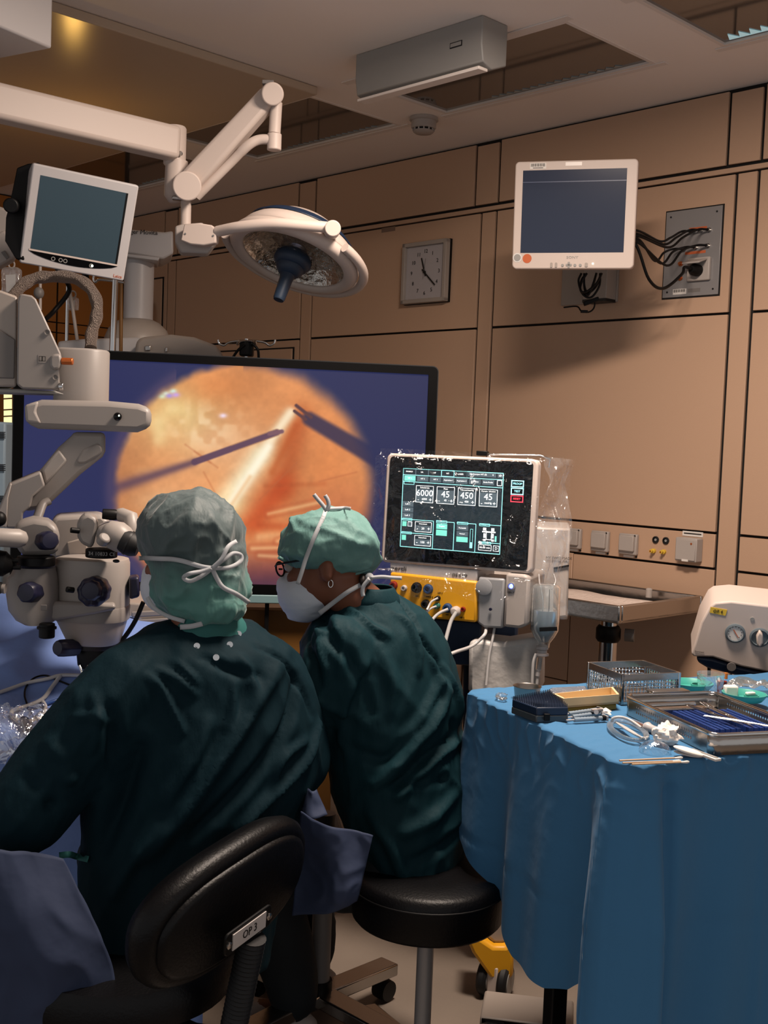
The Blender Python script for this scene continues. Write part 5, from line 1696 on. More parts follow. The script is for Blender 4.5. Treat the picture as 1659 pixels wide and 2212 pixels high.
# binocular tube
slab('tube_housing', [(166, 1134), (176, 1116), (190, 1110), (206, 1118), (213, 1130), (204, 1172), (198, 1186), (174, 1174), (167, 1160)], 2.53, 0.09, 'scope', t, 0.014)
slab('tube_bridge', [(206, 1150), (214, 1138), (235, 1128), (254, 1132), (254, 1168), (246, 1182), (212, 1182)], 2.52, 0.09, 'scope', t, 0.014)
MB().tube([at(228, 1160, 2.46), at(218, 1172, 2.47)], 0.013, 20).build('tube_slider', 'scope', t, smooth=40, bevel=0.004)
MB().chain([at(250, 1156, 2.50), at(266, 1166, 2.50)], [0.033, 0.031], 28).build('eyepiece_barrel', 'scope_light', t, smooth=60)
MB().tube([at(264, 1166, 2.49), at(276, 1172, 2.49), at(288, 1178, 2.49), at(300, 1183, 2.49)], [0.024, 0.0265, 0.0265, 0.020], 28).build('eyepiece_ring', 'rubber', t, smooth=40)
MB().tube([at(276, 1172, 2.49), at(280, 1174, 2.49)], [0.028, 0.028], 36).build('eyepiece_knurl', 'dark', t, smooth=40)
MB().chain([at(262, 1112, 2.55), at(282, 1118, 2.54), at(286, 1150, 2.53)], [0.016, 0.017, 0.018], 20).build('tube_support', 'scope_light', t, smooth=60)
MB().tube([at(221, 1110, 2.54), at(246, 1112, 2.545), at(256, 1113, 2.55)], [0.0115, 0.0125, 0.011], 24).build('width_knob', 'black', t, smooth=40, bevel=0.002)
MB().tube([at(152, 1145, 2.51), at(172, 1147, 2.52)], 0.0062, 14).build('lock_pin', 'black', t, smooth=40, bevel=0.002)
# co-observer at the left
slab('observer_head', [(27, 1148), (40, 1130), (72, 1121), (105, 1126), (124, 1140), (129, 1158), (126, 1188), (118, 1200), (48, 1202), (34, 1180)], 2.56, 0.12, 'scope', t, 0.02)
MB().chain([at(-20, 1160, 2.47), at(40, 1163, 2.50)], [0.020, 0.021], 20).build('observer_handle', 'scope_light', t, smooth=60)
MB().ell(at(-2, 1121, 2.52), (0.016, 0.016, 0.017), 20, 12).build('black_ball', 'black', t, smooth=180)
cyv(78, 1201, 1222, 2.56, 40, 40).build('observer_ring', 'black', t, smooth=40, bevel=0.003)
MB().loft([[Vector((at(70, y, 2.58).x + (cx + rx * math.cos(q)) * k, 2.58 + 45 * k * math.sin(q), at(70, y, 2.58).z)) for q in [2 * math.pi * i / 36 for i in range(36)]] for y, cx, rx in ((1345, 12, 28), (1338, 8, 42), (1318, 2, 52), (1285, 0, 55), (1250, 0, 54), (1240, 4, 48), (1224, 6, 42))]).build('observer_body', 'scope', t, smooth=60)
slab('observer_shelf', [(60, 1330), (120, 1342), (200, 1328), (250, 1318), (250, 1305), (120, 1300)], 2.56, 0.08, 'scope', t, 0.012)
knob_px('observer_knob', 107, 1168, 2.515, 20, 0.05, 'navy', t, (0.5, -0.85, 0.1), 7)
knob_px('observer_zoom', 58, 1280, 2.505, 22, 0.05, 'navy', t, (-0.1, -0.98, 0.1), 7)
slab('small_badge', [(88, 1307), (101, 1307), (101, 1319), (88, 1319)], 2.520, 0.004, 'grey_mid', t, 0.001)
MB().tube([at(-20, 1215, 2.50), at(10, 1218, 2.50), at(20, 1220, 2.51)], [0.030, 0.028, 0.018], 24).build('left_eyepiece', 'black', t, smooth=40)
for (x, y) in ((32, 1211), (36, 1226)):
    MB().tube([at(x - 7, y, 2.50), at(x + 8, y, 2.50)], 0.005, 12).build('small_pin', 'black', t, smooth=40)
MB().tube([at(-20, 1268, 2.50), at(12, 1272, 2.50)], 0.011, 16).build('white_stub', 'scope', t, smooth=40)
MB().tube([at(-20, 1268, 2.49), at(2, 1270, 2.49)], 0.013, 16).build('dark_stub', 'dark', t, smooth=40)
cable('scope_cable', [at(310, 1300, 2.66), at(290, 1345, 2.66), at(262, 1385, 2.66), at(240, 1400, 2.64)], 0.0055, 'black', 'black cable curving from the microscope behind the nearer surgeon')
# cream slatted unit seen between microscope and surgeon
t = T('slatted_cabinet', 'cream slatted equipment cabinet behind the microscope and the nearer surgeon', 'cabinet', at(310, 1700, 3.0))
slab('body', [(258, 1300), (400, 1310), (400, 1700), (258, 1700)], 3.02, 0.25, 'offwhite', t, 0.006)
for i in range(7):
    y = 1318 + i * 17
    slab('slat', [(284, y + 4), (400, y - 2), (400, y + 10), (284, y + 16)], 3.0, 0.012, 'scope', t, 0.003)
slab('corner_post', [(258, 1300), (272, 1300), (272, 1700), (258, 1700)], 3.005, 0.03, 'grey', t, 0.003)
# ================================================================== instrument table under a blue drape
ZT = 0.90
E1, E2 = Vector((0.918, 0.396, 0)), Vector((-0.396, 0.918, 0))
TC = on_z(1352, 1657, ZT)
TL_, TW_ = 1.25, 0.612


def tb(a, b, z=0.0):
    p = TC + E1 * a + E2 * b
    return Vector((p.x, p.y, ZT + z))


def tpx(px, py, z=0.0):
    return on_z(px, py, ZT + z)


t = T('instrument_table', 'black framed instrument table standing under the blue drape', 'table', tb(0.6, 0.3, -ZT))
MB().box(tb(0.62, 0.306, -0.025), (1.18, 0.56, 0.03), (E1, E2, Vector((0, 0, 1)))).build('tabletop', 'steel', t, bevel=0.003)
for a in (0.03, 1.20):
    for b in (0.235,):
        MB().box(tb(a, b, -0.47), (0.035, 0.035, 0.86), (E1, E2, Vector((0, 0, 1)))).build('leg', 'black', t, bevel=0.003)
        MB().box(tb(a, 0.30, -0.88), (0.05, 0.46, 0.04), (E1, E2, Vector((0, 0, 1)))).build('foot', 'black', t, bevel=0.004)
MB().box(tb(0.62, 0.235, -0.82), (1.14, 0.03, 0.03), (E1, E2, Vector((0, 0, 1)))).build('stretcher', 'black', t)
# drape: rounded outline, each outline point carries a falling fold profile
outl = []
RC = 0.03


def arc(ca, cb, a0, n):
    for i in range(n + 1):
        q = math.radians(a0 + 90 * i / n)
        outl.append((ca + RC * math.cos(q), cb + RC * math.sin(q), math.cos(q), math.sin(q)))


def line(a0, b0, a1, b1, na, nb, n):
    for i in range(1, n):
        s = i / n
        outl.append((a0 + (a1 - a0) * s, b0 + (b1 - b0) * s, na, nb))


arc(RC, TW_ - RC, 90, 8)                    # far left corner
line(0, TW_ - RC, 0, RC, -1, 0, 120)         # left side, towards viewer
arc(RC, RC, 180, 18)                        # near corner
line(RC, 0, TL_ - RC, 0, 0, -1, 160)         # front side
arc(TL_ - RC, RC, 270, 8)
line(TL_, RC, TL_, TW_ - RC, 1, 0, 30)
arc(TL_ - RC, TW_ - RC, 0, 8)
line(TL_ - RC, TW_, RC, TW_, 0, 1, 60)
NO = len(outl)
NZ = 60
rings = []
L = 0.0
prev = None
arcl = []
for (a, b, na, nb) in outl:
    if prev is not None:
        L += math.hypot(a - prev[0], b - prev[1])
    arcl.append(L)
    prev = (a, b)
corner_s = None
for i, (a, b, na, nb) in enumerate(outl):
    if corner_s is None and abs(na + 0.707) < 0.06 and abs(nb + 0.707) < 0.06:
        corner_s = arcl[i]


def hemz(s):
    d = s - corner_s
    if d < -0.03:
        h = float(np.interp(-d, [0.03, 0.06, 0.10, 0.15, 0.20, 0.26, 0.32, 0.373, 0.413, 0.5, 0.6], [0.50, 0.42, 0.44, 0.48, 0.497, 0.49, 0.486, 0.446, 0.42, 0.36, 0.30]))
    else:
        h = 0.86 - 0.05 * math.exp(-(d / 0.06) ** 2)
        if d > 1.25:
            h = 0.30
    return h


for j in range(NZ):
    f_ = (j / (NZ - 1)) ** 1.5
    ring = []
    for i, (a, b, na, nb) in enumerate(outl):
        s = arcl[i]
        d = s - corner_s
        drop = hemz(s) * f_
        g = min(1.0, drop / 0.30)
        off = 0.004 + 0.010 * g
        fold = 0.016 * math.sin(s * 21 + 0.6) + 0.010 * math.sin(s * 43 + 1.7 + drop * 3) + 0.012 * noise.noise(Vector((s * 9, drop * 2.2, 3.1)))
        off += fold * g * (0.7 if nb < -0.5 else 1.0)
        # bulging cone folds next to the near corner
        cone = math.exp(-((d + 0.03) / 0.035) ** 2) * 0.045 * (drop / 0.86) ** 0.8 + math.exp(-((d - 0.05) / 0.03) ** 2) * 0.03 * g
        groove = -math.exp(-((d - 0.085) / 0.016) ** 2) * 0.020 * min(1, drop / 0.05) + -math.exp(-((d + 0.10) / 0.02) ** 2) * 0.015 * g
        off += cone + groove
        # crumpled upper edge
        cr = (0.010 * ridge(noise.noise(Vector((s * 22, drop * 20, 9.0)))) ** 2) * math.exp(-drop / 0.07)
        z = -drop + 0.0015 * math.sin(s * 60) * (j == 0)
        off += cr
        off -= 0.0035 * math.exp(-((drop - 0.30 - 0.02 * math.sin(s * 3)) / 0.006) ** 2) + 0.0035 * math.exp(-((drop - 0.60) / 0.006) ** 2)
        for sv in (0.30, 0.52):
            off += 0.005 * math.exp(-((d - sv) / 0.008) ** 2) * g
        if j == 0:
            off = 0.0
        ring.append(tb(a + na * off, b + nb * off, 0.004 + z + (0.0 if j else 0.002)))
    rings.append(ring)
# top surface: rings shrinking to the centre
tops = []
for k_ in range(1, 22):
    s_ = 1 - k_ / 22
    ring = []
    for (a, b, na, nb) in outl:
        aa, bb_ = 0.62 + (a - 0.62) * s_, 0.306 + (b - 0.306) * s_
        zz = 0.006 + 0.0025 * noise.noise(Vector((aa * 9, bb_ * 9, 0.5))) * (1 if s_ < 0.97 else 0.3)
        if s_ > 0.93:
            zz += 0.006 * ridge(noise.noise(Vector((aa * 28, bb_ * 28, 2.0)))) ** 2
        ring.append(tb(aa, bb_, zz))
    tops.append(ring)
rings = tops[::-1] + rings
dr = MB()
dr.loft(rings, caps=False)
n0 = len(dr.v)
cidx = len(dr.v)
dr.v.append(tb(0.62, 0.306, 0.006))
dr.f += [(i, cidx, (i + 1) % NO) for i in range(NO)]
o = dr.build('table_drape', 'drape', None, smooth=180)
tag(o, 'blue disposable cloth draped over the instrument table', 'drape')
ZD = 0.0085


def tz(px, py, h=0.0):
    return tpx(px, py, ZD + h)


UPV = Vector((0, 0, 1))
# perforated steel instrument tray
p_nl, p_nr = tz(1530, 1632), None
c_far = tz(1347, 1540)
c_near = tz(1540, 1632)
dirL = (c_near - c_far)
La = dirL.length
dl = dirL.normalized()
dn = Vector((-dl.y, dl.x, 0))
if dn.dot(Vector((1, 0.6, 0))) < 0:
    dn = -dn
THh = 0.037
TLn, TWn = La, (tpx(1507, 1490, 0.0085 + THh) - tpx(1333, 1504, 0.0085 + THh)).dot(dn)
t = T('instrument_tray', 'perforated steel sterilising tray with fold down handle and blue bristle mats', 'tray', c_far)


def tr_(a, b, z=0.0):
    return c_far + dl * a + dn * b + UPV * z


AX3 = (dl, dn, UPV)
MB().box(tr_(TLn / 2, TWn / 2, 0.003), (TLn - 0.01, TWn - 0.01, 0.004), AX3).build('floor_sheet', 'steel', t)
# walls with real holes
def holed_wall(name, A, B, hgt, holes, par):
    """vertical sheet from A to B with rows of round holes (faces left out, octagon holes)"""
    L_ = (B - A).length
    d_ = (B - A).normalized()
    nrm_ = d_.cross(UPV)
    x0, x1, n, zr = holes
    bm_v, bm_f = [], []
    idx = {}

    def vid(x, z):
        kx = (round(x, 5), round(z, 5))
        if kx not in idx:
            idx[kx] = len(bm_v)
            bm_v.append(A + d_ * x + UPV * z)
        return idx[kx]
    cw = (x1 - x0) / n
    zs = [0.0, zr[0], (zr[0] + zr[1]) / 2, zr[1], hgt]
    xs = [0.0] + [x0 + i * cw for i in range(n + 1)] + [L_]
    for iz in (0, 3):
        for ix in range(len(xs) - 1):
            bm_f.append((vid(xs[ix], zs[iz]), vid(xs[ix + 1], zs[iz]), vid(xs[ix + 1], zs[iz + 1]), vid(xs[ix], zs[iz + 1])))
    for iz in (1, 2):
        z0_, z1_ = zs[iz], zs[iz + 1]
        for ix in (0, len(xs) - 2):
            bm_f.append((vid(xs[ix], z0_), vid(xs[ix + 1], z0_), vid(xs[ix + 1], z1_), vid(xs[ix], z1_)))
        for i in range(n):
            xa, xb = x0 + i * cw, x0 + (i + 1) * cw
            cx_, cz_ = (xa + xb) / 2, (z0_ + z1_) / 2
            r_ = min(cw, z1_ - z0_) * 0.34
            oc = [vid(cx_ + r_ * math.cos(math.radians(q)), cz_ + r_ * math.sin(math.radians(q))) for q in (225, 270, 315, 0, 45, 90, 135, 180)]
            c_ = [vid(xa, z0_), vid(xb, z0_), vid(xb, z1_), vid(xa, z1_)]
            bm_f += [(c_[0], c_[1], oc[2], oc[1], oc[0]), (c_[1], c_[2], oc[4], oc[3], oc[2]), (c_[2], c_[3], oc[6], oc[5], oc[4]), (c_[3], c_[0], oc[0], oc[7], oc[6])]
    mb = MB()
    mb.v, mb.f = bm_v, bm_f
    return mb.build(name, 'steel', par, solid=0.0014)


holed_wall('perforated_wall', tr_(0.02, 0), tr_(TLn - 0.02, 0), THh, (0.03, TLn - 0.09, 26, (0.008, 0.030)), t)
holed_wall('perforated_wall', tr_(0.02, TWn), tr_(TLn - 0.02, TWn), THh, (0.03, TLn - 0.09, 26, (0.008, 0.030)), t)


def tray_arc(ca, cb, a0):
    return [tr_(ca + 0.02 * math.cos(math.radians(a0 + 9 * i)), cb + 0.02 * math.sin(math.radians(a0 + 9 * i))) for i in range(11)]


endn = tray_arc(TLn - 0.02, 0.02, -90) + tray_arc(TLn - 0.02, TWn - 0.02, 0)
endf = tray_arc(0.02, TWn - 0.02, 90) + tray_arc(0.02, 0.02, 180)
for nm_, e in (('end_wall', endn), ('end_wall', endf)):
    mb = MB()
    n_ = len(e)
    mb.add(e + [p + UPV * THh for p in e], [(i, i + 1, n_ + i + 1, n_ + i) for i in range(n_ - 1)])
    mb.build(nm_, 'steel', t, smooth=40, solid=0.0016)
rim = tray_arc(0.02, 0.02, 180) + tray_arc(TLn - 0.02, 0.02, -90) + tray_arc(TLn - 0.02, TWn - 0.02, 0) + tray_arc(0.02, TWn - 0.02, 90)
rim = [p + UPV * THh for p in rim]
MB().tube(rim + [rim[0]], 0.0042, 8).build('rolled_rim', 'chrome', t, smooth=60)
for b_ in (0.03, 0.075):
    MB().tube([tr_(0.055 + b_ * 0.0, 0.02, 0.012 + b_ * 0.2), tr_(0.055, TWn * 0.62, 0.012 + b_ * 0.2)], 0.006, 10).build('cross_bar', 'chrome', t, smooth=40)
MB().box(tr_(0.085, TWn * 0.35, 0.02), (0.02, TWn * 0.6, 0.02), AX3).build('cross_bar', 'steel', t, bevel=0.003)
hd = [tr_(-0.002, 0.06, THh - 0.004), tr_(-0.022, 0.065, THh - 0.002), tr_(-0.022, 0.155, THh - 0.002), tr_(-0.002, 0.16, THh - 0.004)]
MB().tube(hd, 0.0035, 8).build('handle_wire', 'chrome', t, smooth=60)
MB().box(tr_(-0.012, 0.11, THh + 0.004), (0.03, 0.09, 0.006), AX3).build('handle_plate', 'steel', t, bevel=0.002)
# bristle mats: two strips of soft blue fins
for k_, b0 in enumerate((0.055, 0.130)):
    mt = MB().box(tr_(0.10 + (TLn - 0.17) / 2, b0 + 0.025, 0.010), (TLn - 0.15, 0.062, 0.010), AX3).build('bristle_mat', 'blue_plastic', t, bevel=0.003)
    nf = 38
    fin = None
    for i in range(nf):
        p = tr_(0.105 + (TLn - 0.18) * i / (nf - 1), b0 + 0.025, 0.020)
        if fin is None:
            fm = MB()
            for q in range(5):
                fm.box(p + dn * (-0.024 + 0.012 * q) , (0.0022, 0.008, 0.014), AX3)
            fin = fm.build('bristle_fin', 'blue_brush', mt)
            p00 = p
        else:
            c = fin.copy()
            COL.objects.link(c)
            c.parent = mt
            c.location = p - p00
for i, (q0, q1) in enumerate((((0.12, 0.09), (0.34, 0.105)), ((0.14, 0.125), (0.36, 0.115)), ((0.24, 0.07), (0.37, 0.16)), ((0.10, 0.135), (0.20, 0.12)), ((0.30, 0.19), (0.385, 0.15)))):
    s_ = min(1.0, TLn / 0.42)
    it = T('fine_instrument', ['long steel forceps lying along the blue mats', 'straight steel instrument beside the long forceps', 'angled steel instrument across the near mat end', 'short steel clamp at the far mat end', 'slim steel scissors at the near end of the tray'][i], 'instrument', tr_(q0[0] * s_, q0[1], 0.036), 'fine instruments in the steel tray')
    A_, B_ = tr_(q0[0] * s_, q0[1], 0.037), tr_(q1[0] * s_, q1[1], 0.037)
    d_ = (B_ - A_).normalized()
    n_ = d_.cross(UPV) * 0.003
    MB().tube([A_ - n_, A_.lerp(B_, 0.4) - n_ * 1.6, B_], [0.0012, 0.0022, 0.0008], 8).build('arm', 'chrome', it, smooth=60)
    MB().tube([A_ + n_, A_.lerp(B_, 0.4) + n_ * 1.6, B_], [0.0012, 0.0022, 0.0008], 8).build('arm', 'chrome', it, smooth=60)
    MB().ell(A_.lerp(B_, 0.45), (0.004, 0.004, 0.002), 12, 6).build('pivot', 'chrome', it, smooth=180)
# wire mesh basket
BH_ = 0.066
zb = ZD + BH_
bf, bl_, br_ = tpx(1346, 1457, zb), tpx(1272, 1430, zb), tpx(1468, 1452, zb)
e_l, e_r = bl_ - bf, br_ - bf
BL_, BW_ = e_l.length, e_r.length
e_l.normalize()
e_r = (e_r - e_l * e_r.dot(e_l)).normalized()
b0 = bf - UPV * BH_
t = T('mesh_basket', 'steel wire mesh basket standing at the back of the table', 'basket', b0)


def bk(a, b, z):
    return b0 + e_l * a + e_r * b + UPV * z


for (A_, B_, nm_) in ((bk(0, 0, 0), bk(BL_, 0, 0), 0), (bk(0, 0, 0), bk(0, BW_, 0), 1), (bk(BL_, 0, 0), bk(BL_, BW_, 0), 2), (bk(0, BW_, 0), bk(BL_, BW_, 0), 3)):
    L_ = (B_ - A_).length
    d_ = (B_ - A_).normalized()
    mb = MB()
    nw = int(L_ / 0.009)
    for i in range(1, nw):
        mb.tube([A_ + d_ * (L_ * i / nw) + UPV * 0.004, A_ + d_ * (L_ * i / nw) + UPV * (BH_ - 0.014)], 0.0012, 4)
    for i in range(1, 7):
        mb.tube([A_ + UPV * (0.009 * i), B_ + UPV * (0.009 * i)], 0.0012, 4)
    tag(mb.build('wire_mesh', 'chrome', t), kind='stuff')
    MB().box((A_ + B_) / 2 + UPV * (BH_ - 0.008), (L_, 0.003, 0.016), (d_, d_.cross(UPV), UPV)).build('top_band', 'steel', t, bevel=0.001)
    MB().box(A_ + UPV * (BH_ / 2), (0.006, 0.006, BH_), (d_, d_.cross(UPV), UPV)).build('corner_post', 'chrome', t, bevel=0.001)
    MB().box((A_ + B_) / 2 + UPV * 0.003, (L_, 0.003, 0.006), (d_, d_.cross(UPV), UPV)).build('bottom_band', 'steel', t)
MB().box(bk(BL_ / 2, BW_ / 2, 0.002), (BL_, BW_, 0.002), (e_l, e_r, UPV)).build('base_sheet', 'steel', t)
MB().box(bk(0.004, BW_ * 0.99, BH_ / 2), (0.007, 0.007, BH_), (e_l, e_r, UPV)).build('corner_post', 'chrome', t)
# steel bowl
p = tz(1138, 1507)
t = T('steel_bowl', 'small round steel bowl behind the dark blue pin mat', 'bowl', p)
MB().lathe([(0.001, 0.0015), (0.022, 0.0015), (0.026, 0.004), (0.0285, 0.024), (0.031, 0.0265), (0.0315, 0.0255), (0.0295, 0.024), (0.027, 0.003), (0.022, 0.0), (0.001, 0.0)], p, n=40).build('shell', 'bowl_steel', t, smooth=50)
MB().ell(p + UPV * 0.010, (0.024, 0.024, 0.006), 20, 8).build('contents', mat('bowlmat', '#3a2e28', 0.4), t, smooth=180)
# dark blue pin mat box
c_ = [tz(1103, 1532), tz(1157, 1562), tz(1226, 1560), tz(1180, 1522)]
t = T('pin_mat', 'dark blue silicone pin mat in a shallow clear tray', 'mat', c_[1])
P4 = [tz(1104, 1541), tz(1158, 1561), tz(1227, 1560), tz(1186, 1524)]
MB().prism(P4, UPV * 0.014).build('tray', mat('traygrey', '#3f464c', 0.25), t, bevel=0.002)
P5 = [p + UPV * 0.014 for p in P4]
cen = sum(P5, Vector()) / 4
MB().prism([cen.lerp(p, 0.985) for p in P5], UPV * 0.016).build('mat_block', 'blue_dark', t, bevel=0.002)
pins = MB()
q0, q1, q2, q3 = [cen.lerp(p, 0.93) + UPV * 0.015 for p in P5]
for i in range(20):
    for j in range(14):
        s_, r_ = i / 19, j / 13
        p = q0.lerp(q3, s_).lerp(q1.lerp(q2, s_), r_)
        pins.tube([p, p + UPV * 0.0075], [0.0013, 0.0009], 5)
tag(pins.build('pins', 'blue_dark', t, smooth=60), kind='stuff')
MB().box((P4[1] + P4[2]) / 2 + UPV * 0.012 + Vector((-0.012, -0.008, 0)), (0.012, 0.006, 0.014)).build('clasp', 'black', t, bevel=0.001)
# beige instrument dish
P4 = [tz(1193, 1532), tz(1215, 1543), tz(1336, 1533), tz(1322, 1516)]
t = T('beige_dish', 'long beige dish on a brown base before the mesh basket', 'tray', P4[1])
cen = sum(P4, Vector()) / 4
MB().prism([cen.lerp(p, 0.93) for p in P4], UPV * 0.012).build('base', 'brown_tray', t, bevel=0.002)
d0 = [cen.lerp(p, 1.0) + UPV * 0.013 for p in P4]
mb = MB()
for i in range(4):
    a, b_ = d0[i], d0[(i + 1) % 4]
    ai, bi = cen.lerp(a, 0.93), cen.lerp(b_, 0.93)
    ai.z, bi.z = a.z, b_.z
    mb.prism([a, b_, bi, ai], UPV * 0.020)
mb.prism(d0, UPV * 0.004)
mb.build('dish', 'beige_tray', t)
MB().box(cen + UPV * 0.022 + Vector((0.03, 0.0, 0)), (0.05, 0.012, 0.006), (E1, E2, UPV)).build('item', 'beige_tray', t, bevel=0.002)
MB().ell(cen + UPV * 0.020 + Vector((-0.055, 0.0, 0)), (0.008, 0.006, 0.006), 12, 8).build('item', 'dark', t, smooth=180)
# syringes
for i, (a, b_) in enumerate((((1228, 1542), (1292, 1533)), ((1236, 1549), (1300, 1540)), ((1240, 1555), (1305, 1551)))):
    A_, B_ = tz(*a, 0.006), tz(*b_, 0.006)
    d_ = (B_ - A_).normalized()
    t = T('syringe', ['farthest', 'middle', 'nearest'][i] + ' of three clear syringes lying between blue mat and steel tray', 'syringe', A_, 'clear syringes on the table')
    MB().tube([A_, B_], 0.0048, 14).build('barrel', mat('syringe%d' % i, '#aebcc6', 0.15, trans=0.5), t, smooth=40)
    MB().tube([A_ - d_ * 0.018, A_], 0.0018, 8).build('nozzle', 'white_cool', t, smooth=40)
    MB().tube([B_ - d_ * 0.006, B_ + d_ * 0.002], 0.0056, 14).build('piston', 'black', t, smooth=40)
    MB().box(B_ + d_ * 0.004, (0.003, 0.016, 0.010), (d_, d_.cross(UPV), UPV)).build('finger_flange', 'white_cool', t)
    for k_ in range(6):
        MB().tube([A_.lerp(B_, 0.2 + 0.1 * k_) + UPV * 0.0046, A_.lerp(B_, 0.2 + 0.1 * k_) + UPV * 0.0052], 0.0012, 6).build('tick', 'ink', t)
t = T('connector_cluster', 'small white stopcock lying on the syringes', 'connector', tz(1292, 1538))
MB().box(tz(1290, 1534, 0.018), (0.026, 0.006, 0.006), (E1, E2, UPV)).build('lever', 'white', t, bevel=0.001)
MB().cyl(tz(1288, 1538, 0.004), tz(1288, 1538, 0.020), 0.005, 12).build('body', 'white_cool', t, smooth=40)
MB().tube([tz(1278, 1540, 0.010), tz(1300, 1536, 0.010)], 0.003, 10).build('ports', 'black', t, smooth=40)


def crumple(name, label, cat, c, r, m, seed, flat=0.6, res=20):
    t_ = MB()
    c = Vector(c)
    rings_ = []
    for j in range(res // 2 + 1):
        th_ = math.pi * (j + 0.01 * (j == 0) - 0.01 * (j == res // 2)) / (res // 2)
        ring = []
        for i in range(res):
            ph = 2 * math.pi * i / res
            d_ = Vector((math.sin(th_) * math.cos(ph), math.sin(th_) * math.sin(ph), -math.cos(th_)))
            q = 1 + 0.55 * noise.noise(d_ * 2.3 + Vector((seed, 0, 0))) + 0.25 * noise.noise(d_ * 5 + Vector((seed, 3, 0)))
            p_ = d_ * r * q
            ring.append(Vector((c.x + p_.x, c.y + p_.y, max(c.z, c.z + r * flat + p_.z * flat))))
        rings_.append(ring)
    t_.loft(rings_)
    o_ = t_.build(name, m, None, smooth=50)
    tag(o_, label, cat)
    return o_


crumple('gauze_ball', 'crumpled white gauze pad beside the steel tray', 'gauze', tz(1437, 1607), 0.024, 'gauze', 1.7, 0.75, 28)
crumple('gauze_scrap', 'small white crumpled scrap at the syringe ends', 'gauze', tz(1306, 1546), 0.012, 'gauze', 4.1)
crumple('clear_ampoule', 'clear plastic ampoule on the left table edge by the steel bowl', 'ampoule', tz(1083, 1512), 0.012, 'clear', 5.5)
# coiled clear tubing and irrigation handle
def loop_tube(name, label, pts, r, m, cat='tubing', lift=0.004):
    o_ = MB().tube(spline([tz(x, y, lift + (q if isinstance(q, float) else 0)) for x, y, q in pts], 8), r, 8).build(name, m, None, smooth=60)
    tag(o_, label, cat)
    return o_


for i in range(4):
    pts = []
    for k_ in range(15):
        q = 2 * math.pi * k_ / 14 + i * 0.4
        pts.append((1357 + (44 - 3 * i) * math.cos(q), 1578 + (20 - 1.5 * i) * math.sin(q) + 14 * math.cos(q) * 0.8, 0.002 * i))
    loop_tube('tubing_loop', ['outermost', 'second', 'third', 'innermost'][i] + ' loop of clear coiled tubing on the blue table', pts, 0.0022, 'clear')
for i in range(3):
    pts = [(1330 + 6 * i, 1560 + 3 * i, 0.004), (1352 + 6 * i, 1575 + 2 * i, 0.008), (1378 + 5 * i, 1590 + 2 * i, 0.006), (1396 + 2 * i, 1598 - 3 * i, 0.003)]
    loop_tube('tubing_strand', ['upper', 'middle', 'lower'][i] + ' straight strand crossing the coiled clear tubing', pts, 0.0022, 'tubing')
loop_tube('tubing_arch', 'clear tube arching from the coil towards the steel tray', [(1322, 1562, 0.002), (1324, 1552, 0.012), (1340, 1549, 0.016), (1362, 1556, 0.012), (1385, 1572, 0.004)], 0.003, 'tubing')
A_, B_, C_ = tz(1366, 1558, 0.006), tz(1395, 1570, 0.008), tz(1430, 1582, 0.008)
t = T('irrigation_handle', 'clear and white irrigation handle beside the steel tray', 'handle', A_)
MB().tube([A_, B_], 0.0055, 14).build('barrel', 'clear', t, smooth=40)
MB().tube([A_, B_], 0.0018, 8).build('needle', 'copper', t, smooth=40)
MB().tube([B_, B_.lerp(C_, 0.12), B_.lerp(C_, 0.2), B_.lerp(C_, 0.45), C_], [0.009, 0.011, 0.009, 0.0075, 0.0075], 16).build('grip', 'white_cool', t, smooth=50)
# eye shield, lid dish, sticks, strip
c_ = tz(1415, 1622)
t = T('eye_shield', 'clear dome shaped eye shield near the table corner', 'shield', c_)
MB().lathe([(0.0295, 0.0), (0.0285, 0.004), (0.024, 0.011), (0.014, 0.017), (0.001, 0.019)], c_, n=32, caps=False).build('dome', film('shieldfilm', gloss=0.08, rough=0.05), t, smooth=60)
c_ = tz(1488, 1632)
t = T('white_swab', 'flat white oval pad leaning near the tray corner', 'pad', c_)
MB().ell(c_ + UPV * 0.008, (0.030, 0.018, 0.005), 28, 8, Matrix.Rotation(0.25, 3, 'Y')).build('pad', 'gauze', t, smooth=180)
MB().ell(c_ + UPV * 0.003, (0.028, 0.017, 0.003), 28, 8, Matrix.Rotation(0.12, 3, 'Y')).build('backing', 'white_cool', t, smooth=180)
for i, (a, b_) in enumerate((((1338, 1643), (1470, 1637)), ((1345, 1648), (1466, 1644)), ((1365, 1651), (1484, 1646)))):
    A_, B_ = tz(*a, 0.002), tz(*b_, 0.002)
    t = T('cotton_stick', ['topmost', 'middle', 'lowest'][i] + ' of three wooden cotton sticks by the near table edge', 'swab stick', A_, 'wooden sticks on the table edge')
    MB().tube([A_, B_], 0.0016, 8).build('stick', 'wood', t, smooth=60)
    MB().tube([B_ - (B_ - A_).normalized() * 0.012, B_, B_ + (B_ - A_).normalized() * 0.004], [0.0016, 0.0028, 0.0015], 8).build('cotton_tip', 'gauze', t, smooth=60)
A_, B_ = tz(1492, 1620, 0.003), tz(1552, 1642, 0.003)
t = T('paper_strip', 'long pale wrapped strip under the near corner of the tray', 'package', A_)
d_ = (B_ - A_).normalized()
MB().box((A_ + B_) / 2, ((B_ - A_).length, 0.014, 0.005), (d_, d_.cross(UPV), UPV)).build('sleeve', 'paper', t, bevel=0.001)
MB().box((A_ + B_) / 2 + UPV * 0.0028, ((B_ - A_).length * 0.9, 0.006, 0.002), (d_, d_.cross(UPV), UPV)).build('content', 'grey', t)
t = T('clear_package', 'clear plastic package with metal piece behind the beige dish', 'package', tz(1230, 1512))
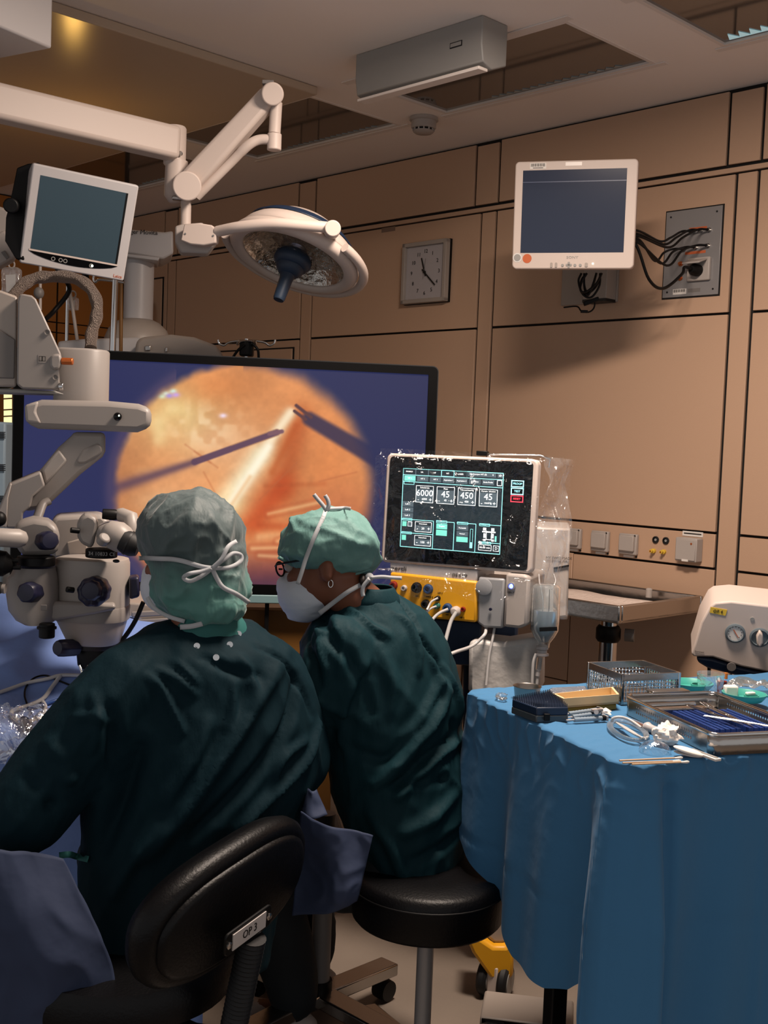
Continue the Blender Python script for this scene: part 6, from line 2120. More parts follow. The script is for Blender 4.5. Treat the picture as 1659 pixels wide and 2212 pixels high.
MB().prism([tz(1168, 1512), tz(1195, 1520), tz(1275, 1510), tz(1265, 1492), tz(1190, 1496)], UPV * 0.012).build('pouch', film('packfilm', gloss=0.12, rough=0.12, base=0.06), t, bevel=0.004)
MB().box(tz(1225, 1502, 0.010), (0.06, 0.014, 0.010), (E1, E2, UPV)).build('syringe_body', 'clear', t, bevel=0.003)
MB().tube([tz(1200, 1512, 0.004), tz(1215, 1508, 0.005), tz(1235, 1512, 0.004)], 0.004, 8).build('copper_piece', 'copper', t, smooth=60)
# cups behind the tray on the right
t = T('teal_dish', 'teal plastic dish between mesh basket and steel tray', 'dish', tz(1500, 1490))


def dish(px, py, r, par, z=0.0):
    c_ = tz(px, py, z)
    MB().lathe([(0.001, 0.002), (r * 0.8, 0.002), (r * 0.86, 0.008), (r, 0.016), (r * 1.04, 0.016), (r * 1.04, 0.013), (r * 0.9, 0.004), (r * 0.82, 0.0), (0.001, 0.0)], c_, n=40).build('shell', 'teal_plastic', par, smooth=40)
    MB().lathe([(r * 0.35, 0.002), (r * 0.35, 0.012), (r * 0.30, 0.012), (r * 0.30, 0.002)], c_ + Vector((r * 0.35, 0, 0)), n=24).build('well', 'teal_plastic', par, smooth=40)
    return c_


dish(1492, 1488, 0.048, t, 0.012)
t = T('teal_dish', 'teal plastic dish with white swab at the right edge of the picture', 'dish', tz(1610, 1512))
c_ = dish(1607, 1512, 0.046, t, 0.012)
MB().box(c_ + Vector((0.012, -0.004, 0.016)), (0.022, 0.010, 0.006), (E1, E2, UPV)).build('swab', 'gauze', t, bevel=0.002)
MB().tube([c_ + Vector((0.046, -0.01, 0.012)), c_ + Vector((0.062, -0.014, 0.010)), c_ + Vector((0.066, 0.004, 0.010))], 0.002, 8).build('tab', 'teal_plastic', t, smooth=60)
t = T('clear_cup', 'clear plastic cup with orange tip beside the teal dishes', 'cup', tz(1548, 1500))
MB().lathe([(0.024, 0.0), (0.030, 0.055), (0.031, 0.055), (0.025, -0.001)], tz(1533, 1506), n=28, caps=False).build('wall', film('cupfilm', gloss=0.09, rough=0.05, base=0.05), t, smooth=40)
MB().lathe([(0.001, 0.0), (0.010, 0.0), (0.011, 0.036), (0.001, 0.036)], tz(1558, 1505), n=20).build('dark_vial', 'red', t, smooth=40)
MB().lathe([(0.004, 0.036), (0.004, 0.05), (0.001, 0.05)], tz(1566, 1500), n=14).build('orange_tip', mat('orange_tip', '#c8742a', 0.5), t, smooth=40)
MB().box(tz(1578, 1497, 0.02), (0.03, 0.02, 0.035)).build('white_block', 'paper', t, bevel=0.004)
t = T('plastic_wrap', 'crumpled clear wrapper behind the right teal dish', 'wrapper', tz(1620, 1492))
MB(Matrix.Translation(tz(1560, 1496))).grid(lambda a, b_: Vector((a * 0.14, b_ * 0.05, 0.012 + 0.03 * abs(noise.noise(Vector((a * 4, b_ * 3, 1)))))), 24, 12).build('film', film('wrapfilm', tint=(0.8, 0.7, 0.6), gloss=0.12, rough=0.15, base=0.08), t, smooth=60)

# ================================================================== wall cart and suction unit
CZ = 0.945
cu0, cu1, cv0, cv1 = -3.0, -2.12, 3.17, 3.70
t = T('wall_cart', 'steel trolley with raised rim and white towel standing at the panelled wall', 'trolley', room((cu0 + cu1) / 2, 3.42, 0))
mb = MB()
rbox(mb, cu0, cu1, cv0, cv1, CZ - 0.05, CZ - 0.045)
mb.build('top_sheet', 'steel', t)
for (a, b_, c_, d_) in ((cu0, cu1, cv0, cv0 + 0.018), (cu0, cu1, cv1 - 0.018, cv1), (cu1 - 0.018, cu1, cv0 + 0.018, cv1 - 0.018), (cu0, cu0 + 0.018, cv0 + 0.018, cv1 - 0.018)):
    rbox(MB(), a, b_, c_, d_, CZ - 0.055, CZ + 0.005).build('rim', 'steel', t, bevel=0.005)
p = room(cu1 - 0.10, cv0 + 0.09, 0)
MB().cyl(Vector((p.x, p.y, 0.05)), Vector((p.x, p.y, CZ - 0.10)), 0.032, 24).build('column', 'chrome', t, smooth=40)
MB().lathe([(0.035, 0.0), (0.042, 0.01), (0.042, 0.045), (0.035, 0.055)], Vector((p.x, p.y, CZ - 0.135)), n=24).build('collar', 'black', t, smooth=40)
MB().cyl(Vector((p.x, p.y, CZ - 0.09)), Vector((p.x, p.y, CZ - 0.05)), 0.028, 20).build('head', 'chrome', t, smooth=40)
q = room(cu1 - 0.06, cv0 + 0.13, CZ - 0.11)
MB().cyl(q, q + Vector((0.03, -0.01, 0)), 0.022, 16).build('clamp_knob', 'grey_mid', t, smooth=40)
rbox(MB(), cu0 + 0.1, cu1 - 0.05, 3.38, 3.46, 0.0, 0.06).build('foot_bar', 'steel', t, bevel=0.01)
tw = MB().grid(lambda a, b_: room(cu0 + 0.06 + a * (cu1 - cu0 - 0.2), cv0 + 0.07 + b_ * 0.38, CZ - 0.036 + 0.012 * abs(noise.noise(Vector((a * 3, b_ * 7, 1.0)))) + 0.006 * math.sin(b_ * 9)), 40, 24)
o = tw.build('towel', mat('towel', '#d2c2b8', 0.85, bump=(60, 0.3)), None, smooth=180, solid=0.004)
tag(o, 'folded pinkish white towel lying in the steel trolley', 'towel')
q = room(cu1 - 0.19, cv1 - 0.06, CZ - 0.02)
o = MB().lathe([(0.001, 0), (0.012, 0), (0.012, 0.03), (0.008, 0.034), (0.001, 0.035)], q, n=16).build('plastic_stopper', 'white', None, smooth=40)
tag(o, 'small white stopper standing at the back rim of the trolley', 'stopper')
# suction unit
YS = 3.05
t = T('suction_pump', 'cream suction pump with pressure gauge and control knob on a dark stand', 'medical pump', at(1600, 1560, YS).xy.to_3d())
Fs = frame(at(1590, 1372, YS), Vector((0.975, -0.22, -0.045)), Vector((0.05, -0.25, 1)))


def sp(px, py, dz=0.0):
    d_ = ray(px, py)
    n_ = Fs.col[2].xyz
    o_ = Fs.col[3].xyz - Vector((0, 0, CAMH)) + n_ * dz
    return d_ * (o_.dot(n_) / d_.dot(n_)) + Vector((0, 0, CAMH))


nS = Fs.col[2].xyz
body = [(1493, 1412), (1500, 1392), (1514, 1345), (1533, 1310), (1545, 1302), (1580, 1299), (1640, 1306), (1720, 1315), (1740, 1460), (1659, 1452), (1600, 1440), (1540, 1420), (1498, 1419)]
MB().prism([sp(x, y) for x, y in body], -nS * 0.14).build('front_shell', 'enamel', t, bevel=0.012, seg=3)
MB().prism([sp(x, y, -0.01) for x, y in ((1504, 1420), (1540, 1424), (1600, 1443), (1659, 1456), (1740, 1465), (1740, 1500), (1659, 1482), (1590, 1460), (1530, 1445), (1508, 1432))], -nS * 0.12).build('dark_base', 'blue_dark', t, bevel=0.006)
MB().lathe([(0.012, 0.0), (0.012, 0.003), (0.008, 0.003)], sp(1580, 1440, 0.0), nS, 20).build('base_port', 'grey_mid', t, smooth=40)
for (x, y, nm_) in ((1588, 1367, 'gauge'), (1641, 1376, 'control')):
    MB().lathe([(0.0265, 0.0), (0.0265, 0.006), (0.022, 0.008), (0.0205, 0.004), (0.0003, 0.004)], sp(x, y, 0.0), nS, 36).build(nm_ + '_ring', mat(nm_ + '_grey', '#5c666c', 0.4), t, smooth=40)
    if nm_ == 'gauge':
        gr_ = bpy.data.objects['gauge_ring']
MB().lathe([(0.0205, 0.004), (0.0205, 0.0055), (0.0003, 0.0055)], sp(1588, 1367, 0.0), nS, 32).build('gauge_face', 'paper', gr_)
GF = frame(sp(1588, 1367, 0.0062), Fs.col[0].xyz, Fs.col[1].xyz)
gk = MB(GF)
for k_ in range(11):
    a = math.radians(225 - 27 * k_)
    gk.box((math.cos(a) * 0.017, math.sin(a) * 0.017, 0), (0.0022, 0.0022, 0.0004))
gk.build('gauge_scale', 'paper_print', gr_)
MB(GF).prism([Vector((-0.006, 0.008, 0.0005)), Vector((-0.004, 0.009, 0.0005)), Vector((0.011, -0.013, 0.0005)), Vector((0.0095, -0.0135, 0.0005))], (0, 0, 0.0006)).build('gauge_needle', 'orange_print', gr_)
MB().prism([sp(x, y, 0.005) for x, y in ((1633, 1370), (1640, 1358), (1647, 1366), (1648, 1384), (1641, 1394), (1634, 1388))], nS * 0.018).build('control_grip', 'enamel', bpy.data.objects['control_ring'], bevel=0.004)
MB().lathe([(0.0055, 0), (0.0055, 0.002), (0.0003, 0.002)], sp(1625, 1337, 0.0), nS, 16).build('button', 'grey', t)
MB().prism([sp(x, y, 0.0005) for x, y in ((1535, 1311), (1571, 1317), (1567, 1330), (1533, 1323))], nS * 0.001).build('tape_tag', 'yellow_tag', t)
tt_ = bpy.data.objects['tape_tag']
MB(frame(sp(1551, 1321, 0.002), Fs.col[0].xyz, Fs.col[1].xyz)).text('OP 4', 0, 0, 0.012, 0.0003).build('tape_writing', 'ink', tt_)
MB(frame(sp(1511, 1408, 0.001), Fs.col[0].xyz, Fs.col[1].xyz)).text('Dominant', 0, 0, 0.006, 0.0003).build('maker_print', 'paper_print', t)
pb = sp(1620, 1455, -0.06)
MB().box(Vector((pb.x + 0.02, pb.y, pb.z / 2)), (0.10, 0.10, pb.z)).build('stand', 'dark', t, bevel=0.006)
MB().cyl(sp(1531, 1440, -0.05), sp(1531, 1500, -0.05), 0.004, 10).build('hose_stub', 'black', t, smooth=40)
# ================================================================== patient drape
def field(a, b):
    x = -1.55 + a * 1.20
    if b < 0.72:
        s = b / 0.72
        Y = 3.12 - s * 0.70
        z = 0.975 - 0.215 * s - 0.02 * math.cos(a * 5)
        fold = 0.024 * ridge(noise.noise(Vector((x * 3.2 + Y * 2.0, Y * 4.5 - x * 2, 1.7)))) + 0.012 * noise.noise(Vector((x * 9, Y * 9, 4.0)))
        z += fold - 0.06 * max(0, (a - 0.72)) * 3
        return Vector((x, Y, z))
    s = (b - 0.72) / 0.28
    Y = 2.42 - 0.03 * s + 0.035 * math.sin(x * 17) * s
    z = 0.76 - 0.02 * math.cos(a * 5) - 0.06 * max(0, (a - 0.72)) * 3 - 0.66 * s
    return Vector((x, Y, z))


o = MB().grid(field, 90, 80).build('patient_drape', 'drape_field', None, smooth=180, solid=0.003)
tag(o, 'pale blue surgical drape over the patient under the microscope', 'drape')
FB = bvh_of(o)
t = T('operating_couch', 'padded operating couch hidden below the pale blue drape', 'couch', (-1.0, 2.8, 0))
MB().box((-1.02, 2.80, 0.66), (0.9, 0.55, 0.08)).build('pad', 'dark', t, bevel=0.02)
MB().box((-1.02, 2.80, 0.33), (0.20, 0.20, 0.62)).build('column', 'steel', t, bevel=0.01)
MB().box((-1.02, 2.80, 0.03), (0.7, 0.45, 0.06)).build('foot', 'steel', t, bevel=0.01)


def lay_tube(name, label, pts, r, m, cat='tube'):
    P = spline([on(x, y, FB, r + 0.002, 2.5) for x, y in pts], 8)
    o_ = MB().tube(P, r, 8).build(name, m, None, smooth=60)
    tag(o_, label, cat)


lay_tube('white_tube', 'long white tube crossing the pale blue drape', [(-20, 1508), (20, 1494), (60, 1480), (105, 1470), (132, 1463), (176, 1463)], 0.0045, 'tubing')
lay_tube('white_tube', 'white tube branching down to the clear bag on the drape', [(131, 1465), (112, 1490), (92, 1515), (60, 1530), (28, 1540), (26, 1552), (48, 1568)], 0.005, 'tubing')
lay_tube('white_tube', 'short curved white tube above the clear bag', [(90, 1518), (98, 1532), (92, 1552), (70, 1568)], 0.0042, 'tubing')
lay_tube('black_wire', 'thin black wire looping over the pale blue drape', [(58, 1525), (53, 1505), (58, 1485), (75, 1468), (100, 1463), (125, 1472), (155, 1484)], 0.0022, 'black', 'wire')
lay_tube('blue_strap', 'flat blue line lying on the drape beside the tubes', [(160, 1508), (120, 1518), (92, 1528), (60, 1535)], 0.004, 'blue_plastic', 'line')
t = T('clear_bag', 'crumpled clear plastic bag lying on the pale blue drape', 'bag', on(40, 1600, FB, 0.0, 2.45))


def bagf(a, b):
    p = on(-30 + a * 150 - b * 20, 1545 + b * 100, FB, 0.012, 2.42)
    return p + Vector((0, -0.01, 0.02 * ridge(noise.noise(Vector((a * 6, b * 6, 2.0)))) + 0.008 * noise.noise(Vector((a * 18, b * 18, 2.0)))))


MB().grid(bagf, 34, 24).build('film', film('bagfilm', gloss=0.16, rough=0.1, base=0.03), t, smooth=60)
t = T('valve', 'dark blue valve joining the white tubes', 'connector', on(55, 1572, FB, 0.01, 2.45))
MB().chain([on(50, 1568, FB, 0.014, 2.45), on(62, 1585, FB, 0.014, 2.45)], [0.010, 0.009], 12).build('body', 'navy', t, smooth=60)
MB().chain([on(66, 1572, FB, 0.014, 2.45), on(78, 1566, FB, 0.014, 2.45)], [0.007, 0.006], 12).build('port', 'white', t, smooth=60)
o = MB().prism(pxs([(-60, 1300), (12, 1304), (30, 1312), (46, 1333), (-60, 1336)], 3.16), (0, 0.12, 0)).build('white_pillow', 'gauze', None, bevel=0.02, seg=3)
tag(o, 'bright white pillow behind the pale blue drape at the left edge', 'pillow')


# ================================================================== people
def prow(y, xl, xr, Yc, b, k, n=28):
    c = at((xl + xr) / 2, y, Yc)
    w_ = (xr - xl) / 2 * Yc / FPX
    return [Vector((c.x + w_ * math.cos(q), c.y + k * w_ * math.cos(q) + b * math.sin(q), c.z)) for q in [2 * math.pi * i / n for i in range(n)]]


def head_basis(facing, tilt=0.0):
    f_ = Vector(facing).normalized()
    r_ = f_.cross(Vector((0, 0, 1))).normalized()
    u_ = r_.cross(f_)
    q = math.radians(tilt)
    r2, u2 = r_ * math.cos(q) + u_ * math.sin(q), u_ * math.cos(q) - r_ * math.sin(q)
    return Matrix((( r2.x, f_.x, u2.x), (r2.y, f_.y, u2.y), (r2.z, f_.z, u2.z)))


def head_mb(mb, c, R, s=1.0):
    def E(p, rad):
        mb.ell(c + R @ (Vector(p) * s), tuple(q * s for q in rad), 24, 14, R)
    E((0, -0.012, 0.030), (0.076, 0.096, 0.090))
    E((0, 0.022, -0.030), (0.066, 0.075, 0.075))
    E((0, 0.048, -0.075), (0.046, 0.045, 0.038))
    E((0, 0.080, 0.020), (0.050, 0.020, 0.022))
    E((0, 0.100, -0.012), (0.012, 0.018, 0.020))
    E((0, 0.106, -0.024), (0.016, 0.014, 0.011))
    E((0.032, 0.078, -0.022), (0.024, 0.018, 0.018))
    E((-0.032, 0.078, -0.022), (0.024, 0.018, 0.018))
    E((0, 0.090, -0.058), (0.024, 0.010, 0.010))
    for sx in (-1, 1):
        E((sx * 0.073, -0.020, -0.020), (0.010, 0.018, 0.030))
        E((sx * 0.077, -0.027, -0.010), (0.009, 0.012, 0.017))


def hand_mb(mb, wrist, d, up, s=1.0):
    d = Vector(d).normalized()
    side = d.cross(Vector(up)).normalized()
    n_ = side.cross(d)
    w_ = Vector(wrist)
    palm = w_ + d * 0.05 * s
    mb.chain([w_, w_ + d * 0.03 * s], [0.026 * s, 0.028 * s], 12)
    for q in (-0.026, -0.009, 0.009, 0.026):
        mb.chain([w_ + d * 0.02 * s + side * q * 0.6 * s, w_ + d * 0.085 * s + side * q * s], [0.015 * s, 0.013 * s], 10)
    for i, (q, L_) in enumerate(((-0.029, 0.030), (-0.010, 0.036), (0.010, 0.038), (0.029, 0.033))):
        p = w_ + d * 0.088 * s + side * q * s
        pts, dd = [p], d.copy()
        for k_ in range(3):
            dd = (dd * math.cos(0.45) - n_ * math.sin(0.45)).normalized()
            p = p + dd * L_ * (1 - 0.18 * k_) * s
            pts.append(p)
        mb.chain(pts, [0.0095 * s, 0.009 * s, 0.0085 * s, 0.0075 * s], 10)
    p = w_ + d * 0.03 * s - side * 0.028 * s
    q1 = p + (d * 0.6 - side * 0.6 - n_ * 0.4).normalized() * 0.036 * s
    q2 = q1 + (d * 0.9 - n_ * 0.4).normalized() * 0.03 * s
    mb.chain([p, q1, q2], [0.013 * s, 0.0105 * s, 0.009 * s], 10)


def body_mb(J, hb, hs=1.0):
    mb = MB()
    head_mb(mb, J['head'], hb, hs)
    mb.chain([J['head'] + hb @ Vector((0, -0.02, -0.05)), J['neck']], [0.052, 0.056], 18)
    sp = [J['neck'], J['chest'], J['waist'], J['pelvis']]
    mb.chain([J['neck'] + Vector((0, 0, -0.03)), J['chest'], J['waist'], J['pelvis']], [0.065, 0.105, 0.10, 0.095], 20)
    for s in 'LR':
        mb.chain([J['neck'].lerp(J['sh' + s], 0.3) + Vector((0, 0, -0.03)), J['sh' + s]], [0.048, 0.042], 14)
        mb.chain([J['sh' + s], J['sh' + s].lerp(J['el' + s], 0.5), J['el' + s]], [0.042, 0.042, 0.036], 14)
        mb.chain([J['el' + s], J['el' + s].lerp(J['wr' + s], 0.35), J['wr' + s]], [0.040, 0.040, 0.025], 14)
        hand_mb(mb, J['wr' + s], J['wr' + s] - J['el' + s], (0, 0, 1))
        mb.chain([J['hp' + s], J['hp' + s].lerp(J['kn' + s], 0.5), J['kn' + s]], [0.075, 0.070, 0.055], 16)
        mb.chain([J['kn' + s], J['kn' + s].lerp(J['an' + s], 0.35), J['an' + s]], [0.054, 0.052, 0.035], 14)
        mb.chain([J['an' + s] + Vector((0, 0, -0.03)), J['an' + s] + J['toe'] + Vector((0, 0, -0.045))], [0.034, 0.028], 12)
    return mb


def fused(mb, name, m, parent, voxel, sm, fn=None, creases=None):
    v, nn, f_ = remesh(mb, voxel, sm)
    if creases:
        tree = BVHTree.FromPolygons(v, f_)
        co = np.array([tuple(p) for p in v])
        acc = np.zeros(len(v))
        for pts, wd, amp in creases:
            wd *= 0.8
            L_ = np.array([tuple(p) for p in spline([on(x, y, tree, 0.0, 2.4) for x, y in pts], 10)])
            nseg = len(L_)
            d2 = np.full(len(v), 1e9)
            ti = np.zeros(len(v))
            near = np.where(np.all((co > L_.min(0) - 4 * wd) & (co < L_.max(0) + 4 * wd), axis=1))[0]
            for i_, q_ in enumerate(L_):
                dd_ = ((co[near] - q_) ** 2).sum(1)
                b_ = dd_ < d2[near]
                d2[near[b_]] = dd_[b_]
                ti[near[b_]] = i_ / (nseg - 1)
            x_ = d2 / (wd * wd)
            taper = np.sin(np.pi * np.clip(ti * 0.84 + 0.08, 0, 1)) ** 0.6
            acc += 1.25 * amp * taper * (1.15 - x_ * 0.9) * np.exp(-x_)
        v = [p + n_ * float(a_) for p, n_, a_ in zip(v, nn, acc)]
    if fn:
        v = [p + n_ * fn(p) for p, n_ in zip(v, nn)]
    out = MB()
    out.v, out.f = v, f_
    return out.build(name, m, parent, smooth=180)


def legs_shoes(J, par, m='scrubs'):
    for s in 'LR':
        mb = MB()
        mb.chain([J['hp' + s], J['hp' + s].lerp(J['kn' + s], 0.5), J['kn' + s], J['kn' + s].lerp(J['an' + s], 0.5), J['an' + s] + Vector((0, 0, 0.02))], [0.085, 0.088, 0.075, 0.070, 0.062], 20)
        fused(mb, 'trouser_leg', m, par, 0.014, 4, lambda p: 0.010 * ridge(noise.noise(Vector((p.x * 12, p.y * 12, p.z * 5)))) - 0.004)
        mb = MB()
        a = J['an' + s] + Vector((0, 0, -0.055))
        mb.chain([a - J['toe'] * 0.25, a + J['toe'] * 0.5, a + J['toe'] * 1.15], [0.042, 0.046, 0.040], 16)
        o_ = fused(mb, 'shoe', 'white', par, 0.009, 4)


def aniso(p, a, b, c, fa, fb, seed):
    return noise.noise(Vector((p.dot(a) * fa, p.dot(b) * fb, p.dot(c) * fb)) + Vector((seed, seed * 1.7, 0)))


def orth(a):
    a = Vector(a).normalized()
    b = a.cross(Vector((0, 1, 0.01))).normalized()
    return a, b, a.cross(b)


A1, B1, C1 = orth((0.55, 0.2, 0.80))
A2, B2, C2 = orth((-0.75, 0.1, 0.62))
A3, B3, C3_ = orth((0.1, 0.3, 0.95))


def folds(p, seed, amp, wa=1.0, wb=1.0):
    w1 = noise.noise(p * 3.1 + Vector((seed, 0, 0)))
    r1 = ridge(aniso(p, A1, B1, C1, 2.2, 10.0, seed)) ** 2
    r2 = ridge(aniso(p, A2, B2, C2, 2.4, 11.0, seed + 5)) ** 2
    r3 = ridge(aniso(p, A3, B3, C3_, 4.0, 22.0, seed + 9)) ** 2
    m = 0.5 + 0.9 * w1
    m = min(1.0, max(0.0, m))
    return amp * (wa * r1 * m + wb * r2 * (1 - m) + 0.35 * r3 - 0.45)


# ---- nearer surgeon (left), seen from behind, looking into the eyepieces
Yp = 2.30
fac1 = Vector((-0.80, 0.56, -0.12))
J1 = dict(head=at(410, 1205, 2.31), neck=at(428, 1372, 2.29), chest=at(440, 1560, 2.31), waist=at(425, 1740, 2.31), pelvis=at(420, 1900, 2.33),
          shL=at(270, 1470, 2.17), shR=at(600, 1462, 2.42), elL=at(55, 1752, 2.10), elR=at(655, 1645, 2.42), wrL=at(150, 1565, 2.37), wrR=at(490, 1570, 2.62),
          toe=Vector((-0.10, 0.07, 0)))
for s, (px_, Y_) in (('L', (370, 2.28)), ('R', (480, 2.42))):
    J1['hp' + s] = at(px_, 1925, Y_)
    J1['kn' + s] = J1['hp' + s] + Vector((-0.26 if s == 'L' else -0.20, 0.30, 0.0))
    J1['an' + s] = Vector((J1['kn' + s].x + 0.02, J1['kn' + s].y + 0.02, 0.10))
P1 = T('person', 'seated surgeon in dark green gown and bouffant cap with a tied bow, back to viewer', 'person', Vector((J1['pelvis'].x, J1['pelvis'].y, 0)))
hb1 = head_basis(fac1, 0)
body1 = fused(body_mb(J1, hb1, 0.95), 'body', 'skin', P1, 0.0075, 5)
legs_shoes(J1, P1)
g = MB()
K1 = 0.42
rows1 = [(1345, 352, 512, 0.058), (1358, 342, 530, 0.07), (1376, 318, 578, 0.092), (1402, 280, 625, 0.115), (1440, 236, 656, 0.132), (1490, 212, 678, 0.14), (1550, 200, 692, 0.15), (1620, 196, 700, 0.155), (1700, 200, 690, 0.16), (1780, 200, 655, 0.165), (1860, 190, 622, 0.17), (1950, 185, 600, 0.175), (2040, 195, 590, 0.17), (2110, 205, 580, 0.16)]
g.loft([prow(y, xl, xr, Yp, b, K1) for y, xl, xr, b in rows1[::-1]])
g.chain([at(370, 1410, 2.27), at(275, 1478, 2.18), at(215, 1540, 2.15), at(125, 1660, 2.13), at(48, 1765, 2.10)], [0.070, 0.078, 0.078, 0.082, 0.080], 18)
g.chain([at(500, 1405, 2.36), at(598, 1468, 2.42)], [0.075, 0.072], 18)
g.chain([at(48, 1765, 2.10), at(100, 1680, 2.24), at(150, 1585, 2.36)], [0.078, 0.060, 0.045], 16)
g.chain([at(598, 1470, 2.42), at(635, 1560, 2.42), at(655, 1645, 2.42)], [0.066, 0.062, 0.060], 16)
g.chain([at(655, 1645, 2.42), at(570, 1605, 2.52), at(495, 1575, 2.61)], [0.060, 0.055, 0.045], 16)


CR1 = [([(322, 1462), (352, 1495), (375, 1540), (392, 1580)], .014, .010), ([(345, 1448), (385, 1470), (420, 1500)], .014, .009), ([(380, 1430), (405, 1455), (425, 1475)], .012, .008),
       ([(235, 1530), (246, 1600), (250, 1690)], .022, -.012), ([(300, 1620), (262, 1730), (220, 1830)], .035, -.026), ([(160, 1550), (205, 1548), (240, 1560)], .015, .008),
       ([(600, 1440), (545, 1530), (475, 1640), (385, 1770), (310, 1850)], .028, .018), ([(640, 1465), (620, 1560), (560, 1660), (480, 1745), (420, 1800)], .022, -.016),
       ([(690, 1565), (650, 1655), (565, 1740), (515, 1795)], .020, .014), ([(505, 1480), (503, 1530), (492, 1570)], .014, .009), ([(560, 1398), (605, 1425), (650, 1480), (675, 1545)], .013, -.008),
       ([(440, 1420), (500, 1448), (560, 1462)], .016, -.008), ([(450, 1560), (420, 1640), (360, 1730)], .022, .010), ([(110, 1610), (150, 1680), (160, 1770)], .025, .012),
       ([(60, 1680), (110, 1740), (130, 1810)], .02, -.012), ([(660, 1600), (610, 1640), (590, 1700)], .016, .010), ([(640, 1690), (590, 1740), (570, 1785)], .016, -.01),
       ([(340, 1780), (290, 1850), (250, 1930)], .02, .012), ([(200, 1500), (215, 1560), (200, 1620)], .016, .008), ([(520, 1420), (545, 1470), (540, 1520)], .016, .009)]


def wr1(p):
    return folds(p, 2.0, 0.006)


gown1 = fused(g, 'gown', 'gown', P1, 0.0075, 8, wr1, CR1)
GB1 = bvh_of(gown1)
# collar and snaps
inner = MB().loft([prow(y, xl, xr, 2.30, b, K1) for y, xl, xr, b in ((1415, 395, 530, 0.05), (1385, 380, 540, 0.066), (1350, 385, 528, 0.068), (1330, 395, 515, 0.064), (1315, 410, 500, 0.055))]).build('undershirt', mat('shirt', '#1d5a58', 0.7), P1, smooth=60)


def snap(px, py, bvh, par, Y, r=0.0062):
    p = on(px, py, bvh, 0.001, Y)
    d_ = (Vector((0, 0, CAMH)) - p).normalized()
    MB().lathe([(r, 0), (r, 0.002), (r * 0.6, 0.0022), (r * 0.6, 0.0008), (0.0003, 0.0008)], p, d_, 18).build('snap', 'chrome', par, smooth=40)


for q in ((425, 1396), (467, 1420), (496, 1393), (515, 1370)):
    snap(q[0], q[1], GB1, P1, 2.2)


def ribbon(name, pts, bvh, wpx, m, par, Yf, off=0.004, lift=None, k=6):
    """flat tape following a surface"""
    P = [on(x, y, bvh, off, Yf) if bvh is not None else at(x, y, Yf) for x, y in pts]
    if lift:
        P = [p + Vector((0, -l, 0)) for p, l in zip(P, lift)]
    S_ = spline(P, k)
    wd = wpx * Yf / FPX / 2
    vs, fs = [], []
    for i, p in enumerate(S_):
        t_ = (S_[min(i + 1, len(S_) - 1)] - S_[max(i - 1, 0)]).normalized()
        v_ = (Vector((0, 0, CAMH)) - p).normalized()
        s_ = t_.cross(v_).normalized() * wd
        vs += [p - s_, p + s_]
        if i:
            fs.append((2 * i - 2, 2 * i - 1, 2 * i + 1, 2 * i))
    mb = MB()
    mb.add(vs, fs)
    return mb.build(name, m, par, smooth=180, solid=0.0012)


# cap of the nearer surgeon
c = MB()
kk = 2.31 / FPX


def el(mb, px, py, Y, rx, ry, rz):
    mb.ell(at(px, py, Y), (rx * kk, ry * kk, rz * kk), 30, 18)


el(c, 412, 1152, 2.31, 114, 112, 96)
el(c, 428, 1205, 2.31, 104, 104, 96)
el(c, 434, 1268, 2.30, 106, 92, 84)
el(c, 500, 1262, 2.33, 38, 40, 62)
el(c, 516, 1250, 2.33, 24, 28, 22)
el(c, 498, 1308, 2.32, 34, 34, 34)
el(c, 446, 1310, 2.275, 84, 66, 42)


def wrc(p):
    a = ridge(aniso(p, A3, B3, C3_, 6, 17, 3.0)) ** 2
    b = ridge(noise.noise(p * 26 + Vector((4, 1, 0)))) ** 2
    return 0.0085 * a + 0.004 * b - 0.004


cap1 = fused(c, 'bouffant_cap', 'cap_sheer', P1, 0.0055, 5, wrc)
CB1 = bvh_of(cap1)
# mask: shell over nose and chin
m_ = MB()
hc = J1['head']
m_.ell(hc + hb1 @ Vector((0, 0.062, -0.058)), (0.060, 0.062, 0.058), 24, 14, hb1)
m_.ell(hc + hb1 @ Vector((0, 0.090, -0.035)), (0.040, 0.036, 0.035), 24, 14, hb1)
fused(m_, 'face_mask', 'mask', P1, 0.006, 4)
ribbon('mask_tie', [(300, 1206), (318, 1200), (350, 1201), (375, 1207), (400, 1214), (430, 1221), (458, 1227)], CB1, 10, 'tie', P1, 2.22, 0.008)
ribbon('bow_loop', [(458, 1227), (440, 1240), (412, 1252), (404, 1246), (412, 1234), (436, 1231), (458, 1227)], CB1, 9, 'tie', P1, 2.22, 0.006, [0, .006, .012, .014, .014, .008, 0.002])
ribbon('bow_loop', [(458, 1227), (480, 1208), (500, 1194), (518, 1198), (516, 1212), (490, 1224), (458, 1227)], CB1, 9, 'tie', P1, 2.22, 0.006, [0, .006, .012, .016, .016, .008, 0.002])
ribbon('bow_end', [(458, 1227), (475, 1205), (490, 1184), (506, 1166)], CB1, 9, 'tie', P1, 2.22, 0.008, [0.004, .010, .014, .016])
ribbon('bow_end', [(458, 1227), (466, 1252), (482, 1270), (505, 1283), (532, 1300)], CB1, 10, 'tie', P1, 2.22, 0.007)
ribbon('neck_tie', [(318, 1290), (332, 1312), (360, 1330), (402, 1342)], bvh_of(body1), 9, 'tie', P1, 2.24, 0.006)
ribbon('neck_tie', [(396, 1358), (415, 1354), (436, 1348)], bvh_of(inner), 11, 'tie', P1, 2.22, 0.010)
# loose green cuff under the elbow
o = ribbon('gown_tie', [(128, 1848), (150, 1846), (172, 1850), (195, 1856)], GB1, 14, mat('cuff', '#2a6a66', 0.7), P1, 2.10, 0.006)

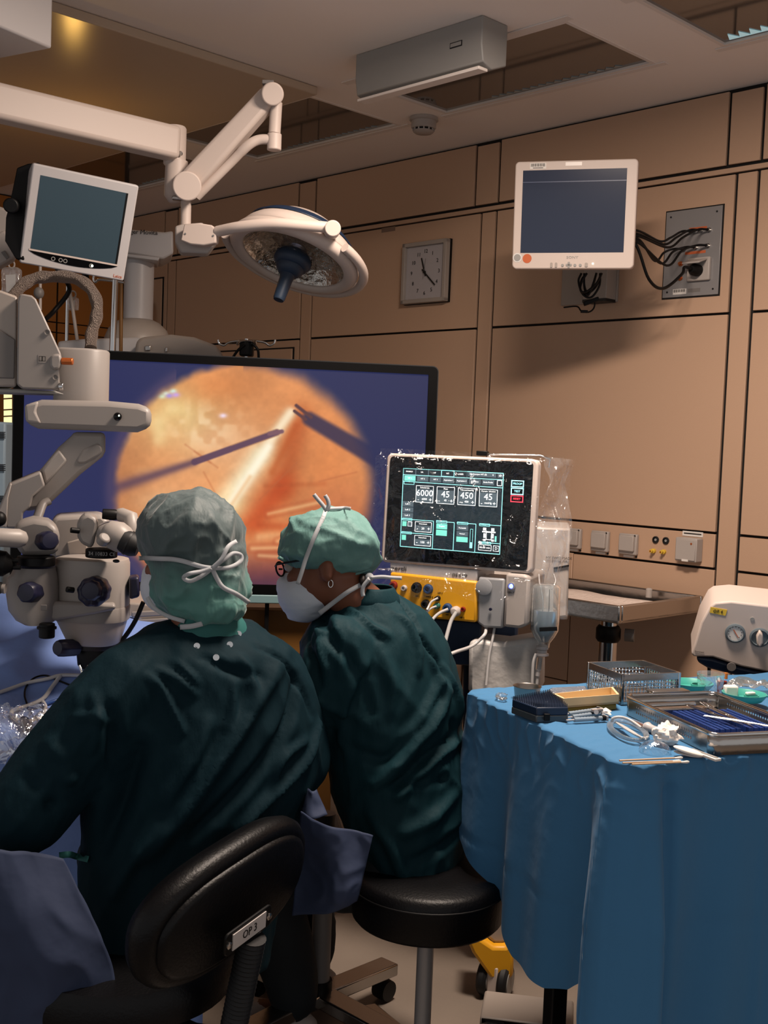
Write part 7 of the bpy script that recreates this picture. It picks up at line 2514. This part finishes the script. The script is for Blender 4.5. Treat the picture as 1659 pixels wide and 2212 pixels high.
# ---- assistant (right), in profile
Yq = 2.58
fac2 = Vector((-0.93, 0.26, -0.22))
J2 = dict(head=at(708, 1218, 2.56), neck=at(792, 1318, 2.58), chest=at(810, 1450, 2.60), waist=at(850, 1660, 2.58), pelvis=at(900, 1840, 2.56),
          shL=at(742, 1405, 2.47), shR=at(830, 1370, 2.72), elL=at(672, 1560, 2.52), elR=at(700, 1520, 2.80), wrL=at(560, 1500, 2.66), wrR=at(590, 1450, 2.86),
          toe=Vector((-0.11, 0.05, 0)))
for s, (px_, Y_) in (('L', (870, 2.50)), ('R', (900, 2.66))):
    J2['hp' + s] = at(px_, 1895, Y_)
    J2['kn' + s] = J2['hp' + s] + Vector((-0.30, 0.16 if s == 'L' else 0.24, -0.04))
    J2['an' + s] = Vector((J2['kn' + s].x + 0.05, J2['kn' + s].y + 0.02, 0.10))
P2 = T('person', 'seated assistant with glasses, white mask and green cap, turned left towards the microscope', 'person', Vector((J2['pelvis'].x, J2['pelvis'].y, 0)))
hb2 = head_basis(fac2, -6)
body2 = fused(body_mb(J2, hb2, 0.94), 'body', 'skin2', P2, 0.0065, 4)
BB2 = bvh_of(body2)
legs_shoes(J2, P2)
g = MB()
K2 = 0.12
rows2 = [(1283, 775, 850, 0.045), (1298, 748, 880, 0.075), (1320, 712, 918, 0.10), (1350, 668, 950, 0.125), (1390, 645, 974, 0.14), (1440, 650, 990, 0.15), (1500, 672, 1004, 0.155), (1570, 690, 1000, 0.155), (1640, 700, 1016, 0.16), (1720, 715, 1022, 0.165), (1790, 745, 1018, 0.165), (1850, 780, 1002, 0.16), (1895, 800, 982, 0.165), (1925, 812, 955, 0.155), (1940, 822, 930, 0.12)]
g.loft([prow(y, xl, xr, Yq, b, K2) for y, xl, xr, b in rows2[::-1]])
g.chain([at(745, 1405, 2.48), at(705, 1490, 2.48), at(675, 1560, 2.52), at(610, 1530, 2.60), at(565, 1505, 2.65)], [0.080, 0.075, 0.068, 0.055, 0.045], 18)
g.chain([at(830, 1372, 2.72), at(770, 1450, 2.76), at(700, 1520, 2.80), at(600, 1455, 2.85)], [0.075, 0.068, 0.062, 0.045], 18)


CR2 = [([(700, 1330), (720, 1380), (765, 1440), (800, 1540)], .022, -.015), ([(640, 1352), (690, 1368), (720, 1365)], .014, .010), ([(688, 1385), (705, 1450)], .014, .010), ([(745, 1312), (790, 1345), (835, 1372)], .016, .011),
       ([(850, 1285), (880, 1315), (905, 1355)], .012, -.012), ([(900, 1362), (940, 1420), (962, 1485)], .014, -.012), ([(985, 1405), (960, 1485), (930, 1560), (880, 1622), (815, 1695)], .026, .020),
       ([(1003, 1500), (978, 1580), (920, 1642), (855, 1700)], .020, -.014), ([(1000, 1592), (955, 1625), (900, 1675), (860, 1720)], .018, .013), ([(825, 1705), (880, 1690), (960, 1682), (1015, 1650)], .018, -.010),
       ([(935, 1425), (948, 1470), (905, 1555), (870, 1590)], .018, .012), ([(870, 1330), (900, 1390), (905, 1450)], .016, .010), ([(820, 1400), (850, 1470), (845, 1540)], .022, .010), ([(780, 1440), (745, 1520), (735, 1600)], .022, .010),
       ([(760, 1620), (830, 1640), (880, 1610)], .020, -.010), ([(980, 1720), (930, 1770), (870, 1800)], .024, .012), ([(1005, 1780), (950, 1830), (890, 1860)], .02, -.010), ([(800, 1760), (850, 1840), (870, 1900)], .024, .010),
       ([(960, 1440), (985, 1500), (990, 1560)], .014, .010), ([(720, 1340), (740, 1400), (735, 1460)], .014, .009), ([(670, 1360), (672, 1420), (690, 1480)], .016, -.010)]


def wr2(p):
    return folds(p, 7.3, 0.008, 0.8, 1.1)


gown2 = fused(g, 'gown', 'gown2', P2, 0.0075, 7, wr2, CR2)
GB2 = bvh_of(gown2)
MB().loft([prow(y, xl, xr, 2.58, b, K2) for y, xl, xr, b in ((1312, 750, 868, 0.07), (1290, 752, 862, 0.068), (1272, 766, 852, 0.058), (1268, 772, 848, 0.054))], caps=False).build('collar', 'gown2', P2, smooth=60, solid=0.004)
for q in ((797, 1296), (824, 1297), (836, 1284)):
    snap(q[0], q[1], GB2, P2, 2.45, 0.0055)
# hem at the seat
ribbon('gown_hem', [(822, 1900), (840, 1928), (860, 1932), (890, 1918), (935, 1915), (965, 1902)], GB2, 13, mat('hem', '#23605e', 0.7), P2, 2.45, 0.006)
o = MB().prism([on(820, 1895, GB2, 0.004, 2.45), at(838, 1930, 2.40), at(856, 1968, 2.39), at(832, 1972, 2.40), at(812, 1925, 2.42)], (0, 0.006, 0)).build('gown_tail', 'hem', P2)
# cap
c = MB()
kk = 2.56 / FPX
el(c, 714, 1172, 2.565, 108, 96, 68)
el(c, 680, 1186, 2.565, 76, 84, 44)
el(c, 756, 1178, 2.565, 68, 84, 62)
el(c, 708, 1144, 2.565, 88, 84, 46)
el(c, 745, 1150, 2.575, 66, 78, 46)
el(c, 742, 1204, 2.565, 80, 86, 42)
cap2 = fused(c, 'surgical_cap', 'cap_cloth', P2, 0.0055, 4, lambda p: 0.010 * ridge(aniso(p, A2, B2, C2, 6, 15, 1.0)) ** 2 + 0.004 * ridge(noise.noise(p * 24)) ** 2 - 0.005)
CB2 = bvh_of(cap2)
MB().tube(spline([on(602, 1204, CB2, 0.001, 2.5), on(630, 1218, CB2, 0.001, 2.48), on(670, 1234, CB2, 0.001, 2.47), on(712, 1243, CB2, 0.001, 2.47), on(760, 1240, CB2, 0.001, 2.47), on(800, 1228, CB2, 0.001, 2.5)]), 0.004, 8).build('cap_hem', 'cap_cloth', P2, smooth=60)
# mask
m_ = MB()
hc = J2['head']
m_.ell(hc + hb2 @ Vector((0, 0.060, -0.060)), (0.060, 0.066, 0.056), 24, 14, hb2)
m_.ell(hc + hb2 @ Vector((0, 0.092, -0.038)), (0.040, 0.036, 0.034), 24, 14, hb2)
m_.ell(hc + hb2 @ Vector((0, 0.070, -0.092)), (0.044, 0.046, 0.030), 24, 14, hb2)
mask2 = fused(m_, 'face_mask', 'mask', P2, 0.006, 4, lambda p: 0.003 * ridge(noise.noise(Vector((p.x * 14, p.y * 14, p.z * 60)))) - 0.001)
ribbon('mask_strap', [(643, 1262), (652, 1235), (662, 1205), (680, 1160), (696, 1125), (706, 1103)], CB2, 9, 'tie', P2, 2.47, 0.004)
ribbon('strap_end', [(706, 1104), (698, 1092), (686, 1078), (678, 1068)], None, 9, 'tie', P2, 2.50)
ribbon('strap_end', [(706, 1104), (710, 1092), (708, 1080), (702, 1070)], None, 9, 'tie', P2, 2.49)
ribbon('strap_end', [(708, 1104), (730, 1102), (745, 1101), (757, 1099)], CB2, 8, 'tie', P2, 2.50, 0.005)
ribbon('neck_strap', [(690, 1325), (720, 1300), (750, 1278), (780, 1262), (798, 1250)], BB2, 10, 'tie', P2, 2.50, 0.005)
MB().ell(at(798, 1247, 2.52), (0.010, 0.008, 0.010), 14, 8).build('strap_knot', 'tie', P2, smooth=180)
ribbon('strap_end', [(798, 1250), (786, 1265), (783, 1278), (785, 1288)], None, 9, 'tie', P2, 2.50)
ribbon('strap_end', [(800, 1248), (825, 1246), (848, 1248), (868, 1249)], None, 8, 'tie', P2, 2.50)
# glasses
glasses_ = MB().tube([hc + hb2 @ Vector((-0.008, 0.114, 0.006)), hc + hb2 @ Vector((0.008, 0.114, 0.006))], 0.0022, 8).build('glasses', 'black', P2, smooth=60)
eyeL = hc + hb2 @ Vector((-0.034, 0.108, 0.005))
for sx in (-1, 1):
    cc = hc + hb2 @ Vector((sx * 0.033, 0.102, 0.004))
    ring = [cc + hb2 @ Vector((0.024 * math.cos(q), 0.0, 0.016 * math.sin(q))) for q in [2 * math.pi * i / 20 for i in range(21)]]
    MB().tube(ring, 0.0022, 8).build('glasses_rim', 'black', glasses_, smooth=60)
    MB().tube([cc + hb2 @ Vector((sx * 0.026, 0, 0.006)), hc + hb2 @ Vector((sx * 0.078, 0.09, 0.012)), hc + hb2 @ Vector((sx * 0.084, 0.0, 0.012))], 0.0024, 8).build('glasses_temple', 'black', glasses_, smooth=60)
    MB().ell(hc + hb2 @ Vector((sx * 0.032, 0.079, 0.006)), (0.0125, 0.0125, 0.0125), 16, 10, hb2).build('eye', 'white', P2, smooth=180)
    MB().ell(hc + hb2 @ Vector((sx * 0.032, 0.0895, 0.006)), (0.005, 0.003, 0.005), 12, 8, hb2).build('iris', 'hair', P2, smooth=180)
# hair at nape and temple, earring
hr = MB()
hr.ell(hc + hb2 @ Vector((0, -0.080, -0.052)), (0.030, 0.012, 0.016), 22, 12, hb2)
fused(hr, 'hair', 'hair', P2, 0.006, 2, lambda p: 0.004 * noise.noise(Vector((p.x * 60, p.y * 60, p.z * 12))))
MB().tube([on(713, 1258, BB2, 0.004, 2.48) + Vector((0.005 * math.cos(q), -0.002, 0.008 * math.sin(q))) for q in [2 * math.pi * i / 14 for i in range(15)]], 0.0012, 6).build('earring', 'chrome', P2, smooth=60)

# ================================================================== seats
def sell(x0, y0, n, e=3.2):
    o_ = []
    for i in range(n):
        q = 2 * math.pi * i / n
        cx_, sy_ = math.cos(q), math.sin(q)
        o_.append((x0 * math.copysign(abs(cx_) ** (2 / e), cx_), y0 * math.copysign(abs(sy_) ** (2 / e), sy_)))
    return o_


th = math.radians(56)
BC = at(500, 1946, 2.00)
rgt = Vector((math.cos(th), math.sin(th), 0))
bk_n = Vector((math.sin(th), -math.cos(th), 0))
upb = (Vector((0, 0, 1)) + bk_n * 0.16).normalized()
rgt = (rgt + Vector((0, 0, 0.16))).normalized()
CF = frame(BC, rgt, upb)
t = T('surgeon_chair', 'black upholstered chair with rounded backrest and ribbed spine carrying an OP 3 plate', 'chair', Vector((BC.x - 0.2, BC.y + 0.2, 0)))


def pad_ring(sx, sy, z, n=48, e=2.6, bend=0.25):
    return [Vector((x, y, z - bend * x * x)) for x, y in sell(sx, sy, n, e)]


MB(CF).loft([pad_ring(0.17, 0.075, -0.052), pad_ring(0.208, 0.104, -0.040), pad_ring(0.218, 0.114, -0.018), pad_ring(0.218, 0.114, 0.000), pad_ring(0.208, 0.105, 0.014), pad_ring(0.198, 0.096, 0.016)]).build('backrest', 'leather', t, smooth=60)
MB(CF).loft([pad_ring(0.192, 0.090, 0.010), pad_ring(0.192, 0.090, 0.022), pad_ring(0.182, 0.082, 0.027), pad_ring(0.05, 0.03, 0.028)]).build('back_shell', 'leather', t, smooth=60)
pl = CF @ Vector((0.055, -0.062, 0.030))
PF = frame(at(536, 2009, 1.955), rgt, upb)
MB(PF).prism([p + Vector((0, 0, -0.004)) for p in rr(-0.062, -0.022, 0.062, 0.022, 0.010)], (0, 0, 0.006)).build('spine_plate', 'black', t, bevel=0.002)
np_ = MB(PF).rect(-0.044, -0.016, 0.044, 0.016, 0.003, 0.002).build('name_plate', mat('nameplate', '#b9b2ae', 0.5), t)
MB(PF).text('OP 3', 0, 0, 0.023, 0.0045, sx=0.8).build('plate_lettering', 'ink', np_)
for sx in (-0.053, 0.053):
    MB(PF).lathe([(0.0065, 0.002), (0.0065, 0.005), (0.002, 0.007), (0.0003, 0.007)], (sx, 0, 0), (0, 0, 1), 14).build('screw', 'steel', t, smooth=40)
sp0, sp1 = at(545, 2025, 1.975), at(488, 2300, 2.02)
path = [sp0.lerp(sp1, i / 60) for i in range(61)]
MB().tube(path, [0.0215 if i % 2 else 0.0255 for i in range(61)], 20).build('ribbed_spine', 'rubber', t, smooth=50)
SC1 = Vector((BC.x, BC.y, 0)) + Vector((-math.sin(th), math.cos(th), 0)) * 0.27
MB().lathe([(0.001, 0.39), (0.19, 0.39), (0.21, 0.40), (0.215, 0.44), (0.20, 0.465), (0.001, 0.47)], SC1, n=40).build('seat', 'leather', t, smooth=50)
MB().cyl(SC1 + Vector((0, 0, 0.08)), SC1 + Vector((0, 0, 0.39)), 0.03, 20).build('column', 'chrome', t, smooth=40)
MB().tube([SC1 + Vector((0, 0, 0.36)), SC1.lerp(sp1, 0.8) + Vector((0, 0, 0.1)), sp1], 0.016, 10).build('spine_bracket', 'dark', t, smooth=50)
lv = SC1 + Vector((0.12, -0.10, 0.37))
MB().tube([SC1 + Vector((0.02, -0.02, 0.37)), lv, lv + Vector((0.10, -0.02, 0.0))], 0.007, 8).build('lever', 'black', t, smooth=50)
for i in range(5):
    a = math.radians(20 + 72 * i)
    e_ = Vector((math.cos(a), math.sin(a), 0))
    leg_ = MB().loft([[SC1 + e_ * r_ + Vector((-e_.y, e_.x, 0)) * (sx * w_) + Vector((0, 0, z_ + sz * h_)) for sx, sz in ((-1, -1), (1, -1), (1, 1), (-1, 1))] for r_, w_, z_, h_ in ((0.02, 0.028, 0.09, 0.02), (0.27, 0.018, 0.075, 0.012))]).build('leg', 'chrome', t, bevel=0.004)
    MB().lathe([(0.001, -0.02), (0.024, -0.02), (0.026, 0.0), (0.024, 0.02), (0.001, 0.02)], SC1 + e_ * 0.26 + Vector((0, 0, 0.027)), (-e_.y, e_.x, 0), 20).build('castor', 'rubber', leg_, smooth=40)
# round stool
st = at(926, 1884, 2.46)
t = T('round_stool', 'round black padded stool on a chrome column under the assistant', 'stool', Vector((st.x, st.y, 0)))
S0 = Vector((st.x, st.y, 0))
zt = st.z
MB().lathe([(0.001, zt - 0.10), (0.158, zt - 0.10), (0.165, zt - 0.092), (0.168, zt - 0.030), (0.168, zt - 0.024), (0.163, zt - 0.008), (0.150, zt), (0.08, zt + 0.004), (0.001, zt + 0.005)], S0, n=56).build('seat', 'leather', t, smooth=50)
MB().tube([S0 + Vector((0.1685 * math.cos(q), 0.1685 * math.sin(q), zt - 0.026)) for q in [2 * math.pi * i / 48 for i in range(49)]], 0.0022, 6).build('piping', 'black', t, smooth=60)
MB().cyl(S0 + Vector((0, 0, 0.09)), S0 + Vector((0, 0, zt - 0.10)), 0.0185, 24).build('column', 'grey_panel', t, smooth=40)
for i in range(5):
    a = math.radians(-28 + 72 * i)
    e_ = Vector((math.cos(a), math.sin(a), 0))
    leg_ = MB().loft([[S0 + e_ * r_ + Vector((-e_.y, e_.x, 0)) * (sx * w_) + Vector((0, 0, z_ + sz * h_)) for sx, sz in ((-1, -1), (1, -1), (1, 1), (-1, 1))] for r_, w_, z_, h_ in ((0.02, 0.03, 0.09, 0.02), (0.28, 0.022, 0.075, 0.014))]).build('leg', 'steel', t, bevel=0.004)
    MB().lathe([(0.001, -0.02), (0.026, -0.02), (0.028, 0.0), (0.026, 0.02), (0.001, 0.02)], S0 + e_ * 0.27 + Vector((0, 0, 0.029)), (-e_.y, e_.x, 0), 20).build('castor', 'rubber', leg_, smooth=40)
# pedal pedestal behind the seats
q0 = on_z(690, 2145, 0.10)
t = T('pedestal_stand', 'dark column on a flat steel star foot between the two seats', 'stand', Vector((q0.x, q0.y, 0)))
Q0 = Vector((q0.x, q0.y, 0))
MB().cyl(Q0 + Vector((0, 0, 0.13)), Q0 + Vector((0, 0, 0.55)), 0.024, 24).build('column', 'grey_mid', t, smooth=40)
MB().cyl(Q0 + Vector((0, 0, 0.11)), Q0 + Vector((0, 0, 0.135)), 0.03, 24).build('collar', 'black', t, smooth=40)
for i in range(4):
    a = math.radians(-42 + 90 * i)
    e_ = Vector((math.cos(a), math.sin(a), 0))
    leg_ = MB().loft([[Q0 + e_ * r_ + Vector((-e_.y, e_.x, 0)) * (sx * 0.03) + Vector((0, 0, z_ + sz * 0.016)) for sx, sz in ((-1, -1), (1, -1), (1, 1), (-1, 1))] for r_, z_ in ((0.0, 0.095), (0.26, 0.085))]).build('leg', 'steel', t, bevel=0.004)
    MB().lathe([(0.001, -0.02), (0.026, -0.02), (0.028, 0.0), (0.026, 0.02), (0.001, 0.02)], Q0 + e_ * 0.24 + Vector((0, 0, 0.03)), (-e_.y, e_.x, 0), 20).build('castor', 'rubber', leg_, smooth=40)


# ================================================================== loose drapes
def sheet(name, label, TLp, TRp, BRp, BLp, Ys, m, seed, amp, nu=36, nv=36, bow=0.0, cat='drape'):
    A_, B_, C_, D_ = [at(p[0], p[1], y) for p, y in zip((TLp, TRp, BRp, BLp), Ys)]

    def fn(a, b):
        p = A_.lerp(B_, a).lerp(D_.lerp(C_, a), b)
        q = 0.5 + noise.noise(Vector((a * 1.6 + seed, b * 1.5, seed)))
        return p + Vector((bow * math.sin(math.pi * b) * a, -amp * q - 0.10 * amp * ridge(noise.noise(Vector((a * 4, b * 4, seed)))) - 0.02 * math.sin(math.pi * a), 0))
    o_ = MB().grid(fn, nu, nv).build(name, m, None, smooth=60, solid=0.002)
    tag(o_, label, cat)
    return o_


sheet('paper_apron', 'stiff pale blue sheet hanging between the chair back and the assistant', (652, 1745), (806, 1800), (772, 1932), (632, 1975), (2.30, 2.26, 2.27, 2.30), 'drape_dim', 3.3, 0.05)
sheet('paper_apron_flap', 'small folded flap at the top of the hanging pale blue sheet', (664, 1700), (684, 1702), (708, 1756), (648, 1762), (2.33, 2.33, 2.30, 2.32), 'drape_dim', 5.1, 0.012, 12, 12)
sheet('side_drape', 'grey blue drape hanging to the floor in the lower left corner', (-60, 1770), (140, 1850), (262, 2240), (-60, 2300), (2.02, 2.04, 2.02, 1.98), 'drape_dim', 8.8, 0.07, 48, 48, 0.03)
